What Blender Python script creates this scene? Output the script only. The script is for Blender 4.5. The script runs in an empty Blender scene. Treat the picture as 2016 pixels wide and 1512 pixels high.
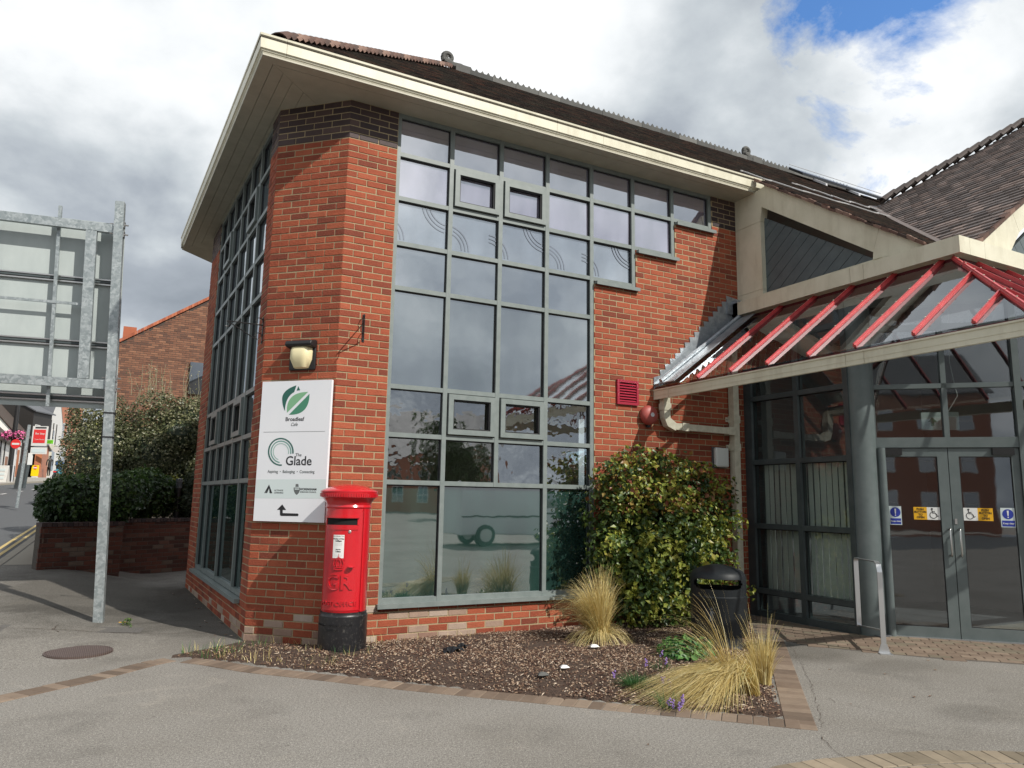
import bpy, bmesh, math, random
from mathutils import Vector, Matrix, Quaternion
from math import sin, cos, pi, radians, sqrt, atan2
random.seed(7)
SC = bpy.context.scene
COL = SC.collection

# ---------------------------------------------------------------- camera
CAMP = Vector((-1.9263, -7.6219, 1.4753)); YAW, PIT, ROL = 0.4843, 0.1555, 0.0169
Fv = Vector((sin(YAW)*cos(PIT), cos(YAW)*cos(PIT), sin(PIT)))
Rv = Fv.cross(Vector((0, 0, 1))).normalized(); Uv = Rv.cross(Fv)
R2 = Rv*cos(ROL)+Uv*sin(ROL); U2 = -Rv*sin(ROL)+Uv*cos(ROL)
cd = bpy.data.cameras.new('camera'); cam = bpy.data.objects.new('camera', cd); COL.objects.link(cam)
cam.matrix_world = Matrix(((R2.x, U2.x, -Fv.x, CAMP.x), (R2.y, U2.y, -Fv.y, CAMP.y), (R2.z, U2.z, -Fv.z, CAMP.z), (0, 0, 0, 1)))
cd.sensor_width = 36; cd.lens = 1454.667/2016*36; cd.clip_start = 0.05; cd.clip_end = 2000
SC.camera = cam

# ---------------------------------------------------------------- world + sun
SUN = Vector((0.45, -1.0, 1.0)).normalized()
W = bpy.data.worlds.new('World'); SC.world = W; W.use_nodes = True
nt = W.node_tree; N = nt.nodes; L = nt.links
for n in list(N): N.remove(n)
def wn(t, **k):
    n = N.new(t)
    for a, b in k.items(): setattr(n, a, b)
    return n
out = wn('ShaderNodeOutputWorld'); bg = wn('ShaderNodeBackground'); bg.inputs['Strength'].default_value = 0.1
L.new(bg.outputs[0], out.inputs[0])
sky = wn('ShaderNodeTexSky', sky_type='NISHITA', sun_disc=False)
sky.sun_elevation = math.asin(SUN.z); sky.sun_rotation = atan2(SUN.x, SUN.y)
tc = wn('ShaderNodeTexCoord'); nrm = wn('ShaderNodeVectorMath', operation='NORMALIZE'); L.new(tc.outputs['Generated'], nrm.inputs[0])
sep = wn('ShaderNodeSeparateXYZ'); L.new(nrm.outputs[0], sep.inputs[0])
def wm(op, a, b=None, clamp=False):
    n = wn('ShaderNodeMath', operation=op, use_clamp=clamp)
    for i, v in enumerate((a, b)):
        if v is None: continue
        if isinstance(v, (int, float)): n.inputs[i].default_value = v
        else: L.new(v, n.inputs[i])
    return n.outputs[0]
zc = wm('ADD', wm('MAXIMUM', sep.outputs[2], 0.0), 0.50)
cmb = wn('ShaderNodeCombineXYZ'); L.new(wm('DIVIDE', sep.outputs[0], zc), cmb.inputs[0]); L.new(wm('DIVIDE', sep.outputs[1], zc), cmb.inputs[1]); cmb.inputs[2].default_value = 3.3
def wnoise(scale, detail, rough=.55, dist=0.0, off=0.0):
    mp = wn('ShaderNodeMapping'); mp.inputs['Location'].default_value = (off, off*.7, off*.3); L.new(cmb.outputs[0], mp.inputs[0])
    n = wn('ShaderNodeTexNoise'); n.inputs['Scale'].default_value = scale; n.inputs['Detail'].default_value = detail
    n.inputs['Roughness'].default_value = rough; n.inputs['Distortion'].default_value = dist; L.new(mp.outputs[0], n.inputs['Vector'])
    return n.outputs['Fac']
def wramp(fac, els):
    r = wn('ShaderNodeValToRGB'); L.new(fac, r.inputs[0]); e = r.color_ramp.elements
    while len(e) < len(els): e.new(0.5)
    for i, (p, c) in enumerate(els): e[i].position = p; e[i].color = (*c, 1) if len(c) == 3 else c
    return r.outputs[0]
def wdir(v):
    d = wn('ShaderNodeVectorMath', operation='DOT_PRODUCT'); L.new(nrm.outputs[0], d.inputs[0]); d.inputs[1].default_value = v
    return d.outputs['Value']
def pixdir(u, v): return (Fv*1454.667+R2*(u-1008)-U2*(v-756)).normalized()
# cloud brightness: big soft masses plus finer structure, darker to the left of the street, brighter near the sun
big = wnoise(1.25, 5, .5, .25, 1.7); fine = wnoise(3.6, 10, .55, .15, 5.1)
den = wm('ADD', wm('MULTIPLY', big, .62), wm('MULTIPLY', fine, .38))
darkL = wm('POWER', wm('MAXIMUM', wdir(pixdir(60, 560)), 0.0), 7.0)
sunb = wm('POWER', wm('MAXIMUM', wdir(SUN), 0.0), 2.5)
litV = wm('POWER', wm('MAXIMUM', wdir(pixdir(1300, 200)), 0.0), 4.0)
val = wm('SUBTRACT', wm('ADD', den, wm('ADD', wm('MULTIPLY', sunb, .03), wm('MULTIPLY', litV, .055))), wm('ADD', wm('MULTIPLY', darkL, .062), .022))
cloud = wramp(val, [(.34, (2.6, 2.95, 3.4)), (.42, (3.8, 4.2, 4.7)), (.47, (5.4, 5.85, 6.2)), (.53, (8.1, 8.4, 8.6)), (.66, (12.0, 11.9, 11.8))])
gapA = wm('MULTIPLY', wm('POWER', wm('MAXIMUM', wdir(pixdir(1740, -60)), 0.0), 60.0), .29)
gap = wm('SUBTRACT', wm('ADD', wm('MULTIPLY', wnoise(3.6, 10, .62, .3, 4.4), 1.25), 0.06), gapA)
mask = wramp(gap, [(.36, (0, 0, 0)), (.50, (1, 1, 1))])
mx = wn('ShaderNodeMix', data_type='RGBA'); L.new(mask, mx.inputs[0])
skyb = wn('ShaderNodeVectorMath', operation='SCALE'); L.new(sky.outputs[0], skyb.inputs[0]); skyb.inputs['Scale'].default_value = 1.5
skt = wn('ShaderNodeMix', data_type='RGBA', blend_type='MULTIPLY'); skt.inputs[0].default_value = 1; skt.inputs[7].default_value = (.62, .95, 1.3, 1); L.new(skyb.outputs[0], skt.inputs[6])
L.new(skt.outputs[2], mx.inputs[6]); L.new(cloud, mx.inputs[7]); L.new(mx.outputs[2], bg.inputs[0])
sl = bpy.data.lights.new('sun', 'SUN'); sl.energy = 4.3; sl.angle = radians(.55); sl.color = (1, .95, .87)
so = bpy.data.objects.new('sun', sl); COL.objects.link(so); so.location = (10, -20, 20)
so.rotation_euler = (-SUN).to_track_quat('-Z', 'Y').to_euler()
SC.view_settings.view_transform = 'Standard'; SC.view_settings.look = 'None'; SC.view_settings.exposure = 0.18; SC.view_settings.gamma = 1
SC.render.engine = 'CYCLES'
SC.cycles.max_bounces = 8; SC.cycles.transparent_max_bounces = 16; SC.cycles.caustics_reflective = False; SC.cycles.caustics_refractive = False

# ---------------------------------------------------------------- material helpers
MATS = {}
class M:
    def __init__(s, name, base=(.5, .5, .5), rough=.7, metal=0, spec=.5):
        s.m = bpy.data.materials.new(name); s.m.use_nodes = True; s.t = s.m.node_tree; s.n = s.t.nodes; s.l = s.t.links
        s.b = s.n['Principled BSDF']; s.b.inputs['Base Color'].default_value = (*base, 1); s.b.inputs['Roughness'].default_value = rough
        s.b.inputs['Metallic'].default_value = metal; s.b.inputs['Specular IOR Level'].default_value = spec; MATS[name] = s
    def node(s, t, **k):
        n = s.n.new(t)
        for a, b in k.items(): setattr(n, a, b)
        return n
    def noise(s, scale, detail=5, rough=.6, dist=0, coord='Object', map_scale=None):
        c = s.node('ShaderNodeTexCoord'); n = s.node('ShaderNodeTexNoise'); v = c.outputs[coord]
        if coord == 'World':
            pass
        if map_scale:
            mp = s.node('ShaderNodeMapping'); mp.inputs['Scale'].default_value = map_scale; s.l.new(v, mp.inputs[0]); v = mp.outputs[0]
        s.l.new(v, n.inputs['Vector']); n.inputs['Scale'].default_value = scale; n.inputs['Detail'].default_value = detail
        n.inputs['Roughness'].default_value = rough; n.inputs['Distortion'].default_value = dist
        return n.outputs['Fac']
    def wnoise(s, scale, detail=5, rough=.6, dist=0, map_scale=None):
        g = s.node('ShaderNodeNewGeometry'); v = g.outputs['Position']
        if map_scale:
            mp = s.node('ShaderNodeMapping'); mp.inputs['Scale'].default_value = map_scale; s.l.new(v, mp.inputs[0]); v = mp.outputs[0]
        n = s.node('ShaderNodeTexNoise'); s.l.new(v, n.inputs['Vector']); n.inputs['Scale'].default_value = scale
        n.inputs['Detail'].default_value = detail; n.inputs['Roughness'].default_value = rough; n.inputs['Distortion'].default_value = dist
        return n.outputs['Fac']
    def ramp(s, f, els, interp='LINEAR'):
        r = s.node('ShaderNodeValToRGB'); s.l.new(f, r.inputs[0]); e = r.color_ramp.elements; r.color_ramp.interpolation = interp
        while len(e) < len(els): e.new(.5)
        for i, (p, c) in enumerate(els):
            e[i].position = p; e[i].color = (*c, 1) if not isinstance(c, (int, float)) else (c, c, c, 1)
        return r.outputs[0]
    def mix(s, f, a, b, mode='MIX'):
        n = s.node('ShaderNodeMix', data_type='RGBA', blend_type=mode)
        for i, v in ((0, f), (6, a), (7, b)):
            if isinstance(v, (int, float)): n.inputs[i].default_value = v if i == 0 else (v, v, v, 1)
            elif isinstance(v, tuple): n.inputs[i].default_value = (*v, 1)
            else: s.l.new(v, n.inputs[i])
        return n.outputs[2]
    def math(s, op, a, b=None, clamp=False):
        n = s.node('ShaderNodeMath', operation=op, use_clamp=clamp)
        for i, v in enumerate((a, b)):
            if v is None: continue
            if isinstance(v, (int, float)): n.inputs[i].default_value = v
            else: s.l.new(v, n.inputs[i])
        return n.outputs[0]
    def attr(s, name):
        a = s.node('ShaderNodeAttribute', attribute_name=name); return a
    def col(s, o): s.l.new(o, s.b.inputs['Base Color'])
    def rough(s, o): s.l.new(o, s.b.inputs['Roughness'])
    def bump(s, h, strength=.3, dist=.01):
        b = s.node('ShaderNodeBump'); b.inputs['Strength'].default_value = strength; b.inputs['Distance'].default_value = dist
        s.l.new(h, b.inputs['Height']); s.l.new(b.outputs[0], s.b.inputs['Normal']); return b

def tonemat(name, els, rough=.85, bs=40, bstr=.4, bd=.004, grime=None, spec=.3, spread=.25):
    m = M(name, rough=rough, spec=spec); a = m.attr('tone'); n = m.wnoise(bs, 6, .65)
    n2 = m.wnoise(bs*.18, 4, .6)
    f = m.math('ADD', a.outputs['Fac'], m.math('MULTIPLY', m.math('SUBTRACT', n, .5), spread))
    c = m.ramp(f, els)
    c = m.mix(m.math('MULTIPLY', m.math('SUBTRACT', n2, .35), .9, True), c, (.5, .5, .5), 'MULTIPLY') if grime is None else m.mix(m.math('MULTIPLY', m.math('SUBTRACT', n2, .4), 2.2, True), c, grime)
    m.col(c); m.bump(n, bstr, bd); return m
# brick: tone attribute 0..1 ; blue engineering bricks and pale bloomed bricks are separate fired colours
tonemat('brick_red', [(0, (.17, .045, .028)), (.3, (.26, .063, .034)), (.55, (.325, .080, .040)), (.8, (.36, .090, .044)), (1, (.385, .108, .056))], bs=55, bstr=1.0, bd=.007, spread=.55)
tonemat('brick_blue', [(0, (.032, .023, .026)), (.5, (.060, .040, .040)), (1, (.105, .068, .060))], bs=55, bstr=.6, bd=.004, rough=.6)
tonemat('brick_pale', [(0, (.26, .15, .11)), (.5, (.36, .26, .20)), (1, (.46, .38, .32))], bs=45, bstr=.8, bd=.005)
tonemat('brick_dark', [(0, (.060, .030, .024)), (.35, (.11, .042, .030)), (.7, (.15, .055, .038)), (1, (.16, .135, .105))], bs=45, bstr=.7, bd=.005)
tonemat('brick_far', [(0, (.11, .06, .045)), (.5, (.20, .095, .06)), (1, (.30, .15, .09))], bs=20, bstr=.3)
m = M('mortar', rough=.95); n = m.wnoise(90, 6, .7); m.col(m.ramp(n, [(.3, (.25, .195, .115)), (.7, (.43, .345, .21))])); m.bump(n, .5, .004)
m = M('mortar_dark', rough=.95); n = m.wnoise(60, 6, .7); m.col(m.ramp(n, [(.3, (.05, .042, .034)), (.7, (.15, .13, .11))]))
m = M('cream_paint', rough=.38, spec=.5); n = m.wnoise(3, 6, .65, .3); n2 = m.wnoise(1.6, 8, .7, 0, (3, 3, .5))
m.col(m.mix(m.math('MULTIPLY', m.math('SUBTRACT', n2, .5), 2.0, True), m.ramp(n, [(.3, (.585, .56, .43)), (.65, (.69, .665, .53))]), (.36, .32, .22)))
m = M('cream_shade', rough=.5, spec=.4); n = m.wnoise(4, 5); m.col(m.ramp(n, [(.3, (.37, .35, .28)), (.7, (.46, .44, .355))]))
m = M('cream_pipe', rough=.4); n = m.wnoise(14, 5); m.col(m.ramp(n, [(.3, (.50, .475, .37)), (.65, (.66, .63, .51))]))
m = M('grey_frame', rough=.42, spec=.5); n = m.wnoise(9, 6); m.col(m.ramp(n, [(.3, (.155, .185, .18)), (.7, (.205, .235, .228))]))
m = M('dark_frame', rough=.4, spec=.5); n = m.wnoise(6, 5); m.col(m.ramp(n, [(.3, (.045, .06, .063)), (.7, (.075, .09, .095))]))
m = M('door_frame', rough=.42, spec=.5); n = m.wnoise(6, 5); m.col(m.ramp(n, [(.3, (.10, .125, .125)), (.7, (.135, .16, .16))]))
m = M('gasket', (.01, .01, .012), .6)
m = M('red_bar', rough=.33, spec=.6); n = m.wnoise(12, 5); m.col(m.ramp(n, [(.3, (.42, .045, .05)), (.7, (.56, .08, .085))]))
m = M('red_deep', rough=.4); n = m.wnoise(12, 5); m.col(m.ramp(n, [(.3, (.07, .006, .012)), (.7, (.11, .009, .018))]))
m = M('vent_red', (.30, .012, .035), .4)
m = M('post_red', rough=.22, spec=.6); n = m.wnoise(20, 6, .6); n2 = m.wnoise(5, 4)
m.col(m.mix(m.math('MULTIPLY', m.math('SUBTRACT', n2, .45), 1.3, True), (.54, .010, .019), (.40, .009, .019))); m.bump(n, .10, .003)
m.b.inputs['Coat Weight'].default_value = .5; m.b.inputs['Coat Roughness'].default_value = .12
m = M('post_black', rough=.38, spec=.6); n = m.wnoise(35, 7, .7); m.col(m.ramp(n, [(.55, (.010, .010, .012)), (.75, (.10, .095, .085))])); m.bump(n, .25, .004)
m = M('bin_black', rough=.5, spec=.35); n = m.wnoise(60, 5); m.col(m.ramp(n, [(.3, (.008, .010, .012)), (.7, (.014, .017, .020))])); m.bump(n, .08, .002)
m = M('bin_grey', (.10, .11, .12), .4)
m = M('black_iron', (.012, .012, .013), .45)
m = M('black_void', (.004, .004, .004), .9)
m = M('white_sign', rough=.35); n = m.wnoise(1.5, 3); m.col(m.ramp(n, [(.3, (.74, .76, .80)), (.7, (.79, .80, .83))]))
m = M('white_plain', (.78, .78, .76), .5)
m = M('sign_band', (.62, .70, .70), .4)
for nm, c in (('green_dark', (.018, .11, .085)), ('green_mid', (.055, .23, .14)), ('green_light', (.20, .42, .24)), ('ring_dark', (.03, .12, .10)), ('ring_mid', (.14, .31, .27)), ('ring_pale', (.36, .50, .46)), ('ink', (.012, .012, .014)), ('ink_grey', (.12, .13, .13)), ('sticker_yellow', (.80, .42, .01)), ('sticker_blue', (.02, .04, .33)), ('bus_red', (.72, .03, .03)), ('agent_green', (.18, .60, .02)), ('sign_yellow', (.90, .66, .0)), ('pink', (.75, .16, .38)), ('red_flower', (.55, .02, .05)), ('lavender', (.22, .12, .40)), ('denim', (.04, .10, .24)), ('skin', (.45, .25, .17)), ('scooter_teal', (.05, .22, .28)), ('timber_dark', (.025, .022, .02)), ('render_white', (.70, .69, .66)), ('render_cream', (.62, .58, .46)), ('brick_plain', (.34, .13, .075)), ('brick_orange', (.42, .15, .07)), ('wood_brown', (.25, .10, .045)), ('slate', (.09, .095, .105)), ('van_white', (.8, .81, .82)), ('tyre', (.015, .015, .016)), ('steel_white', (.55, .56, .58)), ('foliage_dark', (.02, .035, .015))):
    M(nm, c, .5)
m = M('hot_dip_zinc', rough=.42, metal=.55, spec=.5); c = m.node('ShaderNodeTexCoord'); v = m.node('ShaderNodeTexVoronoi'); v.inputs['Scale'].default_value = 38
nn = m.node('ShaderNodeTexNoise'); nn.inputs['Scale'].default_value = 14; mxv = m.node('ShaderNodeMix', data_type='VECTOR'); mxv.inputs[0].default_value = .08
m.l.new(c.outputs['Object'], nn.inputs['Vector']); m.l.new(c.outputs['Object'], mxv.inputs[4]); m.l.new(nn.outputs['Color'], mxv.inputs[5]); m.l.new(mxv.outputs[1], v.inputs['Vector'])
sp = m.node('ShaderNodeSeparateColor'); m.l.new(v.outputs['Color'], sp.inputs[0]); m.col(m.ramp(sp.outputs[0], [(0, (.27, .31, .32)), (.5, (.34, .38, .39)), (1, (.45, .49, .50))])); m.rough(m.ramp(sp.outputs[1], [(0, .3), (1, .55)]))
m = M('aluminium', (.62, .63, .64), .3, .85)
m = M('alu_panel', rough=.5, metal=.15); n = m.wnoise(3.5, 7, .65, .3, (1.6, 1.6, .5)); m.col(m.ramp(n, [(.3, (.40, .45, .445)), (.7, (.47, .52, .51))]))
m = M('steel_brushed', (.55, .55, .54), .28, .9)
m = M('lead', rough=.38, metal=.6); n = m.wnoise(9, 7, .7, .6); m.col(m.ramp(n, [(.3, (.22, .25, .28)), (.6, (.40, .44, .47)), (.75, (.55, .58, .60))])); m.bump(n, .4, .01)
m = M('grey_board', rough=.5); n = m.wnoise(7, 5); m.col(m.ramp(n, [(.3, (.070, .092, .100)), (.7, (.095, .12, .128))]))
tonemat('roof_tile', [(0, (.030, .024, .024)), (.4, (.062, .045, .040)), (.8, (.105, .062, .048)), (1, (.17, .075, .05))], bs=18, bstr=.6, bd=.01, grime=(.065, .07, .055))
tonemat('roof_tile_blue', [(0, (.060, .050, .046)), (.6, (.14, .112, .10)), (1, (.27, .20, .17))], bs=18, bstr=.5, bd=.008, rough=.55)
tonemat('tile_hip', [(0, (.065, .045, .038)), (.5, (.14, .080, .062)), (1, (.24, .155, .12))], bs=18, bstr=.5, bd=.008)
tonemat('ridge_stone', [(0, (.07, .072, .07)), (1, (.17, .17, .16))], bs=25)
m = M('solar_black', (.010, .011, .014), .25)
m = M('cable_white', (.5, .5, .5), .5)
m = M('diffuser_yellow', (.74, .66, .40), .35); m.b.inputs['Subsurface Weight'].default_value = .0
m = M('bell_red', rough=.5); n = m.wnoise(12, 4); m.col(m.ramp(n, [(.3, (.30, .055, .045)), (.7, (.36, .08, .065))]))
m = M('lamp_white', (.62, .64, .62), .4)
tonemat('paver_brown', [(0, (.12, .088, .066)), (.5, (.18, .132, .098)), (1, (.26, .20, .15))], bs=60, bstr=.5, bd=.003)
tonemat('paver_buff', [(0, (.15, .125, .09)), (.5, (.24, .20, .145)), (1, (.32, .26, .19))], bs=60, bstr=.5, bd=.003)
tonemat('chip', [(0, (.035, .018, .014)), (.35, (.09, .045, .032)), (.62, (.17, .095, .06)), (.85, (.36, .26, .18)), (1, (.58, .48, .38))], bs=30, bstr=.3)
m = M('soil', rough=.95); n = m.wnoise(35, 8, .75); m.col(m.ramp(n, [(.3, (.030, .018, .012)), (.55, (.085, .052, .036)), (.72, (.20, .135, .09))])); m.bump(n, 1.0, .03)
# asphalt
m = M('asphalt', rough=.9, spec=.3)
fine_ = m.wnoise(120, 2, .75); mid = m.wnoise(48, 7, .75); patch = m.wnoise(.55, 6, .6, .3); st = m.wnoise(1.3, 7, .65, .4)
c = m.ramp(m.math('ADD', m.math('MULTIPLY', fine_, .6), m.math('MULTIPLY', mid, .4)), [(.35, (.072, .067, .060)), (.46, (.185, .174, .158)), (.56, (.285, .270, .245)), (.67, (.52, .50, .46))])
c = m.mix(m.math('MULTIPLY', m.math('SUBTRACT', patch, .40), 2.6, True), c, m.mix(1.0, c, (.72, .70, .67), 'MULTIPLY'))
c = m.mix(m.math('MULTIPLY', m.math('SUBTRACT', st, .55), 3.0, True), c, m.mix(1.0, c, (.52, .52, .52), 'MULTIPLY'))
# wear and damp stains; street-side ones also paint the building's shadow darker
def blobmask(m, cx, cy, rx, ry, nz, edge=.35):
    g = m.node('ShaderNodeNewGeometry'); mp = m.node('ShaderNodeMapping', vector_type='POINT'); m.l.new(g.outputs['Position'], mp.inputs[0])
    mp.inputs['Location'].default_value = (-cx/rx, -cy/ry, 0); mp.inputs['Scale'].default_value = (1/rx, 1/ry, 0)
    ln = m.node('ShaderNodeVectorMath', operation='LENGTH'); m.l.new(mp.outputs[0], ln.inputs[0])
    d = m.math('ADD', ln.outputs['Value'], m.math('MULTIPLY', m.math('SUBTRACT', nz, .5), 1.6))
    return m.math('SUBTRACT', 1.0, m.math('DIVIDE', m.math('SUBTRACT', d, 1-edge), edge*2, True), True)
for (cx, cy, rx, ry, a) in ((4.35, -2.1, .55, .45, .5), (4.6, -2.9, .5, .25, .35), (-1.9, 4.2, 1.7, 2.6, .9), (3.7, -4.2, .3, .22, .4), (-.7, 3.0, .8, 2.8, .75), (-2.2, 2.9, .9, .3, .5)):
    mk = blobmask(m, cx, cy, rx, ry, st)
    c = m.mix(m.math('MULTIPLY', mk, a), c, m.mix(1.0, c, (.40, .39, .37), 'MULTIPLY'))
gv = m.node('ShaderNodeNewGeometry'); vo = m.node('ShaderNodeTexVoronoi'); vo.inputs['Scale'].default_value = 2.3; m.l.new(gv.outputs['Position'], vo.inputs['Vector'])
gum = m.math('LESS_THAN', vo.outputs['Distance'], .035); c = m.mix(m.math('MULTIPLY', gum, .55), c, m.mix(1.0, c, (.45, .44, .42), 'MULTIPLY'))
pale = m.wnoise(2.1, 5, .6, 1.2); c = m.mix(m.math('MULTIPLY', m.math('SUBTRACT', pale, .60), 4.0, True), c, m.mix(1.0, c, (1.35, 1.32, 1.28), 'MULTIPLY'))
m.col(c); m.bump(m.math('ADD', m.math('MULTIPLY', fine_, .5), mid), .55, .006)
m = M('asphalt_road', rough=.85, spec=.3); n = m.wnoise(40, 6, .7); n2 = m.wnoise(.8, 4, .6, 0, (1, .2, 1))
m.col(m.mix(n2, m.ramp(n, [(.3, (.055, .058, .062)), (.7, (.12, .125, .13))]), (.085, .09, .095)))
m = M('asphalt_patch', rough=.9, spec=.3); n = m.wnoise(160, 5, .75); m.col(m.ramp(n, [(.35, (.055, .052, .048)), (.65, (.17, .16, .15))])); m.bump(n, .5, .004)
m = M('slab_pale', (.30, .28, .25), .85)
m = M('kerb_stone', (.30, .27, .22), .85)
m = M('line_yellow', (.48, .36, .14), .7)
m = M('line_white', (.62, .62, .60), .7)
m = M('manhole', rough=.6, metal=.3); wv = m.node('ShaderNodeTexWave'); wv.inputs['Scale'].default_value = 20; cc = m.node('ShaderNodeTexCoord'); m.l.new(cc.outputs['Object'], wv.inputs['Vector'])
m.col(m.ramp(wv.outputs['Fac'], [(.3, (.075, .052, .046)), (.7, (.14, .10, .088))])); m.bump(wv.outputs['Fac'], .6, .004)
# foliage
def leafmat(name, els, rough=.42, trans=.25):
    m = M(name, rough=rough, spec=.45); a = m.attr('tone'); c = m.ramp(a.outputs['Fac'], els); m.col(c)
    tr = m.node('ShaderNodeBsdfTranslucent'); m.l.new(c, tr.inputs[0]); mixs = m.node('ShaderNodeMixShader'); mixs.inputs[0].default_value = trans
    m.l.new(m.b.outputs[0], mixs.inputs[1]); m.l.new(tr.outputs[0], mixs.inputs[2]); m.l.new(mixs.outputs[0], m.n['Material Output'].inputs[0]); return m
leafmat('leaf_shrub', [(0, (.014, .034, .010)), (.35, (.050, .095, .020)), (.6, (.12, .17, .035)), (.8, (.30, .33, .05)), (.9, (.34, .30, .06)), (1, (.20, .05, .03))])
leafmat('leaf_tree', [(0, (.035, .045, .018)), (.4, (.085, .10, .042)), (.7, (.18, .185, .09)), (.92, (.38, .36, .24)), (1, (.40, .42, .08))], .35)
leafmat('leaf_low', [(0, (.012, .030, .010)), (.5, (.040, .085, .022)), (.9, (.10, .17, .036)), (1, (.13, .20, .04))])
leafmat('leaf_green', [(0, (.03, .09, .03)), (.6, (.08, .20, .05)), (1, (.14, .28, .07))])
leafmat('straw', [(0, (.26, .17, .06)), (.3, (.50, .38, .14)), (.7, (.70, .57, .25)), (.90, (.82, .72, .42)), (1, (.22, .30, .07))], .5, .2)
m = M('bark', rough=.9); n = m.wnoise(20, 6); m.col(m.ramp(n, [(.3, (.04, .025, .018)), (.7, (.11, .075, .05))]))

# ---------------------------------------------------------------- glass
def glassmat(name, body, refl, wav=.0, transp=None, rough=.02, ws=3.0, film=None):
    m = bpy.data.materials.new(name); m.use_nodes = True; t = m.node_tree; n = t.nodes; l = t.links; n.clear()
    o = n.new('ShaderNodeOutputMaterial'); g = n.new('ShaderNodeBsdfGlossy'); g.inputs['Roughness'].default_value = rough; g.inputs[0].default_value = (.93, .96, 1.0, 1)
    lw = n.new('ShaderNodeFresnel'); lw.inputs[0].default_value = 1.5
    mp = n.new('ShaderNodeMapRange'); l.new(lw.outputs[0], mp.inputs[0]); mp.inputs[1].default_value = .04; mp.inputs[2].default_value = 1; mp.inputs[3].default_value = refl; mp.inputs[4].default_value = 1
    mix = n.new('ShaderNodeMixShader'); 
    gbf = n.new('ShaderNodeNewGeometry'); inv = n.new('ShaderNodeMath'); inv.operation = 'SUBTRACT'; inv.inputs[0].default_value = 1; l.new(gbf.outputs['Backfacing'], inv.inputs[1])
    mu = n.new('ShaderNodeMath'); mu.operation = 'MULTIPLY'; l.new(mp.outputs[0], mu.inputs[0]); l.new(inv.outputs[0], mu.inputs[1])   # no second reflection from inside the sheet
    l.new(mu.outputs[0], mix.inputs[0]); l.new(g.outputs[0], mix.inputs[2]); l.new(mix.outputs[0], o.inputs[0])
    if transp is not None:
        tb = n.new('ShaderNodeBsdfTransparent'); tb.inputs[0].default_value = (*transp, 1); l.new(tb.outputs[0], mix.inputs[1])
    else:
        d = n.new('ShaderNodeBsdfDiffuse'); l.new(d.outputs[0], mix.inputs[1])
        geo = n.new('ShaderNodeNewGeometry'); mpp = n.new('ShaderNodeMapping'); mpp.inputs['Scale'].default_value = (2.2, 2.2, .7); l.new(geo.outputs['Position'], mpp.inputs[0])
        nz = n.new('ShaderNodeTexNoise'); nz.inputs['Scale'].default_value = 1.6; nz.inputs['Detail'].default_value = 5; l.new(mpp.outputs[0], nz.inputs['Vector'])
        r = n.new('ShaderNodeValToRGB'); l.new(nz.outputs['Fac'], r.inputs[0]); r.color_ramp.elements[0].position = .35; r.color_ramp.elements[1].position = .68
        r.color_ramp.elements[0].color = (*[v*.72 for v in body], 1); r.color_ramp.elements[1].color = (*[min(1, v*1.25) for v in body], 1); l.new(r.outputs[0], d.inputs[0])
    if wav:
        geo = n.new('ShaderNodeNewGeometry'); nz = n.new('ShaderNodeTexNoise'); nz.inputs['Scale'].default_value = ws; nz.inputs['Detail'].default_value = 2; l.new(geo.outputs['Position'], nz.inputs['Vector'])
        b = n.new('ShaderNodeBump'); b.inputs['Strength'].default_value = wav; b.inputs['Distance'].default_value = .02; l.new(nz.outputs['Fac'], b.inputs['Height']); l.new(b.outputs[0], g.inputs['Normal'])
    class G: pass
    s = G(); s.m = m; MATS[name] = s; return s
glassmat('glass_lilac', (.25, .235, .31), .50, .05, rough=.03)
glassmat('glass_film', (.16, .19, .23), .48, .04, rough=.02)
glassmat('glass_upper', (.055, .07, .085), .52, .06)
glassmat('glass_spandrel', (.065, .08, .078), .48, .06, rough=.04)
glassmat('glass_clear', None, .38, .13, (.75, .79, .78), ws=5)
glassmat('glass_green', (.020, .050, .042), .32, .02, rough=.02)
glassmat('glass_dark', None, .10, .04, (.80, .84, .82))
glassmat('glass_door', None, .15, .04, (.70, .74, .73), ws=2)
glassmat('glass_canopy', None, .16, .02, (.94, .95, .95))
glassmat('glass_far', (.03, .035, .04), .3)

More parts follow.
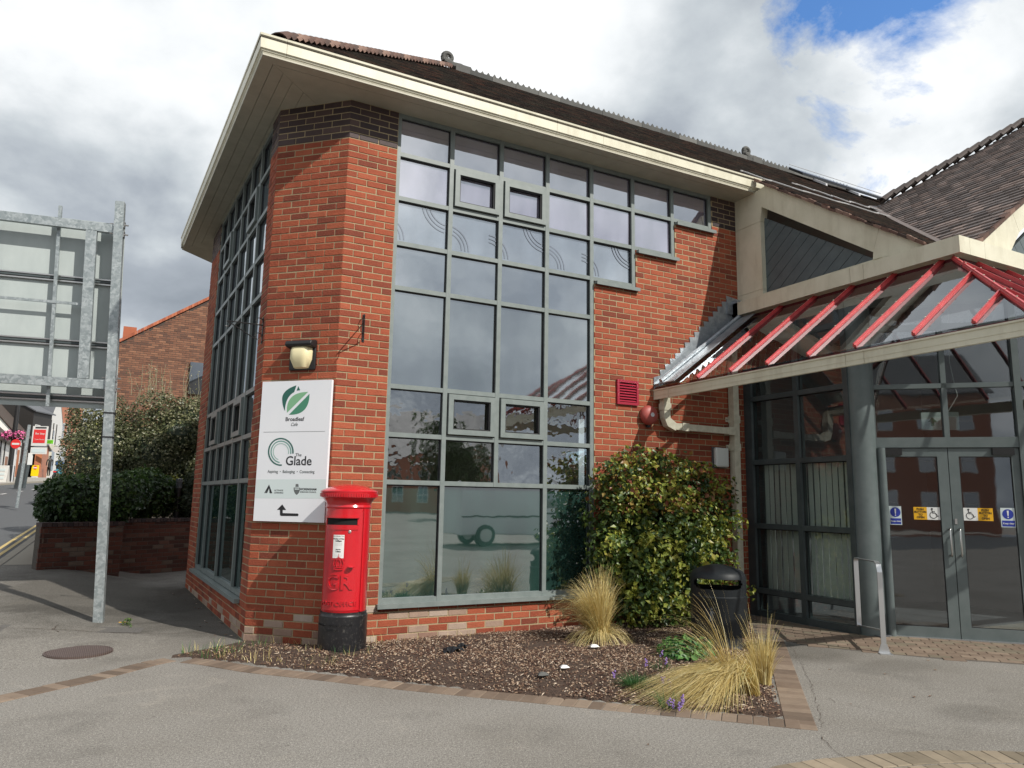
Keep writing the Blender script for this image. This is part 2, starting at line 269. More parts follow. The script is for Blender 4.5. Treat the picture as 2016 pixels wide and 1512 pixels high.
# ---------------------------------------------------------------- geometry helpers
class MB:
    def __init__(s): s.v = []; s.f = []; s.t = []; s.mi = []
    def face(s, pts, tone=0.5, mi=0):
        b = len(s.v); s.v.extend([tuple(p) for p in pts]); s.f.append(tuple(range(b, b+len(pts)))); s.t.append(tone); s.mi.append(mi)
    def add(s, vs, fs, tone=.5, mi=0):
        b = len(s.v); s.v.extend([tuple(p) for p in vs])
        for f in fs: s.f.append(tuple(b+i for i in f)); s.t.append(tone); s.mi.append(mi)
    def box(s, x0, x1, y0, y1, z0, z1, tone=.5, mi=0):
        s.obox(Vector((x0, y0, z0)), Vector((x1-x0, 0, 0)), Vector((0, y1-y0, 0)), Vector((0, 0, z1-z0)), tone, mi)
    def obox(s, o, a, b, c, tone=.5, mi=0):
        o = Vector(o); a = Vector(a); b = Vector(b); c = Vector(c)
        if a.cross(b).dot(c) < 0: a, b = b, a
        v = [o, o+a, o+a+b, o+b, o+c, o+a+c, o+a+b+c, o+b+c]
        s.add(v, [(0, 3, 2, 1), (4, 5, 6, 7), (0, 1, 5, 4), (1, 2, 6, 5), (2, 3, 7, 6), (3, 0, 4, 7)], tone, mi)
    def bar(s, p, q, w, h, up=(0, 0, 1), tone=.5, mi=0):
        p = Vector(p); q = Vector(q); d = (q-p).normalized(); up = Vector(up)
        r = d.cross(up).normalized(); u = r.cross(d)
        s.obox(p-r*w/2-u*h/2, r*w, q-p, u*h, tone, mi)
    def tube(s, pts, r, n=8, tone=.5, mi=0, cap=True, radii=None):
        pts = [Vector(p) for p in pts]; rings = []; ref = Vector((.13, .27, .95))
        for i, p in enumerate(pts):
            d = (pts[min(i+1, len(pts)-1)]-pts[max(i-1, 0)]).normalized()
            a = d.cross(ref)
            if a.length < .1: a = d.cross(Vector((1, 0, 0)))
            a.normalize(); b = d.cross(a); rr = radii[i] if radii else r
            rings.append([p+a*rr*cos(2*pi*k/n)+b*rr*sin(2*pi*k/n) for k in range(n)])
        vs = [v for rg in rings for v in rg]; fs = []
        for i in range(len(pts)-1):
            for k in range(n): fs.append((i*n+k, i*n+(k+1) % n, (i+1)*n+(k+1) % n, (i+1)*n+k))
        if cap: fs.append(tuple(range(n-1, -1, -1))); fs.append(tuple((len(pts)-1)*n+k for k in range(n)))
        s.add(vs, fs, tone, mi)
    def lathe(s, prof, c=(0, 0, 0), n=32, tone=.5, mi=0, cap=True, axis=None, mod=None):
        c = Vector(c); vs = []; fs = []
        for i, (r, z) in enumerate(prof):
            for k in range(n):
                a = 2*pi*k/n; rr = r*(mod(i, k) if mod else 1); vs.append(Vector((rr*cos(a), rr*sin(a), z)))
        if axis is not None:
            q = Vector((0, 0, 1)).rotation_difference(Vector(axis)); vs = [q @ v for v in vs]
        vs = [v+c for v in vs]
        for i in range(len(prof)-1):
            for k in range(n): fs.append((i*n+k, i*n+(k+1) % n, (i+1)*n+(k+1) % n, (i+1)*n+k))
        if cap:
            fs.append(tuple(range(n-1, -1, -1))); fs.append(tuple((len(prof)-1)*n+k for k in range(n)))
        s.add(vs, fs, tone, mi)
    def prism(s, poly, ext, tone=.5, mi=0):
        # planar polygon (list of 3D points) extruded by vector ext
        P = [Vector(p) for p in poly]; e = Vector(ext); n = len(P)
        nn = Vector((0, 0, 0))
        for i in range(n): nn += P[i].cross(P[(i+1) % n])
        if nn.dot(e) > 0: P = P[::-1]
        vs = P+[p+e for p in P]; fs = [tuple(range(n)), tuple(range(2*n-1, n-1, -1))]
        for i in range(n): fs.append((i, n+i, n+(i+1) % n, (i+1) % n))
        s.add(vs, fs, tone, mi)
    def mesh(s, name, mats, smooth=False):
        me = bpy.data.meshes.new(name); me.from_pydata(s.v, [], s.f)
        if isinstance(mats, str): mats = [mats]
        for k in mats: me.materials.append(MATS[k].m)
        at = me.attributes.new('tone', 'FLOAT', 'FACE'); at.data.foreach_set('value', s.t)
        me.polygons.foreach_set('material_index', s.mi)
        if smooth: me.polygons.foreach_set('use_smooth', [True]*len(me.polygons))
        me.update(); return me
    def build(s, name, mats, parent=None, smooth=False, **tags):
        o = bpy.data.objects.new(name, s.mesh(name, mats, smooth)); COL.objects.link(o)
        if parent: o.parent = parent
        for k, v in tags.items(): o[k] = v
        return o
def smooth_by_angle(o, ang=35):
    me = o.data; me.polygons.foreach_set('use_smooth', [True]*len(me.polygons))
    bm = bmesh.new(); bm.from_mesh(me); bmesh.ops.remove_doubles(bm, verts=bm.verts, dist=1e-5)
    for e in bm.edges:
        e.smooth = not (len(e.link_faces) != 2 or e.calc_face_angle(0) > radians(ang))
    bm.to_mesh(me); bm.free(); return o
def inst(name, me, parent=None, loc=(0, 0, 0), rot=None, scale=None, **tags):
    o = bpy.data.objects.new(name, me); COL.objects.link(o); o.location = loc
    if rot is not None: o.rotation_mode = 'QUATERNION'; o.rotation_quaternion = rot
    if scale: o.scale = scale
    if parent: o.parent = parent
    for k, v in tags.items(): o[k] = v
    return o
def thing(name, label, cat, loc=(0, 0, 0), rotz=0, group=None):
    o = bpy.data.objects.new(name, None); COL.objects.link(o); o.location = loc; o.rotation_euler = (0, 0, rotz)
    o['label'] = label; o['category'] = cat; o.empty_display_size = .2
    if group: o['group'] = group
    return o
def tag(o, label, cat, group=None):
    o['label'] = label; o['category'] = cat
    if group: o['group'] = group
    return o
def copy_tree(o, parent=None):
    c = o.copy(); COL.objects.link(c)
    if parent: c.parent = parent
    for ch in list(o.children): copy_tree(ch, c)
    return c
def frame_quat(u, n):  # local x -> u, local y -> -n (outward normal is local -y), z up
    u = Vector(u).normalized(); n = Vector(n).normalized()
    return Matrix((u, -n, u.cross(-n))).transposed().to_quaternion()
def text(body, size, mat, parent, loc, quat, name='lettering', depth=.0008, bold=0, align='CENTER', xs=1.0, shear=0, space=1.0):
    cu = bpy.data.curves.new('t', 'FONT'); cu.body = body; cu.size = size; cu.extrude = depth; cu.offset = bold; cu.align_x = align; cu.align_y = 'CENTER'; cu.shear = shear; cu.space_character = space
    cu.resolution_u = 3
    to = bpy.data.objects.new('t', cu); COL.objects.link(to)
    dg = bpy.context.evaluated_depsgraph_get(); me = bpy.data.meshes.new_from_object(to.evaluated_get(dg)); bpy.data.objects.remove(to)
    for v in me.vertices: v.co = Vector((v.co.x*xs, -v.co.z, v.co.y))   # stand the text up: local x/z plane, facing -y
    me.materials.clear(); me.materials.append(MATS[mat].m); me.name = name
    # orientation of swapped axes flips the faces; restore
    return inst(name, me, parent, loc, quat)

def smoothstep(a, b, x):
    t = max(0, min(1, (x-a)/(b-a))); return t*t*(3-2*t)
def H(X, Y):
    s = smoothstep(-1.2, -2.8, X) if X > -2.8 else 1.0
    s = smoothstep(1.2, 2.8, -X)
    yy = min(max(Y, 0), 80)
    return s*.042*(yy if yy > 1 else yy*yy*.5+yy*.5)

# ---------------------------------------------------------------- ground, road, pavements (structure)
def interp(tab, y):
    if y <= tab[0][0]: return tab[0][1]
    for (a, b), (c, d) in zip(tab, tab[1:]):
        if y <= c: return b+(d-b)*(y-a)/(c-a)
    return tab[-1][1]
NK = [(-30, -3.9), (0, -3.85), (5, -3.7), (7.8, -3.58), (15.6, -3.39), (23, -3.1), (30.8, -2.6), (45, -1.3), (60, 1.5), (80, 7), (110, 18)]
FK = [(-30, -12), (0, -11.8), (20, -11.2), (30, -10.6), (40, -9.2), (45.5, -8.07), (50.7, -7.0), (56, -5.4), (65, -2.0), (80, 3.5), (110, 14)]
ys = [-400, -60, -30, -15, -8, -5, -3, -2, -1, 0] + [i*.5 for i in range(1, 24)] + list(range(12, 60, 2)) + [62, 66, 70, 75, 80, 90, 110, 160, 400]
def strip(name, mat, xf0, xf1, dz0, dz1, nx=1, xs=None, **k):
    mb = MB(); rows = []
    for y in ys:
        x0 = xf0(y); x1 = xf1(y); r = []
        if xs: cols = [x0]+[x for x in xs if x > x0+.05]+[x1]
        # keep column count constant
        if xs: cols = [max(x0, x) if i else x0 for i, x in enumerate([x0]+list(xs))]+[x1]
        else: cols = [x0+(x1-x0)*i/nx for i in range(nx+1)]
        for i, x in enumerate(cols):
            t = (x-x0)/(x1-x0) if x1 > x0 else 0
            r.append(Vector((x, y, H(x, y)+dz0+(dz1-dz0)*t)))
        rows.append(r)
    m_ = len(rows[0]); vs = [p for r in rows for p in r]; fs = []
    for i in range(len(rows)-1):
        for j in range(m_-1): fs.append((i*m_+j, i*m_+j+1, (i+1)*m_+j+1, (i+1)*m_+j))
    mb.add(vs, fs); return mb.build(name, mat, kind='structure', **k)
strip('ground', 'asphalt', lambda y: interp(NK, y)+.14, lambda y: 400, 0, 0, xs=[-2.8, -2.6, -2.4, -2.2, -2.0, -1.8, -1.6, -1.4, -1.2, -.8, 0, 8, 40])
strip('road', 'asphalt_road', lambda y: interp(FK, y), lambda y: interp(NK, y), -.10, -.10, nx=4)
strip('far_pavement', 'slab_pale', lambda y: -400, lambda y: interp(FK, y)-.14, 0, 0, xs=[-40, -20])
def kerb(name, tab, sgn):
    mb = MB()
    y = -20.0
    while y < 78:
        y2 = y+.905; x0 = interp(tab, y); x1 = interp(tab, y2)
        a = Vector((x0, y, H(x0, y)-.25)); b = Vector((x1, y2, H(x1, y2)-.25))
        w = Vector((.14*sgn, 0, 0)); a2 = b-(b-a).normalized()*.008
        mb.obox(a, w, a2-a, Vector((0, 0, .256)), random.random()); y = y2+.005
    return mb.build(name, 'kerb_stone', kind='structure')
kerb('kerb', NK, 1); kerb('far_kerb', FK, -1)
def ribbon(name, mat, pts, w, dz, kind='structure', dash=None):
    mb = MB()
    for i in range(len(pts)-1):
        if dash and i % dash: continue
        (x0, y0), (x1, y1) = pts[i], pts[i+1]; d = Vector((x1-x0, y1-y0, 0)).normalized(); n_ = Vector((-d.y, d.x, 0))*w/2
        q = [Vector((x0, y0, 0))-n_, Vector((x1, y1, 0))-n_, Vector((x1, y1, 0))+n_, Vector((x0, y0, 0))+n_]
        for p_ in q: p_.z = H(p_.x, p_.y)+dz
        mb.face(q[::-1] if (q[1]-q[0]).cross(q[2]-q[0]).z < 0 else q)
    return mb.build(name, mat, kind=kind)
yy = [4+i for i in range(0, 50)]
ribbon('yellow_line', 'line_yellow', [(interp(NK, y)-.22, y) for y in yy], .07, -.094)
ribbon('yellow_line', 'line_yellow', [(interp(NK, y)-.38, y) for y in yy], .07, -.094)
ribbon('tactile_strip', 'kerb_stone', [(interp(NK, y)+.42, y) for y in range(7, 50)], .5, .005)
ribbon('road_marking', 'line_white', [(interp(NK, y)*.5+interp(FK, y)*.5-.5, y) for y in range(10, 58)], .12, -.094, dash=3)
ribbon('road_marking', 'line_white', [(-5.9, 43.5), (-4.9, 46.5)], .22, -.094); ribbon('road_marking', 'line_white', [(-4.9, 43.5), (-3.9, 47)], .22, -.094)
ribbon('pavement_patch', 'slab_pale', [(-2.75, 13.2), (-2.72, 14.3)], .9, .004)
ribbon('pavement_patch', 'asphalt_patch', [(-3.0, 8.6), (-2.9, 12.0)], .8, .004)
# tarmac reinstatement round the foot of the sign pole and a pale joint line
ribbon('tarmac_patch', 'asphalt_patch', [(-2.9, 1.86), (-1.55, 1.60)], .34, .004)
def crack(pts, w=.006, seed=1):
    r = random.Random(seed); mb = MB(); P = []
    for (a, b), (c, d) in zip(pts, pts[1:]):
        n_ = max(2, int(math.hypot(c-a, d-b)/.05))
        for i in range(n_): t = i/n_; P.append((a+(c-a)*t+r.gauss(0, .009), b+(d-b)*t+r.gauss(0, .009)))
    for i in range(len(P)-1):
        p = Vector((*P[i], 0)); q = Vector((*P[i+1], 0)); d = (q-p).normalized(); n_ = Vector((-d.y, d.x, 0))*w*r.uniform(.3, .8); pts4 = [p-n_, q-n_, q+n_, p+n_]
        for k in pts4: k.z = H(k.x, k.y)+.0045
        mb.face(pts4)
    o_ = mb.build('tarmac_crack', 'soil', kind='structure'); return o_
crack([(3.2, -4.0), (3.0, -3.6), (3.1, -3.4)], .0025, 1); crack([(2.2, -4.1), (2.0, -4.45)], .003, 2); crack([(-2.35, 1.9), (-2.4, 1.7), (-2.3, 1.5)], .006, 3); crack([(4.7, -1.6), (4.2, -2.15), (3.6, -2.8), (2.9, -3.5), (2.33, -4.02)], .002, 6)
crack([(-3.6, 2.05), (-2.9, 1.86), (-2.2, 1.62), (-1.2, 1.30), (-.75, 1.2)], .006, 7)
# ---------------------------------------------------------------- brick walls
BV = {}
def brick_mesh(Ln, Hn, tone, mat, Dn=.05):
    key = (round(Ln, 3), round(Hn, 3), tone, mat, Dn)
    if key in BV: return BV[key]
    rnd = random.Random(hash(key) % 9999)
    c = .004; j = lambda a: rnd.uniform(-a, a)
    fr = [Vector((c+j(.0015), 0, c+j(.001))), Vector((Ln-c+j(.0015), 0, c+j(.001))), Vector((Ln-c+j(.0015), 0, Hn-c+j(.001))), Vector((c+j(.0015), 0, Hn-c+j(.001)))]
    md = [Vector((0, c, 0)), Vector((Ln, c, 0)), Vector((Ln, c, Hn)), Vector((0, c, Hn))]
    bk = [Vector((0, Dn, 0)), Vector((Ln, Dn, 0)), Vector((Ln, Dn, Hn)), Vector((0, Dn, Hn))]
    vs = fr+md+bk; fs = [(0, 1, 2, 3)]
    for i in range(4):
        k = (i+1) % 4; fs.append((4+i, 4+k, k, i)); fs.append((8+i, 8+k, 4+k, 4+i))
    BV[key] = (vs, fs); return BV[key]
TONES = [.10, .22, .30, .38, .44, .49, .54, .58, .63, .70, .78, .92]
MESHC = {}
def brick_me(Ln, Hn, tone, mat, name='brick'):
    key = (round(Ln, 3), round(Hn, 3), tone, mat)
    if key not in MESHC:
        vs, fs = brick_mesh(Ln, Hn, tone, mat); mb = MB(); mb.add(vs, fs, tone); MESHC[key] = mb.mesh(name, mat)
    return MESHC[key]
def sub_intervals(a, b, cuts):
    out_ = [(a, b)]
    for c0, c1 in cuts:
        nx = []
        for s, e in out_:
            if c1 <= s or c0 >= e: nx.append((s, e)); continue
            if c0 > s: nx.append((s, c0))
            if c1 < e: nx.append((c1, e))
        out_ = nx
    return out_
ALLB = []   # (distance key, spec) for the whole building
def brick_wall(o, u, n, Lw, z0, z1, holes=(), phase=0.0, flip=0, matf=None, store=None, coff=0, clip=None, pitch=.225, course=.075):
    """stretcher bond in the plane through o, along u, outward normal n; holes are (s0,s1,z0,z1)"""
    o = Vector(o); u = Vector(u).normalized(); n = Vector(n).normalized(); q = frame_quat(u, n)
    k0 = int(round(z0/course)); k1 = int(math.ceil((z1-1e-6)/course))
    for k in range(k0, k1):
        za = k*course+.005; zb = min((k+1)*course-.005, z1)
        if zb-za < .02: continue
        zc_ = (za+zb)/2
        cuts = [(h[0], h[1]) for h in holes if h[2] < zc_ < h[3]]
        if clip:
            lim = clip(zc_); segs = [lim] if lim else []
        else: segs = [(0, Lw)]
        off = phase+(pitch/2 if (k+flip) % 2 else 0)
        for sa, sb in segs:
            s = off-pitch*math.ceil((off-sa)/pitch) if off > sa else off+pitch*math.floor((sa-off)/pitch)
            while s < sb-.01:
                a = max(s, sa); b = min(s+pitch, sb)
                for (p_, q_) in sub_intervals(a, b, cuts):
                    # joint halves
                    a2 = p_+(.005 if (abs(p_-s) < 1e-6 and p_ > sa+1e-6) else 0); b2 = q_-(.005 if (abs(q_-(s+pitch)) < 1e-6 and q_ < sb-1e-6) else 0)
                    if b2-a2 < .018: continue
                    ln = round((b2-a2)*200)/200
                    mat = matf(k, (a2+b2)/2) if matf else 'brick_red'
                    pos = o+u*a2+Vector((0, 0, za))+n*random.uniform(-.0022, .0022)
                    if mat is None: continue
                    tone = random.choice(TONES)
                    hh = round((zb-za)*1000)/1000
                    jq = q @ Quaternion((0, 0, 1), random.uniform(-.006, .006)) @ Quaternion((0, 1, 0), random.uniform(-.004, .004))
                    store.append((pos, jq, min(ln, b2-a2+.003), hh, tone, mat))
                s += pitch
def mortar(mb, o, u, n, Lw, z0, z1, holes=(), th=.22, rec=.0045):
    o = Vector(o)-Vector(n)*rec; u = Vector(u).normalized(); n = Vector(n).normalized()
    ss = sorted({0, Lw, *[h[0] for h in holes], *[h[1] for h in holes]}); zs = sorted({z0, z1, *[h[2] for h in holes], *[h[3] for h in holes]})
    for a, b in zip(ss, ss[1:]):
        if a < 0 or b > Lw: continue
        # merge vertically
        run = None
        for c, d in list(zip(zs, zs[1:]))+[(None, None)]:
            solid = c is not None and z0 <= c and d <= z1 and not any(h[0]-1e-6 <= a and b <= h[1]+1e-6 and h[2]-1e-6 <= c and d <= h[3]+1e-6 for h in holes)
            if solid: run = (run[0], d) if run else (c, d)
            elif run:
                mb.obox(o+u*a+Vector((0, 0, run[0])), u*(b-a), -n*th, Vector((0, 0, run[1]-run[0]))); run = None
def emit_bricks(store, parent, limit=300, name='brick', stuffname='brickwork'):
    store = [s for s in store]
    def size(s):
        c = s[0]+s[1] @ Vector((s[2]/2, 0, s[3]/2)); d = (c-CAMP); w = d.dot(Fv)
        if w < .5: return 0
        x = d.dot(R2)/w*1454; y = -d.dot(U2)/w*1454
        if abs(x) > 1030 or abs(y) > 780: return 0
        nn = s[1] @ Vector((0, -1, 0)); fc = max(0, -nn.dot(d.normalized()))
        return s[2]*s[3]*fc/(w*w)
    ss = sorted(store, key=lambda s: -size(s))
    mats = sorted({s[5] for s in ss}); mb = MB()
    for i, s in enumerate(ss):
        pos, q, ln, hh, tone, mat = s
        if i < limit: inst(name, brick_me(ln, hh, tone, mat), parent, pos, q)
        else:
            vs, fs = brick_mesh(ln, hh, tone, mat); mb.add([pos+q @ v for v in vs], fs, tone, mats.index(mat))
    if mb.v: mb.build(stuffname, mats, parent, kind='stuff')

B = thing('brick_building', 'two storey red brick corner building with stepped grey windows, deep cream eaves and tiled roof', 'building', (0, 0, 0))
ZS = 5.85; XR = 5.85
C0 = Vector((-.6474, .6252, 0)); cdir = (-C0).normalized(); cn = Vector((cdir.y, -cdir.x, 0))
TH = .0356; wd = Vector((-sin(TH), cos(TH), 0)); wnn = Vector((-cos(TH), -sin(TH), 0)); WL = 5.0
P0 = C0+wd*WL     # far end of street wall
c1s, c1e = .5625, 3.255
ZT = [.36, 1.6425, 2.1512, 2.678, 3.787, 4.302, 4.832, 5.358, ZS]
CX = [.5775, 1.243, 1.90, 2.555, 3.222, 3.886, 4.562, 5.245]
main_holes = [(c1s, 3.25, .34, ZS), (3.25, 3.915, 4.24, ZS), (3.915, 4.59, 4.77, ZS), (4.59, 5.275, 5.29, ZS)]
L0, LW_ = .40, .6218; LX = [L0+i*.622 for i in range(7)]
left_holes = [(LX[0]-.03, LX[6]+.03, .34, ZS)]
wall_main = MB(); mortar(wall_main, (0, 0, 0), (1, 0, 0), (0, -1, 0), XR, -.3, ZS, main_holes)
mortar(wall_main, C0, cdir, cn, .9, -.3, ZS); mortar(wall_main, P0, -wd, wnn, WL, -.3, ZS, [(WL-h[1], WL-h[0], h[2], h[3]) for h in left_holes])
wall = wall_main.build('wall', 'mortar', B)
def mf(k, s, seed=random.Random(3)):
    if k >= 72: return 'brick_blue'
    if k < 4 and seed.random() < (.75, .72, .5, .22)[max(0, k)]*(1 if k >= 0 else 1): return 'brick_pale'
    return 'brick_red'
def mf_l(k, s):
    if k >= 72: return 'brick_blue'
    return 'brick_red' if k > 1 or random.random() < .6 else 'brick_pale'
def mf_m(k, s):
    if k >= 72: return 'brick_blue'
    if k < 5 and s < 2.2 and random.random() < .62-.1*k: return 'brick_pale'
    return 'brick_red'
st_ = []
brick_wall((0, 0, 0), (1, 0, 0), (0, -1, 0), XR, 0, ZS, main_holes, flip=1, matf=mf_m, store=st_)
brick_wall(C0, cdir, cn, .9, -.075, ZS, flip=0, matf=mf, store=st_)
brick_wall(P0, -wd, wnn, WL, -.15, ZS, [(WL-h[1], WL-h[0], h[2], h[3]) for h in left_holes], phase=(WL % .225), flip=1, matf=mf_l, store=st_)
emit_bricks(st_, wall)
# back and inner shell so that the rooms are closed and dark
sh = MB()
sh.box(-.3, 5.6, 4.6, 4.75, 0, ZS-.05); sh.box(-.3, 5.7, .8, 4.7, 3.0, 3.25); sh.box(-.3, 5.7, .8, 4.7, -.02, .03)
sh.box(-.4, 6.2, 4.9, 5.2, -.1, ZS-.06)
sh.build('interior', 'cream_shade', B)
P1 = P0+Vector((6, .2, 0))
bw = MB(); bw.obox(P0+Vector((.02, 0, -.3)), P1-P0, Vector((0, -.2, 0)), Vector((0, 0, ZS+.3))); bw.build('rear_wall', 'brick_plain', B)

# ---------------------------------------------------------------- windows
def win_pane(mb_list, mat): pass
def sash(parent, o, u, n, s0, s1, z0, z1, mat):
    mb = MB(); w = .058; d = .045; out_ = n*.018
    O = Vector(o)
    def rect(a, b, c, e): mb.obox(O+u*a+Vector((0, 0, c))+out_, u*(b-a), -n*d, Vector((0, 0, e-c)))
    g = .012
    rect(s0+g, s1-g, z0+g, z0+g+w); rect(s0+g, s1-g, z1-g-w, z1-g); rect(s0+g, s0+g+w, z0+g+w, z1-g-w); rect(s1-g-w, s1-g, z0+g+w, z1-g-w)
    sa = mb.build('sash', 'grey_frame', parent)
    bead = MB(); w2 = .014
    a, b, c, e = s0+g+w, s1-g-w, z0+g+w, z1-g-w
    for (x0, x1, y0, y1) in ((a, b, c, c+w2), (a, b, e-w2, e), (a, a+w2, c+w2, e-w2), (b-w2, b, c+w2, e-w2)):
        bead.obox(O+u*x0+Vector((0, 0, y0))+n*.002, u*(x1-x0), -n*.02, Vector((0, 0, y1-y0)))
    bead.build('glazing_bead', 'gasket', parent)
    return (a, b, c, e)
def window_grid(o, u, n, V, Z, cells, parent, sashes=(), frame='grey_frame', vw=.052, hw=.05, face=-.012, glassd=.055, merged=(), label=None):
    """cells: list of (i0,i1,j0,j1,mat). frame members are drawn once along every edge that borders a cell"""
    o = Vector(o); u = Vector(u); n = Vector(n)
    win = MB(); O = o+n*face
    # vertical members: for each V index, union of z ranges of bordering cells
    for i, x in enumerate(V):
        rng = sorted([(Z[c[2]], Z[c[3]]) for c in cells if c[0] == i or c[1] == i]); rng2 = []
        for a, b in rng:
            if rng2 and a <= rng2[-1][1]+1e-6: rng2[-1][1] = max(b, rng2[-1][1])
            else: rng2.append([a, b])
        for a, b in rng2: win.obox(O+u*(x-vw/2)+Vector((0, 0, a-hw/2)), u*vw, -n*.11, Vector((0, 0, b-a+hw)))
    for j, z in enumerate(Z):
        for i in range(len(V)-1):
            if any(c[0] <= i < c[1] and (c[2] == j or c[3] == j) for c in cells):
                win.obox(O+u*(V[i]+vw/2)+Vector((0, 0, z-hw/2))-n*.003, u*(V[i+1]-V[i]-vw), -n*.10, Vector((0, 0, hw)))
                # black shadow gasket below each transom
        # fill across merged mullions
        for c in cells:
            if (c[2] == j or c[3] == j) and c[1]-c[0] > 1:
                for i in range(c[0]+1, c[1]):
                    win.obox(O+u*(V[i]-vw/2-.001)+Vector((0, 0, z-hw/2))-n*.0035, u*(vw+.002), -n*.10, Vector((0, 0, hw)))
    w = win.build('window', frame, parent)
    gk = MB()
    for c in cells:
        i0, i1, j0, j1, mat = c[:5]; a = V[i0]+vw/2; b = V[i1]-vw/2; c0 = Z[j0]+hw/2; c1 = Z[j1]-hw/2
        if len(c) > 5: a, b, c0, c1 = sash(w, o, u, n, a, b, c0, c1, mat)
        g = MB(); g.obox(o+u*a+Vector((0, 0, c0))-n*glassd, u*(b-a)+n*random.uniform(-.004, .004), -n*.012, Vector((0, 0, c1-c0))+n*random.uniform(-.004, .004))
        g.build('pane', mat, w)
        for (x0, x1, y0, y1) in ((a, b, c1-.013, c1), (b-.010, b, c0, c1-.013), (a, a+.006, c0, c1-.013)):
            gk.obox(o+u*x0+Vector((0, 0, y0))-n*(glassd-.013), u*(x1-x0), -n*.012, Vector((0, 0, y1-y0)))
    gk.build('gasket', 'gasket', w)
    return w
Vm = CX; Zm = ZT
cells = []
cells += [(0, 1, 0, 1, 'glass_green'), (1, 3, 0, 1, 'glass_green'), (3, 4, 0, 1, 'glass_green')]
for i in range(4): cells.append((i, i+1, 1, 2, 'glass_clear'))
for i in range(4): cells.append((i, i+1, 2, 3, 'glass_clear', 1) if i in (1, 2) else (i, i+1, 2, 3, 'glass_clear'))
for i in range(4): cells.append((i, i+1, 3, 4, 'glass_spandrel'))
for i in range(4): cells.append((i, i+1, 4, 5, 'glass_upper'))
for i in range(5): cells.append((i, i+1, 5, 6, 'glass_film'))
for i in range(6): cells.append((i, i+1, 6, 7, 'glass_lilac', 1) if i in (1, 2) else (i, i+1, 6, 7, 'glass_lilac'))
for i in range(7): cells.append((i, i+1, 7, 8, 'glass_lilac'))
Zm2 = list(Zm); Zm2[0] = .41
Zm2[8] = 5.825
win_m = window_grid((0, 0, 0), (1, 0, 0), (0, -1, 0), Vm, Zm2, cells, B)
# sills
sb = MB()
for x0, x1, z in ((.54, 3.245, .385), (3.26, 3.945, 4.262), (3.925, 4.62, 4.792), (4.60, 5.31, 5.318)):
    sb = MB(); sb.box(x0, x1, -.05, .08, z-.032, z); sb.box(x0, x1, -.056, -.05, z-.044, z+.002); sb.build('sill', 'grey_frame', B)
# swirl film on the fifth row of panes
def arc_strip(mb, O, u, n, cx, cz, r, w, a0, a1, seg=14, clip=None):
    for k in range(seg):
        t0 = a0+(a1-a0)*k/seg; t1 = a0+(a1-a0)*(k+1)/seg
        q = [(cx+(r-w/2)*cos(t0), cz+(r-w/2)*sin(t0)), (cx+(r+w/2)*cos(t0), cz+(r+w/2)*sin(t0)), (cx+(r+w/2)*cos(t1), cz+(r+w/2)*sin(t1)), (cx+(r-w/2)*cos(t1), cz+(r-w/2)*sin(t1))]
        if clip and not all(clip[0] < a < clip[1] and clip[2] < b < clip[3] for a, b in q): continue
        P = [Vector(O)+Vector(u)*a+Vector((0, 0, b)) for a, b in q]
        if (P[1]-P[0]).cross(P[2]-P[0]).dot(n) < 0: P = P[::-1]
        mb.face(P)
glassmat('film_line', (.16, .18, .22), .30, 0, rough=.08)
fm = MB(); nY = Vector((0, -1, 0))
for i in range(5):
    x0, x1 = Vm[i]+.03, Vm[i+1]-.03; clip = (x0, x1, Zm[5]+.03, Zm[6]-.03)
    base = .577+.665*2*((i)//2)
    for bx in (.577-.02, .577+1.33-.02, .577+2.66-.02):
        for r in (.17, .215, .26):
            arc_strip(fm, (0, .052, 0), (1, 0, 0), nY, bx-.12, 4.36, r, .016, 0, pi/2, clip=clip)
            arc_strip(fm, (0, .052, 0), (1, 0, 0), nY, bx+.665, 4.86, r+.06, .016, pi, pi*1.5, clip=clip)
            arc_strip(fm, (0, .052, 0), (1, 0, 0), nY, bx+.665, 4.36, r+.02, .016, 0, pi/2, clip=clip)
fm.build('film_pattern', 'film_line', win_m, kind='stuff')
# street wall windows
cl = [(0, 1, 0, 1, 'glass_green'), (1, 3, 0, 1, 'glass_green'), (3, 5, 0, 1, 'glass_green'), (5, 6, 0, 1, 'glass_green')]
for j in range(1, 8):
    mt = ['glass_green', 'glass_clear', 'glass_clear', 'glass_spandrel', 'glass_upper', 'glass_upper', 'glass_upper', 'glass_upper'][j]
    for i in range(6): cl.append((i, i+1, j, j+1, mt, 1) if j in (2, 6) and i in (1, 4) else (i, i+1, j, j+1, mt))
# run from far to near so that u points to the right when seen from outside
VL = [WL-x for x in LX][::-1]
win_l = window_grid(P0, -wd, wnn, VL, Zm2, cl, B)
sl_ = MB(); sl_.obox(P0-wd*(VL[0]-.04)+wnn*.06+Vector((0, 0, .33)), -wd*(VL[-1]-VL[0]+.08), -wnn*.13, Vector((0, 0, .045))); sl_.build('sill', 'grey_frame', B)

# ---------------------------------------------------------------- eaves
YO = .435
XLc = -1.054
def lip(pts): return pts
# gutter profile (offset outwards, z)
GP = [(.27, 5.872), (.395, 5.872), (.40, 5.885), (.408, 5.89), (.41, 5.905), (.425, 5.91), (.428, 6.02), (.418, 6.028), (.435, 6.04), (.437, 6.062), (.422, 6.062), (.40, 6.0), (.27, 6.0)]
def gut_pts(kind, t):
    pass
corner = lambda o_: Vector((XLc+(YO-o_)*1.0, -o_, 0))
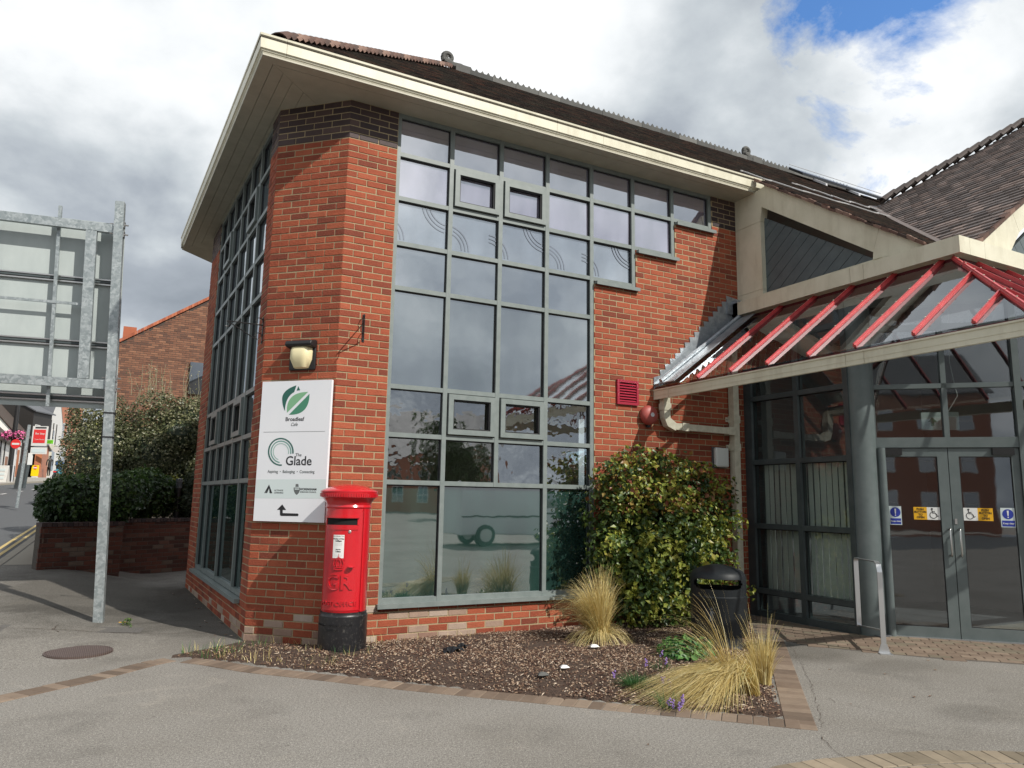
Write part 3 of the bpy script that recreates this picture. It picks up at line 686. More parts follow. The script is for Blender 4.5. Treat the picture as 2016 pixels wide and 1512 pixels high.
# along the front: x from corner to 5.89 ; along the street: from corner in direction wd
segs_f = [(-9, .45, 0), (.45, 2.45, 1), (2.45, 2.95, 1), (2.95, 5.88, 1)]
def gutter_run(p0f, p1f, name='gutter_length', mat='cream_paint'):
    mb = MB(); A = [p0f(o_)+Vector((0, 0, z)) for o_, z in GP]; Bq = [p1f(o_)+Vector((0, 0, z)) for o_, z in GP]; n_ = len(GP)
    fs = [tuple(range(n_)), tuple(range(2*n_-1, n_-1, -1))]+[(i, n_+i, n_+(i+1) % n_, (i+1) % n_) for i in range(n_)]
    mb.add(A+Bq, fs); o_ = mb.build(name, mat, eaves)
    bm = bmesh.new(); bm.from_mesh(o_.data); bmesh.ops.recalc_face_normals(bm, faces=bm.faces); bm.to_mesh(o_.data); bm.free(); return o_
eaves = MB(); 
# soffit boards
def soff(mb, poly, z=ZS, th=.02, mi=0): mb.prism([Vector((a, b, z)) for a, b in poly], (0, 0, th), mi=mi)
ins = .12
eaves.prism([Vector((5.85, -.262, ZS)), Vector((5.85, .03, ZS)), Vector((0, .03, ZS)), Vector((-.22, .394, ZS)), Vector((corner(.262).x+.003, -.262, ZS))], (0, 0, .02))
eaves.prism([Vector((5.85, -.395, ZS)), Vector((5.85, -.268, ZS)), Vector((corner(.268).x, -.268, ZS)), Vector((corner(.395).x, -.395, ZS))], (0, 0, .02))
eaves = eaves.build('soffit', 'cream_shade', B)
fcl = lambda o_, s: corner(o_)+wd*s
far_s = 6.95
sb2 = MB()
wid = [.40, .275, .27, .155, .15, .035, .03, -.09]
for a, b in ((.395, .275), (.270, .150), (.146, .03), (.026, -.12), (-.124, -.36)):
    # boards parallel to the street wall, mitred at the corner
    q = [corner(a)+Vector((0, 0, ZS)), corner(b)+Vector((0, 0, ZS)), fcl(b, far_s)+Vector((0, 0, ZS)), fcl(a, far_s)+Vector((0, 0, ZS))]
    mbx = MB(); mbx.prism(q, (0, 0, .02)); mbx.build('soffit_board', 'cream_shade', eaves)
gutter_run(lambda o_: corner(o_), lambda o_: Vector((-.79, -o_, 0)))
gutter_run(lambda o_: Vector((-.787, -o_, 0)), lambda o_: Vector((2.42, -o_, 0)))
gutter_run(lambda o_: Vector((2.423, -o_, 0)), lambda o_: Vector((3.10, -o_, 0)))
gutter_run(lambda o_: Vector((3.103, -o_, 0)), lambda o_: Vector((5.885, -o_, 0)))
gutter_run(lambda o_: fcl(o_, .26), lambda o_: corner(o_)); gutter_run(lambda o_: fcl(o_, 3.1), lambda o_: fcl(o_, .263)); gutter_run(lambda o_: fcl(o_, far_s), lambda o_: fcl(o_, 3.103))
# return of the eaves round the far corner of the street front
er = MB(); fa = fcl(.43, far_s); fb = fa+Vector((2.5, .1, 0)); er.obox(fa+Vector((.01, 0, 5.86)), fb-fa, Vector((0, -.12, 0)), Vector((0, 0, .19)))
er.prism([fcl(.40, far_s)+Vector((0, 0, ZS-.001)), fcl(-.1, far_s-1.6)+Vector((0, 0, ZS-.001)), fcl(-2, far_s-1.6)+Vector((0, 0, ZS-.001)), fcl(-2, far_s)+Vector((0, 0, ZS-.001))], (0, 0, .018))
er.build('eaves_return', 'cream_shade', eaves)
# brick pier return beyond the street windows
# ---------------------------------------------------------------- roof
roof = MB()
KR = .75; RY = 2.95; RZ = 6.03+KR*(RY+YO); RX0 = XLc+(RY+YO)
def rz(y): return 6.03+KR*(y+YO) if y > -YO else 6.03+.70*(y+YO)
roof.face([(XLc, -YO, 6.02), (15, -YO, 6.02), (15, RY, RZ-.03), (RX0, RY, RZ-.03)])
roof.face([(XLc, -YO, 6.02), (RX0, RY, RZ-.03), (RX0, RY+.5, RZ-.03), (XLc-.2, 7.0, 6.02)])
roof.face([(5.9, -YO, 6.02), (5.9, -3.05, rz(-3.05)-.02), (15, -3.05, rz(-3.05)-.02), (15, -YO, 6.02)])
roof.face([(15, RY, RZ-.03), (15, 7.2, 6.0), (XLc-.2, 7.0, 6.0), (RX0, RY+.4, RZ-.03)])
roof = roof.build('roof', 'roof_tile', B)
def tile_rows(o, along, up, rows, gauge, wfun, tw=.165, th=.014, tonef=None, col=None, jit=.003):
    """rows of plain tiles; wfun(r)->(s0,s1)"""
    mb = MB(); o = Vector(o); along = Vector(along).normalized(); up = Vector(up).normalized(); nn = along.cross(up)
    if nn.z < 0: nn = -nn
    for r in range(rows):
        s0, s1 = wfun(r)
        if s1-s0 < .05: continue
        s = s0-(tw/2 if r % 2 else 0); base = o+up*(r*gauge)
        while s < s1:
            a = max(s, s0)+.0015; b = min(s+tw, s1)-.0015
            if b-a > .02:
                lift = th+random.uniform(-jit, jit)+.006; tn = random.random()**1.2*.9
                p = base+along*a; q = base+along*b; e = up*(gauge+.02)
                vs = [p+nn*.0, q+nn*.0, q+nn*lift, p+nn*lift, q+e+nn*.006, p+e+nn*.006]
                mb.add(vs, [(0, 1, 2, 3), (3, 2, 4, 5), (1, 4, 2), (0, 3, 5)], tn)
            s += tw
    return mb
upm = Vector((0, 1, KR)).normalized(); g_ = .10
rows_m = int(sqrt(1+KR*KR)*(RY+YO)/g_)
def wf_main(r):
    y = -YO+r*g_*upm.y; return (XLc+(y+YO)+.02, 14.0)
tile_rows((0, -YO+.03, 6.035), (1, 0, 0), upm, rows_m, g_, wf_main).build('roof_tiling', 'roof_tile', roof, kind='stuff')
# catslide below the eaves line, right of the cream gable frame
upc = Vector((0, 1, .70)).normalized(); rows_c = int(2.62*sqrt(1.49)/g_)
def wf_c(r):
    y = -3.05+r*g_*upc.y; return (5.70, 6.1+(y+3.05)*1.02+.1)
mbc = tile_rows((0, -3.05, rz(-3.05)+.0), (1, 0, 0), upc, rows_c, g_, wf_c, th=.02); mbc.build('roof_tiling', 'roof_tile', roof, kind='stuff')
# verge: undercloak with mortar
vg = MB()
for i in range(26):
    y = -3.05+i*.1; z = rz(y); vg.obox(Vector((5.655, y, z-.035)), Vector((.09, 0, 0)), Vector((0, .094, .066+random.uniform(-.01, .01))), Vector((0, 0, .03+random.uniform(0, .02))), random.random())
vg.build('verge_tile', 'tile_hip', roof, kind='stuff')
# hip bonnets
bon = MB()
for k in range(2): pass
def bonnet(mat='tile_hip'):
    mb = MB(); n_ = 8; vs = []
    for i, (yv, rr, zz) in enumerate(((0, .115, .0), (.20, .085, .0))):
        for k in range(n_+1):
            a = pi*k/n_; vs.append(Vector((rr*cos(a), yv, zz+rr*.75*sin(a))))
    fs = [(k, k+1, n_+1+k+1, n_+1+k) for k in range(n_)]
    for i, (yv, rr, zz) in enumerate(((0, .10, .0),)):
        for k in range(n_+1):
            a = pi*k/n_; vs.append(Vector((rr*cos(a), yv+.005, zz+rr*.7*sin(a))))
    fs += [(k+1, k, 2*(n_+1)+k, 2*(n_+1)+k+1) for k in range(n_)]
    mb.add(vs, fs, random.random()); me = mb.mesh('hip_tile', mat); return me
bmeshes = [bonnet() for _ in range(6)]
ha = Vector((XLc+.18, -YO+.18, 6.03+KR*.18+.03)); hb = Vector((RX0, RY, RZ+.03)); hd = (hb-ha); nb = int(hd.length/.118); hd.normalize()
side = hd.cross(Vector((0, 0, 1))).normalized(); upn = side.cross(hd)
qh = Matrix((side, hd, upn)).transposed().to_quaternion()
for i in range(nb):
    inst('hip_tile', bmeshes[i % 6], roof, ha+hd*(.118*i)-upn*.062, qh @ Quaternion((1, 0, 0), .26))
# ridge cresting
rc = MB(); x = RX0+.35; i = 0
while x < 12.2:
    rc.box(x, x+.449, RY-.05, RY+.05, RZ-.05, RZ+.05, random.random())
    for t in range(4):
        cx = x+.056+t*.112; h_ = .075+random.uniform(-.006, .006)
        rc.prism([(cx-.054, RY-.012, RZ+.05), (cx+.054, RY-.012, RZ+.05), (cx, RY-.012, RZ+.05+h_)], (0, .024, 0), random.random())
    x += .455
rc.build('ridge_cresting', 'ridge_stone', roof, kind='stuff')
def scroll(x, nm='ridge_finial'):
    mb = MB(); pts = []; rad = []
    for k in range(26):
        t = k/25; a = radians(-40)+t*radians(470); r = .10*(1-t*.85); pts.append((x-.02+r*cos(a)*-1, RY, RZ+.17+r*sin(a))); rad.append(.045*(1-t*.3))
    mb.tube([(x+.34, RY, RZ+.03), (x+.2, RY, RZ+.07), (x+.08, RY, RZ+.06)]+pts[:1], .06, 8); mb.tube(pts, .05, 8, radii=rad)
    mb.box(x+.1, x+.36, RY-.06, RY+.06, RZ-.04, RZ+.09); mb.build(nm, 'ridge_stone', roof)
scroll(RX0+.02); scroll(9.1)
# second wing roof: plane rising towards +X
K2 = .70; X2 = 6.02; Z2 = 4.25
def r2z(x): return Z2+K2*(x-X2)
up2 = Vector((1, 0, K2)).normalized(); g2 = .17; mb2 = MB()
nrow = 60
vz_ = lambda y: rz(y)
def valleyY(x):   # where the second roof meets the main roof
    z = r2z(x)
    y = (z-6.03)/KR-YO
    if y < -YO: y = (z-6.03)/.70-YO
    return y
hipx0 = 9.55
def hipY(x): return .25-(x-hipx0)*.80
for r in range(nrow):
    xx = X2+.10+r*.115
    if xx > 13.0: break
    y1 = valleyY(xx) if xx < hipx0 else hipY(xx)
    y0 = -3.12
    if y1-y0 < .1: break
    z = r2z(xx); s = y0-(.08 if r % 2 else 0)
    while s < y1:
        a = max(s, y0)+.002; b = min(s+.165, y1)-.002
        if b-a > .02:
            l_ = .024+random.uniform(-.004, .006)
            p = [Vector((xx, a, z)), Vector((xx, b, z)), Vector((xx, b, z+l_)), Vector((xx, a, z+l_)), Vector((xx+.13, b, z+.115*K2+.012)), Vector((xx+.13, a, z+.115*K2+.012))]
            mb2.add(p, [(1, 0, 3, 2), (2, 3, 5, 4)], .35+.65*random.random()**1.3)
        s += .165
mb2.build('roof_tiling', 'roof_tile_blue', roof, kind='stuff')
rb = MB(); rb.face([(X2, -3.12, Z2-.02), (hipx0, valleyY(hipx0), r2z(hipx0)-.02), (13.7, -3.1, r2z(13.7)-.02)][::1]); rb.face([(X2, -3.12, Z2-.02), (13.7, -3.1, r2z(13.7)-.02), (13.7, -3.1, r2z(13.7)-.3)])
rb.face([(hipx0, valleyY(hipx0), r2z(hipx0)-.02), (13.7, 2.5, r2z(hipx0)-.6), (13.7, -3.1, r2z(13.7)-.02)])
rb.build('roof_slope', 'roof_tile_blue', roof)
hx = hipx0
bm2 = [bonnet('roof_tile_blue') for _ in range(4)]
A_ = Vector((hipx0, .27, r2z(hipx0)+.03)); B_ = Vector((13.2, hipY(13.2), r2z(13.2)+.03)); hd2 = (B_-A_); ln = hd2.length; hd2.normalize()
side2 = hd2.cross(Vector((0, 0, 1))).normalized(); up_2 = side2.cross(hd2); q2 = Matrix((side2, hd2, up_2)).transposed().to_quaternion()
for i in range(int(ln/.2)): inst('hip_tile', bm2[i % 4], roof, A_+hd2*(.2*i), q2 @ Quaternion((1, 0, 0), .2), (1.1, 1.35, 1.2))
vt = MB()
for i in range(60):
    xx = X2+.1+i*.115; vt.obox(Vector((xx, -3.16, r2z(xx)-.03)), Vector((.118, 0, .115*K2)), Vector((0, .1, 0)), Vector((0, 0, .035+random.random()*.015)), random.random())
vt.build('verge_tile', 'tile_hip', roof, kind='stuff')
vl = MB(); xs_ = [X2+.0, 7, 8, 9, hipx0]
for a, b in zip(xs_, xs_[1:]): vl.obox(Vector((a-.10, valleyY(a)+.0, r2z(a)+.012)), Vector((b-a, valleyY(b)-valleyY(a), r2z(b)-r2z(a))), Vector((.16, -.05, 0)), Vector((0, 0, .02)))
vl.build('valley_gutter', 'roof_tile_blue', roof)
# black strip near the ridge, loose cables
def on_roof(x, y, d=.02): return Vector((x, y, rz(y)+d+.02))
sp_ = MB(); sp_.obox(on_roof(9.9, 2.25, .07), on_roof(12.6, 2.05, .07)-on_roof(9.9, 2.25, .07), Vector((0, .35, .35*KR)), Vector((0, 0, .06))); sp_.build('panel_body', 'solar_black', tp := thing('solar_strip', 'thin black panel strip lying just below the ridge of the main roof', 'solar panel'))
sp_ = MB(); sp_.tube([on_roof(9.95, 2.62, .19), on_roof(12.6, 2.42, .19)], .007, 6); sp_.build('rail', 'steel_white', tp)
for x in (10.2, 11.2, 12.2): sp_ = MB(); sp_.obox(on_roof(x, 1.95, .02), Vector((.05, 0, 0)), Vector((0, .3, .3*KR)), Vector((0, 0, .05))); sp_.build('bracket', 'steel_white', tp)
def wavy(pts, amp, n=40, seed=0):
    rnd = random.Random(seed); P = []
    for k in range(n+1):
        t = k/n*(len(pts)-1); i = min(int(t), len(pts)-2); f = t-i; a = Vector(pts[i]); b = Vector(pts[i+1]); y = a.y+(b.y-a.y)*f+amp*sin(k*.9+seed)*rnd.uniform(.4, 1); x = a.x+(b.x-a.x)*f; P.append(on_roof(x, y, .03))
    return P
for sd, pts, lab in ((1, [(5.6, -.30, 0), (6.5, -.62, 0), (8.0, -.7, 0), (9.0, -.35, 0)], 'white wavy cable lying low across the roof tiles behind the gutter end'), (4, [(7.2, .25, 0), (8.0, -.05, 0), (9.4, .0, 0)], 'white wavy cable lying higher on the roof tiles towards the valley')):
    cb = MB(); cb.tube(wavy(pts, .09, 40, sd), .011, 5); tag(cb.build('cable', 'cable_white'), lab, 'cable', 'loose cables on the roof')

# ---------------------------------------------------------------- entrance gables, cream frames
XG = 5.75
gable = MB()
def yz(poly, x, e): gable.prism([Vector((x, a, b)) for a, b in poly], (e, 0, 0))
top = lambda y: rz(y)-.035
# barge board (three lengths), post, bands
yz([(-.60, top(-.60)), (-2.28, top(-2.28)), (-2.19, top(-2.19)-.33), (-.52, top(-.52)-.345)], XG-.03, .12)
gable.build('bargeboard', 'cream_paint', B)
gable = MB(); yz([(-2.284, top(-2.284)), (-3.06, top(-3.06)), (-3.10, 4.20), (-2.31, 4.20), (-2.304, 4.345), (-2.18, 4.345), (-2.19, top(-2.19)-.334)], XG-.03, .12); gable.build('bargeboard', 'cream_paint', B)
gable = MB(); yz([(.0, ZS-.002), (-.30, ZS-.002), (-.595, top(-.595)), (-.51, top(-.51)-.345), (-.475, 5.40), (0, 5.40)], XG-.02, .12); gable.build('corner_panel', 'cream_paint', B)
gable = MB(); yz([(0, 5.395), (-.475, 5.395), (-.475, 4.42), (0, 4.42)], XG-.02, .12); gable.build('post', 'cream_paint', B)
gable = MB(); yz([(0, 4.416), (-.475, 4.416), (-.475, 4.35), (-2.3, 4.35), (-2.3, 4.28), (0, 4.28)], XG-.02, .12); gable.build('rail', 'cream_paint', B)
# diagonal grey boards in the triangle
tri = [(-.47, 5.47), (-.47, 4.34), (-2.20, 4.34)]
def clip_half(poly, nx, nz, c):
    out_ = []
    for i in range(len(poly)):
        a = poly[i]; b = poly[(i+1) % len(poly)]; da = a[0]*nx+a[1]*nz-c; db = b[0]*nx+b[1]*nz-c
        if da <= 0: out_.append(a)
        if (da < 0) != (db < 0) and abs(da-db) > 1e-9: t = da/(da-db); out_.append((a[0]+(b[0]-a[0])*t, a[1]+(b[1]-a[1])*t))
    return out_
def boards(tri, dirv, parent, to3, ext, pitch=.145, nm='board'):
    d = Vector(dirv).normalized(); nx, nz = -d.y, d.x
    cs = [p[0]*nx+p[1]*nz for p in tri]; c = math.floor(min(cs)/pitch)*pitch
    while c < max(cs):
        po = clip_half(clip_half(tri, nx, nz, c+pitch-.007), -nx, -nz, -(c+.0))
        if len(po) > 2:
            mb = MB(); mb.prism([to3(a, b) for a, b in po], ext); mb.build(nm, 'grey_board', parent)
        c += pitch
bp = MB(); bp.prism([Vector((XG+.09, a, b)) for a, b in tri], (.02, 0, 0)); bp = bp.build('gable_panel', 'gasket', B)
boards(tri, (-.52, .40), bp, lambda a, b: Vector((XG+.055, a, b)), (.034, 0, 0))
# right hand gable in the plane Y = -3.1
YG = -3.08
g2m = MB(); t2 = lambda x: r2z(x)-.03
g2m.prism([Vector((a, YG, b)) for a, b in ((6.0, 4.29), (6.05, t2(6.05)), (7.0, t2(7.0)), (7.12, t2(7.12)-.33), (6.86, 4.33), (6.86, 4.29))], (0, .12, 0)); g2m.build('bargeboard', 'cream_paint', B)
g2m = MB(); g2m.prism([Vector((a, YG, b)) for a, b in ((7.004, t2(7.004)), (10.4, t2(10.4)), (10.5, t2(10.5)-.33), (7.124, t2(7.124)-.33))], (0, .12, 0)); g2m.build('bargeboard', 'cream_paint', B)
g2m = MB(); g2m.prism([Vector((a, YG, b)) for a, b in ((6.864, 4.29), (6.864, 4.36), (10.5, 4.36), (10.5, 4.29))], (0, .12, 0)); g2m.build('rail', 'cream_paint', B)
tri2 = [(6.9, 4.355), (10.4, 4.355), (10.4, t2(10.4)-.34)]
bp2 = MB(); bp2.prism([Vector((a, YG+.10, b)) for a, b in tri2], (0, .02, 0)); bp2 = bp2.build('gable_panel', 'gasket', B)
boards(tri2, (-.40, .57), bp2, lambda a, b: Vector((a, YG+.06, b)), (0, .034, 0))
# upper beam of the canopy
ub = MB()
ub.box(5.60, 5.78, -1.95, 0.0, 4.10, 4.285); ub.build('beam', 'cream_paint', B)
ub = MB(); ub.box(5.60, 5.78, -2.13, -1.954, 4.10, 4.285); ub.build('beam', 'cream_paint', B)
ub = MB(); ub.box(5.60, 5.78, -3.265, -2.134, 4.10, 4.285); ub.build('beam', 'cream_paint', B)
ub = MB(); ub.box(5.783, 6.05, -3.265, -3.09, 4.10, 4.285); ub.build('beam', 'cream_paint', B)
ub = MB(); ub.box(6.053, 11, -3.265, -3.09, 4.10, 4.285); ub.build('beam', 'cream_paint', B)

# ---------------------------------------------------------------- glass canopy
CN = thing('glass_canopy', 'lean-to glass canopy with red glazing bars and cream gutter over the entrance doors', 'canopy')
GX, GZ, GYe = 4.18, 2.93, -4.62
gb = MB()
GPc = [(0, -.13), (.0, -.02), (-.012, -.015), (-.012, .0), (.02, .0), (.03, -.05), (.13, -.05), (.13, -.11), (.03, -.13)]
def cgut(y0, y1, x=None):
    mb = MB(); A = [Vector((GX+a, y0, GZ+b)) for a, b in GPc]; C = [Vector((GX+a, y1, GZ+b)) for a, b in GPc]; n_ = len(A)
    mb.add(A+C, [tuple(range(n_)), tuple(range(2*n_-1, n_-1, -1))]+[(i, n_+i, n_+(i+1) % n_, (i+1) % n_) for i in range(n_)])
    mb.box(GX-.004, GX+.006, y1 if y1 < y0 else y0, y0 if y1 < y0 else y1, GZ-.085, GZ-.08)
    o_ = mb.build('gutter_length', 'cream_paint', CN); bm = bmesh.new(); bm.from_mesh(o_.data); bmesh.ops.recalc_face_normals(bm, faces=bm.faces); bm.to_mesh(o_.data); bm.free()
for a, b in ((-.005, -.30), (-.304, -2.92), (-2.924, -3.12), (-3.124, -4.6)): cgut(a, b)
mbx = MB(); mbx.box(GX, 11, GYe-.03, GYe+.09, GZ-.13, GZ); mbx.build('gutter_length', 'cream_paint', CN)
TX, TZ = 5.66, 4.02; BX, BZ = 4.215, 2.955
slope = (TZ-BZ)/(TX-BX)
def cz(x): return BZ+slope*(x-BX)
bys = [-.80, -1.35, -1.90, -2.45, -3.0]
def bar_part(p, q, nm='glazing_bar'):
    mb = MB(); mb.bar(p, q, .036, .022, mi=0); p2 = Vector(p); q2_ = Vector(q); d = (q2_-p2).normalized(); up_ = Vector((0, 0, 1)); r = d.cross(up_).normalized(); u_ = r.cross(d)
    mb.bar(p2+u_*.020, q2_+u_*.020, .016, .018)
    n_ = int((q2_-p2).length/.3)
    o_ = mb.build(nm, 'red_bar', CN)
    sc = MB()
    for i in range(1, n_+1): c = p2+(q2_-p2)*(i/(n_+.6))+u_*.034; sc.lathe([(.008, 0), (.008, .004), (.0, .006)], c, 6, axis=u_)
    sc.build('screws', 'cream_pipe', o_, kind='stuff')
    ft = MB(); ft.bar(p2-u_*.024, q2_-u_*.024, .022, .022); ft.build('rafter', 'red_deep', o_)
for y in bys: bar_part((BX, y, BZ+.035), (TX+.075, y, TZ+.088))
hipc = lambda x: -3.14-(TX-x)*(GYe+3.14)/(GX-TX)*-1
def hip_x(y): return TX-(-3.14-y)*(TX-BX)/(3.14-4.58)*-1
for y in (-3.6, -4.13):
    xt = TX-(-3.14-y)*(TX-BX)/(4.56-3.14); bar_part((BX, y, BZ+.035), (xt, y, cz(xt)+.035))
bar_part((BX, -4.56, BZ+.05), (TX+.02, -3.14, TZ+.06), 'hip_bar')
for x in (4.8, 5.4, 6.0, 6.55, 7.1, 7.65, 8.2, 8.75, 9.3, 9.9):
    yb = -4.56; yt = -3.2 if x > TX else -4.56+(x-BX)*(4.56-3.14)/(TX-BX)
    bar_part((x, yb, BZ+.035), (x, yt, BZ+(yt-yb)/(4.56-3.2)*(TZ-BZ)+.035))
# top dark red flashing and eaves strip
rf = MB(); rf.box(5.735, 5.775, -3.11, -.01, 3.955, 4.10); rf.box(5.735, 11, -3.15, -3.11, 3.955, 4.10); rf.build('head_flashing', 'red_deep', CN)
rf = MB(); rf.box(4.195, 4.225, -4.6, -.02, 2.925, 2.945); rf.build('eaves_strip', 'red_deep', CN)
# glass sheets
ylist = [-.02]+bys+[-3.6, -4.13, -4.56]
for a, b in zip(ylist, ylist[1:]):
    def xt(y): return TX if y >= -3.14 else TX-(-3.14-y)*(TX-BX)/(4.56-3.14)
    mb = MB()
    if a > -3.14 > b: po = [(BX, a), (TX, a), (TX, -3.14), (xt(b), b), (BX, b)]
    else: po = [(BX, a), (xt(a), a), (xt(b), b), (BX, b)]
    po = [q for i, q in enumerate(po) if i == 0 or (abs(q[0]-po[i-1][0])+abs(q[1]-po[i-1][1])) > .01]
    mb.prism([Vector((x, y, cz(x)+.012)) for x, y in po], (0, 0, .006)); mb.build('glass_sheet', 'glass_canopy', CN)
xx_ = [BX, 4.8, 5.4, 6.0, 6.55, 7.1, 7.65, 8.2, 8.75, 9.3, 9.9]
for a, b in zip(xx_, xx_[1:]):
    def yt(x): return -3.2 if x > TX else -4.56+(x-BX)*(4.56-3.14)/(TX-BX)
    zz = lambda y: BZ+(y+4.56)/(4.56-3.2)*(TZ-BZ)+.012
    po = [(a, -4.56), (b, -4.56), (b, yt(b)), (a, yt(a))]
    if abs(yt(a)+4.56) < .01: po = po[:3]
    mb = MB(); mb.prism([Vector((x, y, zz(y))) for x, y in po], (0, 0, .006)); mb.build('glass_sheet', 'glass_canopy', CN)
# lead flashing up the wall
LF = MB(); stp = 13; x0, z0, x1, z1 = 4.20, 2.96, 5.62, 4.02
pl = [(4.185, 2.945), (5.80, 4.03), (5.80, 4.36), (5.50, 4.40)]
kk = 15
for i in range(kk):
    t = 1-i/kk; xa = 4.20+(5.50-4.20)*t; za = 3.10+(4.36-3.10)*t
    xb = 4.20+(5.50-4.20)*(t-1/kk); zb_ = 3.10+(4.36-3.10)*(t-1/kk)
    if i: pl.append((xa, za+.025))
    pl.append((xa-.02, zb_+.02+.012)) if False else pl.append((xa+.012, zb_+.035))
pl.append((4.185, 3.10))
LF.prism([Vector((a, -.004, b)) for a, b in pl], (0, -.006, 0)); LF.build('lead_flashing', 'lead', B)
LR = MB(); LR.bar((4.2, -.05, 2.985), (5.66, -.05, 4.06), .09, .05); LR.tube([(4.2, -.13, 3.035), (4.9, -.13, 3.552), (5.66, -.13, 4.113)], .03, 10); LR.bar((4.20, -.20, 3.005), (5.66, -.20, 4.083), .38, .012); LR.build('lead_roll', 'lead', B)
LR = MB(); LR.box(5.50, 5.85, -.03, -.005, 4.13, 4.33); LR.box(5.60, 5.67, -.12, -.01, 4.10, 4.33); LR.build('lead_apron', 'lead', B)

# ---------------------------------------------------------------- glazed screen left of the column + column + doors
XC = 5.78
Vc = [.10, .90, 1.66]; Zc = [.05, .335, 1.183, 2.04, 2.915, 3.70, 4.06]
cc_ = []
for i in range(2):
    for j in range(6): cc_.append((i, i+1, j, j+1, 'glass_dark'))
window_grid((XC, 0, 0), (0, -1, 0), (-1, 0, 0), Vc, Zc, cc_, B, frame='dark_frame', vw=.07, hw=.065, face=.0)
pc = MB(); pc.box(XC, XC+.1, -.065, 0, -.05, 4.1); pc.box(XC+.005, XC+.11, -1.66, 0, -.05, .045); pc.build('jamb', 'dark_frame', B)
# brick return beside the screen is hidden behind the downpipe; vertical blinds inside
bl = MB(); bl.box(0, .072, 0, .004, 0, 1.72); blm = bl.mesh('blind_slat', 'white_plain')
for i in range(17):
    a = radians(random.uniform(-98, -78)); inst('blind_slat', blm, B, (XC+.15, -.10-i*.092, .32), Quaternion((0, 0, 1), a))
rm = MB(); rm.box(5.9, 11, -.2, -.1, 0, 4.2); rm.box(9.5, 9.6, -3.0, -.1, 0, 4.2); rm.box(5.8, 12, -3.0, 0, 4.22, 4.3); rm.build('lobby_wall', 'slate', B)
rm = MB(); rm.box(5.85, 9.6, -1.9, -.1, -.05, .02); rm.build('lobby_floor', 'slate', B)
colm = MB(); CC = Vector((5.96, -1.70, 0)); colm.lathe([(.165, -.05), (.165, 4.05)], CC, 40); smooth_by_angle(colm.build('column', 'door_frame', B))
# door screen
D0 = Vector((6.087, -1.843, 0)); dd = Vector((.72076, -.69318, 0)); dn = Vector((dd.y, -dd.x, 0))
def dbox(mb, s0, s1, z0, z1, o0=0.0, o1=-.06): mb.obox(D0+dd*s0+dn*o0+Vector((0, 0, z0)), dd*(s1-s0), dn*(o1-o0), Vector((0, 0, z1-z0)))
DS = thing('entrance_doors', 'pair of grey framed glass entrance doors with stickers and a glazed fanlight above', 'door')
mb = MB()
dbox(mb, -.10, -.02, 0, 4.0, .03, -.10); dbox(mb, 1.46, 1.53, 0, 4.0, .03, -.10); dbox(mb, -.02, 1.46, 2.165, 2.285, .02, -.10); dbox(mb, -.02, 1.46, 2.87, 2.925, .01, -.09); dbox(mb, -.02, 1.46, 3.58, 3.65, .01, -.09); dbox(mb, .712, .768, 2.285, 3.99, .01, -.09); dbox(mb, -.02, 1.46, 3.9, 4.0, .01, -.09)
dbox(mb, 1.53, 2.6, 2.87, 2.925, .01, -.09); dbox(mb, 1.53, 2.6, 2.165, 2.285, .01, -.09); dbox(mb, 2.3, 2.4, 0, 4, .01, -.09); dbox(mb, 1.53, 2.6, .0, .14, .01, -.09)
mb.build('frame', 'door_frame', DS)
for s0, s1, z0, z1 in ((-.02, .712, 2.285, 2.87), (.768, 1.46, 2.285, 2.87), (-.02, .712, 2.925, 3.58), (.768, 1.46, 2.925, 3.58), (1.53, 2.3, .14, 2.165), (1.53, 2.3, 2.285, 2.87), (-.02, .712, 3.65, 3.9), (.768, 1.46, 3.65, 3.9), (1.53, 2.3, 2.925, 3.9)):
    g = MB(); dbox(g, s0, s1, z0, z1, -.03, -.042); g.build('pane', 'glass_door', DS)
def leaf(s0, s1, g0, g1, zb):
    mb = MB(); dbox(mb, s0, g0, .012, 2.155, .0, -.05); dbox(mb, g1, s1, .012, 2.155, .0, -.05); dbox(mb, g0, g1, .012, zb, 0, -.05); dbox(mb, g0, g1, 2.06, 2.155, 0, -.05)
    o_ = mb.build('door', 'door_frame', DS); g = MB(); dbox(g, g0, g1, zb, 2.06, -.018, -.03); g.build('pane', 'glass_door', o_)
    gk = MB(); dbox(gk, g0, g0+.008, zb, 2.06, -.012, -.018); dbox(gk, g1-.008, g1, zb, 2.06, -.012, -.018); dbox(gk, g0+.008, g1-.008, zb, zb+.008, -.012, -.018); dbox(gk, g0+.008, g1-.008, 2.052, 2.06, -.012, -.018); gk.build('gasket', 'gasket', o_)
    return o_
dl = leaf(-.012, .727, .066, .618, .125); drr = leaf(.735, 1.455, .842, 1.375, .14)
for o_, s in ((dl, .686), (drr, .787)):
    mb = MB(); pts = [D0+dd*s+Vector((0, 0, 1.225)), D0+dd*s+dn*.05+Vector((0, 0, 1.235)), D0+dd*s+dn*.062+Vector((0, 0, 1.21)), D0+dd*s+dn*.062+Vector((0, 0, .95)), D0+dd*s+dn*.05+Vector((0, 0, .925)), D0+dd*s+Vector((0, 0, .935))]
    mb.tube(pts, .0105, 8); mb.build('handle', 'steel_brushed', o_, smooth=True)
mb = MB(); dbox(mb, .752, .777, 1.285, 1.345, .006, 0); mb.build('lock', 'steel_brushed', drr)
for s0, s1 in ((.04, .24), (1.18, 1.40)):
    mb = MB(); dbox(mb, s0, s1, 2.075, 2.155, .045, .002); mb.build('door_closer', 'black_iron', DS)
mb = MB(); mb.lathe([(.045, 0), (.045, 2.16)], D0+dd*.02+dn*.03, 14); smooth_by_angle(mb.build('finger_guard', 'door_frame', DS))
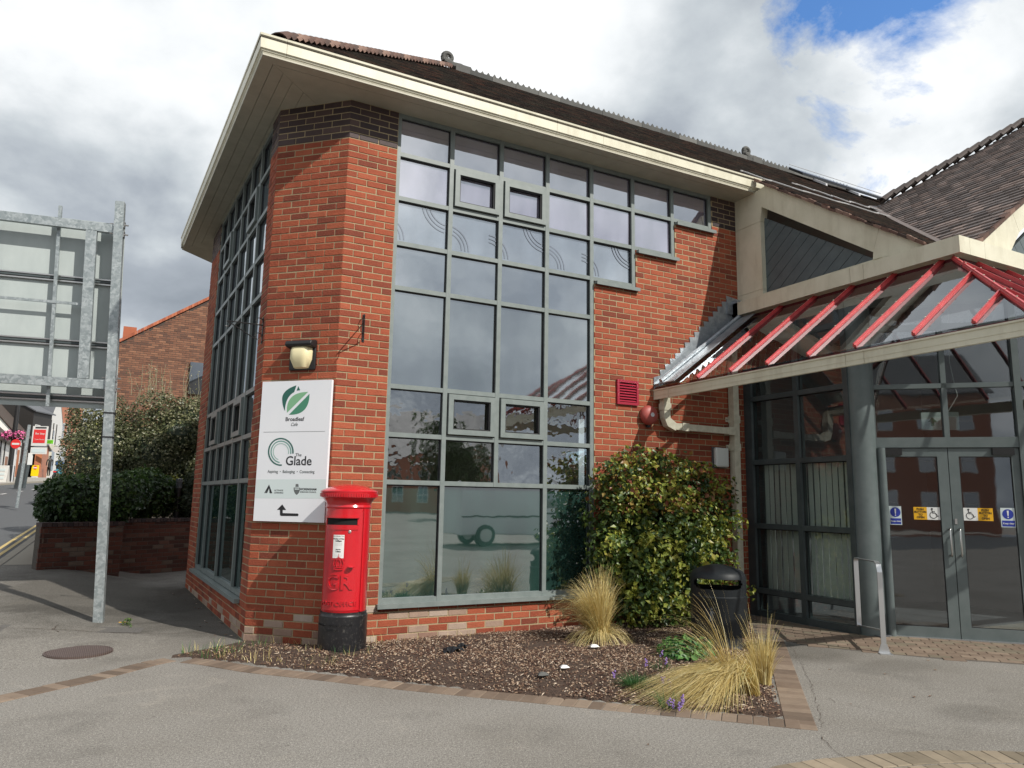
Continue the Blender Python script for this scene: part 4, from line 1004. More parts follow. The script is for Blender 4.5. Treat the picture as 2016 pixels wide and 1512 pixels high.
mb = MB(); dbox(mb, -.02, 1.46, .0, .012, .05, 0); mb.build('threshold', 'aluminium', DS)
qd = frame_quat(dd, dn)
def sticker(s0, s1, z0, z1, mat, parent, e=0.0): mb = MB(); dbox(mb, s0, s1, z0, z1, -.0135+e, -.016+e); return mb.build('sticker', mat, parent)
def dpt(s, z, e=.001): return D0+dd*s+dn*(-.0135+e)+Vector((0, 0, z))
def disc(mb, c, u, n, r, seg=28, th=.001, r0=0.0, a0=0, a1=2*pi):
    n = Vector(n); u = Vector(u); w = Vector((0, 0, 1)); c = Vector(c)
    if r0 == 0: mb.prism([c+u*r*cos(2*pi*k/seg)+w*r*sin(2*pi*k/seg) for k in range(seg)], n*th)
    else:
        for k in range(seg):
            t0 = a0+(a1-a0)*k/seg; t1 = a0+(a1-a0)*(k+1)/seg
            mb.prism([c+(u*cos(t)+w*sin(t))*rr for t, rr in ((t0, r0), (t0, r), (t1, r), (t1, r0))], n*th)
def wheelchair(s, z, parent, k=1.0):
    mb = MB(); c = dpt(s, z-.018); disc(mb, c, dd, dn, .040*k, 22, .001, .033*k, radians(120), radians(380))
    disc(mb, dpt(s-.012, z+.052), dd, dn, .011*k, 12)
    def seg_(a, b, w=.007): mb.bar(dpt(s+a[0]*k, z+a[1]*k, .0015), dpt(s+b[0]*k, z+b[1]*k, .0015), w, .002, up=dn)
    seg_((-.012, .042), (-.008, .006)); seg_((-.010, .022), (.018, .022)); seg_((-.008, .006), (.022, .006)); seg_((.022, .006), (.042, -.032)); seg_((.042, -.032), (.056, -.026))
    mb.build('wheelchair_symbol', 'ink', parent)
for (a0, a1, b0, b1, par, flipd) in ((.335, .475, .475, .615, dl, 0), (.845, .995, .995, 1.15, drr, 1)):
    z0, z1 = 1.328, 1.472
    ys_, ws_ = ((a0, a1), (b0, b1)) if not flipd else ((b0, b1), (a0, a1))
    y = sticker(ys_[0], ys_[1], z0, z1, 'sticker_yellow', par); w_ = sticker(ws_[0], ws_[1], z0, z1, 'white_plain', par)
    cx = (ys_[0]+ys_[1])/2
    for i, t in enumerate(('PUSH', 'BUTTON', 'TO', 'OPEN')): text(t, .034, 'ink', par, dpt(cx, z1-.026-i*.031), qd, bold=.0008, xs=.92)
    wheelchair((ws_[0]+ws_[1])/2-.005, (z0+z1)/2, par)
for s0, s1, par in ((.075, .205, dl), (1.225, 1.37, drr)):
    z0, z1 = 1.262, 1.478; sticker(s0, s1, z0, z1, 'sign_band', par); sticker(s0+.008, s1-.008, z0+.008, z0+.075, 'sticker_blue', par, .0008)
    mb = MB(); c = dpt((s0+s1)/2, z1-.070, -.0008); disc(mb, c, dd, dn, .056, 28, .0022); mb.build('symbol_disc', 'sticker_blue', par)
    mb = MB(); cs = (s0+s1)/2; mb.prism([dpt(cs-.010, z1-.030, .0018), dpt(cs+.010, z1-.030, .0018), dpt(cs+.005, z1-.090, .0018), dpt(cs-.005, z1-.090, .0018)], dn*.001); disc(mb, dpt(cs, z1-.105, .0018), dd, dn, .007, 10); mb.build('exclamation_mark', 'white_plain', par)
    text('Keep clear', .026, 'white_plain', par, dpt(cs, z0+.042, .003), qd, bold=.0004)
# emergency exit box hanging inside
ex = MB(); E0 = D0+dd*.62-dn*.6; ex.obox(E0+Vector((0, 0, 2.43)), dd*.42, dn*-.06, Vector((0, 0, .22))); tx = ex.build('exit_light', 'sign_band'); tag(tx, 'pale green exit sign hanging inside above the entrance doors', 'exit sign')
mb = MB(); mb.tube([E0+dd*.3+Vector((0, 0, 2.65)), E0+dd*.42+Vector((0, 0, 2.85)), E0+dd*.36+Vector((0, 0, 3.3)), E0+dd*.40+Vector((0, 0, 4.2))], .006, 5); mb.build('flex', 'cable_white', tx)
mb = MB()
a0 = E0+dd*.12+Vector((0, 0, 2.53))+dn*.002
mb.prism([a0+dd*-.05, a0+dd*.0+Vector((0, 0, .06)), a0+dd*.05], dn*.002); mb.prism([a0+dd*-.018+Vector((0, 0, -.05)), a0+dd*.018+Vector((0, 0, -.05)), a0+dd*.018, a0+dd*-.018], dn*.002); mb.build('arrow', 'green_mid', tx)

# small hoop rail by the column
HR = thing('barrier_rail', 'low aluminium hoop barrier with bolted foot beside the grey column', 'barrier')
ra = Vector((5.60, -1.82, 0)); rb_ = Vector((5.10, -2.48, 0)); rdv = (rb_-ra).normalized()
mb = MB()
Lr_ = (rb_-ra).length; fp = [(.0, .14), (.0, .86), (.03, .885), (Lr_-.09, .90), (Lr_-.03, .875), (Lr_, .80), (Lr_, .02)]
P = [ra+rdv*a+Vector((0, 0, b)) for a, b in fp]
for a, b in zip(P, P[1:]):
    d = (b-a).normalized(); sd = Vector((-rdv.y, rdv.x, 0)); th_ = sd.cross(d).normalized()
    mb.obox(a-sd*.025-th_*.005-d*.003, sd*.05, th_*.010, (b-a)+d*.006)
mb.build('hoop', 'aluminium', HR)
mb = MB(); a = ra+Vector((0, 0, .14)); b = ra+rdv*Lr_+Vector((0, 0, .22)); sd = Vector((-rdv.y, rdv.x, 0)); mb.obox(a-sd*.02, sd*.04, Vector((0, 0, .01)), b-a); mb.build('lower_rail', 'aluminium', HR)
mb = MB(); f = ra+rdv*Lr_; mb.prism([f-sd*.06, f+sd*.06, f+sd*.03+Vector((0, 0, .09)), f-sd*.03+Vector((0, 0, .09))], rdv*.01); mb.obox(f-sd*.06-rdv*.005, sd*.12, rdv*.09, Vector((0, 0, .008))); mb.build('foot', 'aluminium', HR)

# ---------------------------------------------------------------- things on the brick wall
DP = thing('downpipe', 'cream square rainwater downpipe with branch pipe under the canopy gutter', 'downpipe')
mb = MB(); mb.box(5.475, 5.575, -.115, -.02, .05, 3.6); mb.build('pipe', 'cream_pipe', DP)
for z in (2.62, 2.24): 
    mb = MB(); mb.box(5.465, 5.585, -.124, -.015, z-.05, z+.05); mb.box(5.42, 5.63, -.02, -.005, z-.03, z+.03); mb.build('collar', 'cream_pipe', DP)
    mb = MB(); mb.tube([(5.432, -.02, z), (5.432, -.04, z)], .012, 8); mb.build('bolt', 'steel_brushed', DP)
mb = MB(); mb.box(4.245, 4.345, -.14, -.045, 2.56, 2.82); mb.prism([(4.245, -.14, 2.56), (4.345, -.14, 2.56), (4.46, -.14, 2.49), (4.43, -.14, 2.40), (4.30, -.14, 2.45)], (0, .095, 0)); mb.build('outlet', 'cream_pipe', DP)
mb = MB(); mb.box(4.235, 4.355, -.148, -.04, 2.66, 2.75); mb.build('collar', 'cream_pipe', DP)
mb = MB(); mb.obox((4.44, -.13, 2.415), (1.035, 0, -.005), (0, .08, 0), (0, 0, .085)); mb.build('branch_pipe', 'cream_pipe', DP)
mb = MB(); mb.box(4.55, 4.66, -.14, -.04, 2.405, 2.51); mb.box(5.36, 5.475, -.14, -.04, 2.40, 2.505); mb.build('collar', 'cream_pipe', DP)
AB = thing('alarm_bell', 'round faded red alarm bell on the brick wall below the red vent', 'alarm bell', (4.065, 0, 2.585))
mb = MB(); mb.lathe([(.128, 0), (.128, .02), (.12, .05), (.095, .075), (.05, .09), (.0, .093)], (0, -.03, 0), 32, axis=(0, -1, 0)); smooth_by_angle(mb.build('gong', 'bell_red', AB), 50)
mb = MB(); mb.lathe([(.028, 0), (.028, .008), (.012, .008), (.012, .004), (.0, .004)], (.0, -.12, .0), 18, axis=(0, -1, 0)); mb.build('bolt', 'steel_white', AB)
mb = MB(); mb.lathe([(.05, 0), (.05, .05)], (0, .0, 0), 16, axis=(0, -1, 0)); mb.box(-.02, .03, -.04, 0, -.155, -.1); mb.build('base', 'black_iron', AB)
VT = thing('wall_vent', 'square crimson louvred vent in the brick wall', 'vent', (3.585, 0, 2.70))
mb = MB(); mb.box(0, .335, -.03, .0, 0, .032); mb.box(0, .335, -.03, 0, .285, .317); mb.box(0, .032, -.03, 0, .032, .285); mb.box(.303, .335, -.03, 0, .032, .285); mb.build('frame', 'vent_red', VT)
for i in range(7): mb = MB(); mb.obox((.034, -.026, .040+i*.0345), (.267, 0, 0), (0, .022, .024), (0, 0, .004)); mb.build('louvre', 'vent_red', VT)
mb = MB(); mb.box(.03, .305, -.003, -.001, .03, .29); mb.build('backing', 'black_void', VT)
LP = thing('bulkhead_light', 'white rounded bulkhead light on the brick wall beside the downpipe', 'wall light', (5.16, 0, 1.95))
mb = MB(); mb.box(0, .25, -.02, 0, 0, .28); mb.build('base', 'bin_grey', LP)
mb = MB(); mb.box(.008, .242, -.085, -.02, .008, .272); o_ = mb.build('diffuser', 'lamp_white', LP)
def bevel(o_, w, seg=3):
    bm = bmesh.new(); bm.from_mesh(o_.data); bmesh.ops.remove_doubles(bm, verts=bm.verts, dist=1e-5)
    bmesh.ops.bevel(bm, geom=list(bm.edges), offset=w, segments=seg, profile=.6, affect='EDGES'); bm.to_mesh(o_.data); bm.free()
    if len(o_.data.polygons): o_.data.polygons.foreach_set('use_smooth', [True]*len(o_.data.polygons))
    return o_
bevel(o_, .028)
# hanging sign brackets
def bracket(o, u, n, label):
    T = thing('sign_bracket', label, 'bracket', group='hanging sign brackets'); o = Vector(o); n = Vector(n); u = Vector(u)
    mb = MB(); mb.obox(o-u*.014+Vector((0, 0, -.15)), u*.028, n*.008, Vector((0, 0, .30)))
    for z in (-.13, .13): mb.lathe([(.009, 0), (.006, .006)], o+n*.008+Vector((0, 0, z)), 8, axis=n)
    mb.build('back_plate', 'black_iron', T)
    mb = MB(); mb.tube([o+n*.0+Vector((0, 0, .06)), o+n*.38+Vector((0, 0, .06))], .007, 6); mb.build('arm', 'black_iron', T)
    pts = [o+n*(.38)+Vector((0, 0, .055)), o+n*.3+Vector((0, 0, .02)), o+n*.1+Vector((0, 0, -.09)), o+n*.05+Vector((0, 0, -.105))]
    mb = MB(); mb.tube(pts, .006, 6)
    for zc_, s_ in ((.10, 1), (-.07, 1)):
        mb.tube([o+n*(.045+.038*cos(a))+Vector((0, 0, zc_+.038*sin(a)*s_)) for a in [radians(q) for q in range(-90, 200, 24)]], .005, 5)
    mb.tube([o+n*(.38+.03*cos(a))+Vector((0, 0, .03+.03*sin(a))) for a in [radians(q) for q in range(90, 330, 30)]], .005, 5)
    mb.build('scroll', 'black_iron', T); return T
bracket((.265, 0, 3.27), (.9633, -.268, 0), (-.268, -.9633, 0), 'black iron sign bracket on the brickwork left of the tall front window')
bracket(C0+wd*.12+Vector((0, 0, 3.28)), wd, wnn, 'black iron scroll bracket on the street side of the brick corner')
# lamp on the chamfer
qc = frame_quat(cdir, cn)
def cpt(s, z, o_=0.0): return C0+cdir*s+cn*o_+Vector((0, 0, z))
CL = thing('corner_light', 'black hooded bulkhead light with yellowed lens above the white sign board', 'wall light')
CL.location = cpt(.345, 2.80)
mb = MB(); 
def lb(mb, x0, x1, y0, y1, z0, z1): mb.box(x0, x1, -y1, -y0, z0, z1)
lb(mb, .0, .31, 0, .03, .0, .31); ob = mb.build('base', 'black_iron', CL, ); ob.rotation_mode = 'QUATERNION'; ob.rotation_quaternion = qc; bevel(ob, .01, 2)
mb = MB(); mb.prism([(.0, 0, .315), (.0, -.03, .32), (.0, -.12, .30), (.0, -.135, .265), (.0, -.12, .24), (.0, 0, .225)], (.31, 0, 0)); ob = mb.build('hood', 'black_iron', CL); ob.rotation_mode = 'QUATERNION'; ob.rotation_quaternion = qc; bevel(ob, .008, 2)
mb = MB(); n_ = 10
prof = [(.02, .26, .09), (.012, .20, .125), (.015, .11, .135), (.05, .02, .09), (.06, .012, .03)]
vs = []; W_ = .27
for (ins_, z, dpt_) in prof:
    for k in range(n_+1):
        t = k/n_; xx = .02+ins_+(W_-2*ins_)*t; yv = -dpt_*(1-abs(2*t-1)**5*.55); vs.append(Vector((xx, yv, z)))
fs = [(i*(n_+1)+k, (i+1)*(n_+1)+k, (i+1)*(n_+1)+k+1, i*(n_+1)+k+1) for i in range(len(prof)-1) for k in range(n_)]
mb.add(vs, fs)
# close sides towards the base
for i in range(len(prof)-1):
    for kk_ in (0, n_):
        a = vs[i*(n_+1)+kk_]; b = vs[(i+1)*(n_+1)+kk_]; mb.face([a, b, Vector((b.x, -.02, b.z)), Vector((a.x, -.02, a.z))])
ob = mb.build('lens', 'diffuser_yellow', CL); ob.rotation_mode = 'QUATERNION'; ob.rotation_quaternion = qc; smooth_by_angle(ob, 40)
# ---- sign board
SB = thing('sign_board', 'tall white cafe and centre direction board with green leaf logo and left turn arrow', 'sign')
S0, S1, SZ0, SZ1 = .055, .885, 1.215, 2.68; SF = .055
mb = MB(); mb.obox(cpt(S0, SZ0, SF), cdir*(S1-S0), -cn*.035, Vector((0, 0, SZ1-SZ0))); ob = mb.build('board', 'white_sign', SB)
mb = MB()
for s in (.2, .74):
    for z in (1.3, 2.6): mb.obox(cpt(s-.02, z-.05, 0), cdir*.04, cn*.02, Vector((0, 0, .1)))
mb.build('fixing', 'steel_white', SB)
SWd = S1-S0; SHt = SZ1-SZ0
def sp2(px, py, e=.0006): # pixel in zoomed sign crop -> board coordinates by bilinear inverse (board frame 0..1)
    # corners in crop: TL(96,60) TR(778,48) BL(2,1443) BR(688,1462)
    v = .5; u_ = .5
    for _ in range(30):
        xl = 96+(2-96)*v; xr = 760+(672-760)*v; u_ = (px-xl)/(xr-xl); yt_ = 60+(50-60)*u_; yb_ = 1443+(1460-1443)*u_; v = (py-yt_)/(yb_-yt_)
    return cpt(S0+SWd*u_, SZ1-SHt*v, SF+e), u_, v
def S(px, py, e=.0006): return sp2(px, py, e)[0]
def spoly(pts, mat, nm, th=.0008, e=.0004):
    mb = MB(); mb.prism([S(x, y, e) for x, y in pts], cn*th); return mb.build(nm, mat, SB)
def bez(p0, p1, p2, n=10): return [((1-t)**2*p0[0]+2*(1-t)*t*p1[0]+t*t*p2[0], (1-t)**2*p0[1]+2*(1-t)*t*p1[1]+t*t*p2[1]) for t in [i/n for i in range(n+1)]]
spoly(bez((424, 102), (270, 150), (287, 262), 10)+bez((287, 262), (292, 320), (312, 360), 6)+bez((314, 320), (330, 210), (402, 170), 8), 'green_dark', 'leaf_logo')
spoly([(442, 110), (426, 156), (459, 152)], 'green_dark', 'leaf_logo')
spoly(bez((332, 378), (318, 170), (535, 170), 14), 'green_light', 'leaf_logo')
spoly(bez((548, 190), (545, 410), (350, 398), 14), 'green_mid', 'leaf_logo')
def ring(cx, cy, rx, ry, w, a0, a1, mat):
    mb = MB(); n_ = 36
    for k in range(n_):
        q = []
        for t, rr in ((a0+(a1-a0)*k/n_, -w/2), (a0+(a1-a0)*k/n_, w/2), (a0+(a1-a0)*(k+1)/n_, w/2), (a0+(a1-a0)*(k+1)/n_, -w/2)):
            q.append(S(cx+(rx+rr)*cos(t), cy-(ry+rr)*sin(t), .0004))
        mb.prism(q, cn*.0008)
    mb.build('ring_logo', mat, SB)
ring(270, 768, 117, 132, 14, radians(-8), radians(275), 'ring_dark'); ring(272, 768, 95, 106, 11, radians(-12), radians(262), 'ring_mid'); ring(272, 768, 74, 82, 9, radians(-15), radians(250), 'ring_pale')
def stext(t, px, py, hpx, mat, **k):
    return text(t, hpx/1395*SHt*1.38, mat, SB, S(px, py, .001), qc, **k)
stext('Broadleaf', 405, 444, 40, 'ink', bold=.0005, xs=1.0)
stext('Cafe', 399, 497, 34, 'ink_grey', shear=.3, xs=.9)
spoly([(103, 569), (690, 567), (690, 570), (103, 572)], 'ink_grey', 'divider')
stext('The', 440, 800, 32, 'ink_grey'); stext('Glade', 440, 862, 92, 'ink', xs=.98, bold=.0012)
stext('Aspiring  \u2022  Belonging  \u2022  Connecting', 366, 965, 30, 'ink_grey', xs=.86)
spoly([(34, 1040), (696, 1040), (690, 1228), (21, 1224)], 'sign_band', 'band', th=.0003)
stext('ACTIVATE', 250, 1148, 15, 'ink', xs=1.05); stext('LEARNING', 250, 1171, 15, 'ink', xs=1.05)
stext('WOKINGHAM', 528, 1138, 21, 'ink', xs=.98, bold=.0009); stext('BOROUGH COUNCIL', 528, 1165, 14, 'ink', xs=.95)
for k in range(3):
    o_ = k*11
    spoly([(110+o_*.9, 1174), (118+o_*.9, 1174), (157, 1104+o_), (157, 1090+o_)], 'ink', 'triangle_logo'); spoly([(157, 1090+o_), (157, 1104+o_), (180-o_*.8, 1176), (188-o_*.8, 1176)], 'ink', 'triangle_logo')
mb = MB()
spoly(bez((392, 1120), (390, 1175), (420, 1192), 6)+bez((420, 1192), (452, 1172), (452, 1122), 6), 'ink_grey', 'crest'); spoly([(412, 1086), (436, 1086), (440, 1114), (408, 1114)], 'ink_grey', 'crest'); spoly([(400, 1130), (446, 1130), (444, 1140), (402, 1140)], 'sign_band', 'crest', e=.0012)
spoly([(283, 1284), (233, 1336), (319, 1338)], 'ink', 'arrow'); spoly([(261, 1336), (287, 1337), (287, 1368), (430, 1372), (437, 1384), (430, 1397), (270, 1395), (261, 1386)], 'ink', 'arrow')

# ---------------------------------------------------------------- pillar box
PB = thing('post_box', 'red cylindrical pillar post box with black base at the brick corner', 'post box', (.100, -.37, -.02), 0)
qf = atan2(-7.62+.375, -1.93-.105)  # direction to the camera
fd = radians(-90-34)   # facing direction of the aperture
fv = Vector((cos(fd), sin(fd), 0))
PB_r = .212
mb = MB(); mb.lathe([(.228, -.05), (.228, .385), (.222, .392), (.218, .40), (.218, .418), (.205, .425)], n=48); smooth_by_angle(mb.build('plinth', 'post_black', PB), 30)
mb = MB(); mb.lathe([(PB_r-.005, .42), (PB_r, .43), (PB_r, 1.385), (.218, 1.392), (.222, 1.40), (.218, 1.41), (.214, 1.42), (.222, 1.445), (.245, 1.475), (.262, 1.49)], n=64, cap=False); smooth_by_angle(mb.build('body', 'post_red', PB), 30)
mb = MB(); mb.lathe([(.25, 1.485), (.272, 1.492), (.275, 1.54), (.278, 1.548), (.272, 1.556), (.245, 1.568), (.17, 1.598), (.08, 1.617), (.001, 1.622)], n=96, mod=lambda i, k: 1.0 if i not in (1,) else 1.0); smooth_by_angle(mb.build('cap', 'post_red', PB), 30)
mb = MB()
for k in range(72):
    a = 2*pi*k/72; r = Vector((cos(a), sin(a), 0)); t = Vector((-sin(a), cos(a), 0)); mb.obox(r*.272-t*.006+Vector((0, 0, 1.497)), t*.012, r*.008, Vector((0, 0, .032)))
mb.build('dentil_band', 'post_red', PB)
def cyl_patch(mb, a0, a1, z0, z1, r0, r1, seg=8):
    """curved slab on the cylinder between angles (degrees relative to the facing direction)"""
    for k in range(seg):
        t0 = fd+radians(a0+(a1-a0)*k/seg); t1 = fd+radians(a0+(a1-a0)*(k+1)/seg)
        p = [Vector((cos(t)*r, sin(t)*r, z)) for z in (z0, z1) for r in (r0, r1) for t in (t0, t1)]
        mb.add(p, [(0, 2, 3, 1), (4, 5, 7, 6), (0, 1, 5, 4), (2, 6, 7, 3), (0, 4, 6, 2), (1, 3, 7, 5)])
fixn = lambda o_: (lambda bm: (bm.from_mesh(o_.data), bmesh.ops.recalc_face_normals(bm, faces=bm.faces), bm.to_mesh(o_.data), bm.free()))(bmesh.new())
mb = MB(); cyl_patch(mb, -58, 58, .445, 1.36, PB_r, PB_r+.0035, 30); o_ = mb.build('door', 'post_red', PB); fixn(o_)
mb = MB(); cyl_patch(mb, 60, 66, .43, 1.385, PB_r, PB_r+.010, 2); cyl_patch(mb, 57, 59, .44, 1.37, PB_r, PB_r+.005, 2); o2 = mb.build('door_edge', 'post_red', PB); fixn(o2)
mb = MB(); cyl_patch(mb, -42, 42, 1.23, 1.295, PB_r+.003, PB_r+.006, 16); o2 = mb.build('aperture', 'black_void', PB); fixn(o2)
mb = MB(); cyl_patch(mb, -46, 46, 1.297, 1.310, PB_r, PB_r+.028, 16); cyl_patch(mb, -46, 46, 1.188, 1.232, PB_r, PB_r+.010, 16); cyl_patch(mb, -46, -42, 1.23, 1.30, PB_r, PB_r+.014, 2); cyl_patch(mb, 42, 46, 1.23, 1.30, PB_r, PB_r+.014, 2); o2 = mb.build('aperture_hood', 'post_red', PB); fixn(o2)
mb = MB(); cyl_patch(mb, -20, 16, .905, 1.155, PB_r+.003, PB_r+.010, 10); o2 = mb.build('plate_frame', 'post_red', PB); fixn(o2)
mb = MB(); cyl_patch(mb, -16, 12, .925, 1.140, PB_r+.0101, PB_r+.0115, 10); plate = mb.build('collection_plate', 'white_plain', PB); fixn(plate)
# wrap lettering round the cylinder
def ctext(t, size, mat, a_deg, z, parent, r, depth=.003, bold=0, nm='lettering', xs=1.0):
    cu = bpy.data.curves.new('t', 'FONT'); cu.body = t; cu.size = size; cu.extrude = depth; cu.offset = bold; cu.align_x = 'CENTER'; cu.align_y = 'CENTER'; cu.resolution_u = 3
    to = bpy.data.objects.new('t', cu); COL.objects.link(to); dg = bpy.context.evaluated_depsgraph_get(); me = bpy.data.meshes.new_from_object(to.evaluated_get(dg)); bpy.data.objects.remove(to)
    for v in me.vertices:
        a = fd+radians(a_deg)+v.co.x*xs/r; rr = r+v.co.z; v.co = Vector((cos(a)*rr, sin(a)*rr, z+v.co.y))
    me.materials.clear(); me.materials.append(MATS[mat].m); return inst(nm, me, parent)
ctext('GR', .19, 'post_red', 2, .695, o_, PB_r+.004, .010, .003)
ctext('POST OFFICE', .058, 'post_red', 0, .505, o_, PB_r+.004, .007, .0015, xs=1.1)
ctext('McDOWALL STEVEN & CO LTD', .028, 'post_black', -8, .31, PB, .229, .003); ctext('GLASGOW', .028, 'post_black', -8, .27, PB, .229, .003)
for i, (t, s, b) in enumerate((('Last Collection Times', .012, 0), ('Monday to Friday', .015, .0006), ('5.30pm', .020, .001), ('Saturday', .014, .0004), ('7.00am', .018, .0008))):
    ctext(t, s, 'ink', -2, (1.128, 1.103, 1.083, 1.005, .985)[i], plate, PB_r+.012, .0003, b)
for k in range(5): ctext('-- --- ---- -- --- ----', .010, 'ink_grey', -2, 1.062-k*.009 if k < 3 else .955-(k-3)*.011, plate, PB_r+.012, .0002, nm='small_print')['kind'] = 'stuff'
mb = MB()
def cpt2(a, z, e): t = fd+radians(a*1.15); return Vector((cos(t)*(PB_r+e*1.5), sin(t)*(PB_r+e*1.5), z))
for sx in (-1, 1):
    mb.tube([cpt2(sx*9, .835, .006), cpt2(sx*11.5, .875, .006), cpt2(sx*8, .915, .006), cpt2(0, .935, .006)], .005, 6)
    mb.tube([cpt2(sx*3.5, .84, .006), cpt2(sx*5.5, .885, .006), cpt2(0, .93, .006)], .004, 6)
mb.tube([cpt2(a, .822-.004*cos(radians(a*9)), .006) for a in range(-10, 11, 4)], .007, 6); mb.tube([cpt2(a, .838, .006) for a in range(-10, 11, 4)], .005, 6)
mb.lathe([(.001, -.008), (.008, 0), (.001, .008)], cpt2(0, .945, .006), 8); mb.lathe([(.001, -.006), (.006, 0), (.001, .006)], cpt2(0, .962, .006), 8)
for a in (-8, -4, 0, 4, 8): mb.lathe([(.001, -.006), (.006, 0), (.001, .006)], cpt2(a, .852, .007), 6)
mb.build('crown_emblem', 'post_red', PB)
mb = MB(); mb.lathe([(.001, -.006), (.03, -.004), (.034, 0), (.03, .006), (.001, .008)], cpt2(26, .845, .02), 16); smooth_by_angle(mb.build('handle', 'post_red', PB))
mb = MB(); mb.lathe([(.014, 0), (.014, .006), (.008, .008)], cpt2(21, 1.17, .002), 12, axis=cpt2(21, 0, 1).normalized()); mb.build('lock', 'steel_brushed', PB)

# ---------------------------------------------------------------- litter bin
LB = thing('litter_bin', 'black round litter bin with oval slot openings beside the shrub', 'bin', (3.66, -1.66, -.01))
LB.scale = (1.06, 1.06, 1.04)
bf = atan2(-7.62+1.66, -1.93-3.66)
bc = lambda mbx, prof, nm, mat, n=48: smooth_by_angle(mbx.build(nm, mat, LB), 30)
mb = MB(); mb.lathe([(.235, .155), (.262, .16), (.268, .5), (.272, .515), (.272, .53), (.262, .54)], n=48); bc(mb, 0, 'body', 'bin_black')
mb = MB(); mb.lathe([(.23, -.02), (.23, .06), (.21, .085), (.21, .155)], n=40); bc(mb, 0, 'base', 'bin_grey')
mb = MB(); # hood ring with two openings
hz0, hz1 = .54, .765
n_ = 72
def hood_quad(k, z0, z1, r0, r1):
    t0 = 2*pi*k/n_; t1 = 2*pi*(k+1)/n_; mb.face([Vector((cos(t0)*r0, sin(t0)*r0, z0)), Vector((cos(t1)*r0, sin(t1)*r0, z0)), Vector((cos(t1)*r1, sin(t1)*r1, z1)), Vector((cos(t0)*r1, sin(t0)*r1, z1))])
for k in range(n_):
    am = (2*pi*(k+.5)/n_-bf) % (2*pi); dmin = min(am, 2*pi-am, abs(am-pi)); x_ = dmin/radians(56)
    zl, zh = hz0+.045, hz0+.045
    if x_ < 1: hgt = .105*(1-x_**6)**.5; mid_z = hz0+.115; zl, zh = mid_z-hgt/2, mid_z+hgt/2
    hood_quad(k, hz0, zl, .262, .264)
    hood_quad(k, zh, .70, .264, .266)
    hood_quad(k, .70, .735, .266, .258); 
    if x_ < 1:
        for (za, zb_) in ((zl, zl), (zh, zh)):
            t0 = 2*pi*k/n_; t1 = 2*pi*(k+1)/n_; mb.face([Vector((cos(t)*r, sin(t)*r, za)) for t, r in ((t0, .264), (t1, .264), (t1, .235), (t0, .235))])
mb.lathe([(.258, .735), (.235, .765), (.16, .80), (.06, .825), (.001, .828)], n=n_, cap=False); mb.lathe([(.24, .54), (.24, .56)], n=n_); smooth_by_angle(mb.build('hood', 'bin_black', LB), 30)
for hs_ in (0, 1):
    mb = MB()
    for k in range(n_):
        am = (2*pi*(k+.5)/n_-bf) % (2*pi); dmin = min(am, 2*pi-am, abs(am-pi))
        if dmin > radians(58) and (am > pi) == bool(hs_): hood_quad(k, .54, .73, .235, .235)
    mb.build('liner', 'bin_black', LB)
mb = MB(); c_ = Vector((cos(bf), sin(bf), 0)); e_ = bf-radians(14); ce = Vector((cos(e_), sin(e_), 0)); ue = Vector((-sin(e_), cos(e_), 0))
cc0 = ce*.264+Vector((0, 0, .37)); mb.prism([cc0+ue*.062*cos(2*pi*k/28)+Vector((0, 0, .078*sin(2*pi*k/28))) for k in range(28)], ce*.006); em = mb.build('emblem', 'bin_black', LB)
mb = MB(); cc1 = cc0+ce*.0065
mb.prism([cc1+ue*a+Vector((0, 0, b)) for a, b in ((-.02, -.055), (-.008, -.055), (-.002, -.01), (.006, -.05), (.018, -.05), (.014, .02), (.03, .012), (.03, .02), (.008, .04), (-.012, .035))], ce*.002); disc(mb, cc1+Vector((0, 0, .055)), ue, ce, .010, 10, .002); mb.build('emblem_figure', 'bin_grey', LB)

# ---------------------------------------------------------------- planting bed, edging, paving
bed_poly = [(-1.42, .12), (-1.12, -.10), (-.75, -.50), (-.25, -1.06), (.20, -1.60), (.92, -2.37), (1.65, -3.06), (2.30, -3.70), (4.47, -1.45), (4.62, -1.20), (5.62, -.14), (5.70, .02), (0, .02), (-.62, .60), (-.95, .35)]
def inpoly(x, y, P):
    c = False; j = len(P)-1
    for i in range(len(P)):
        if (P[i][1] > y) != (P[j][1] > y) and x < (P[j][0]-P[i][0])*(y-P[i][1])/(P[j][1]-P[i][1])+P[i][0]: c = not c
        j = i
    return c
def edged(x, y, P):
    best = 9
    for i in range(len(P)):
        a = Vector(P[i]); b = Vector(P[(i+1) % len(P)]); p = Vector((x, y)); t = max(0, min(1, (p-a).dot(b-a)/(b-a).length_squared)); best = min(best, (p-a-(b-a)*t).length)
    return best
mb = MB(); gx = [i*.09-1.5 for i in range(82)]; gy = [j*.09-3.8 for j in range(52)]; idx = {}
import mathutils.noise as mn
def bz(x, y): return .012+min(.045, edged(x, y, bed_poly)*.12)+mn.noise(Vector((x*3, y*3, 0)))*.014
vs = []; fs = []
for i, x in enumerate(gx):
    for j, y in enumerate(gy):
        if inpoly(x, y, bed_poly): idx[(i, j)] = len(vs); vs.append(Vector((x, y, bz(x, y))))
        elif any(inpoly(x+a*.09, y+b*.09, bed_poly) for a in (-1, 0, 1) for b in (-1, 0, 1)): idx[(i, j)] = len(vs); vs.append(Vector((x, y, -.02)))
for (i, j) in idx:
    if all(k in idx for k in ((i+1, j), (i+1, j+1), (i, j+1))): fs.append((idx[(i, j)], idx[(i+1, j)], idx[(i+1, j+1)], idx[(i, j+1)]))
mb.add(vs, fs); mb.build('soil', 'soil', kind='structure', smooth=True)
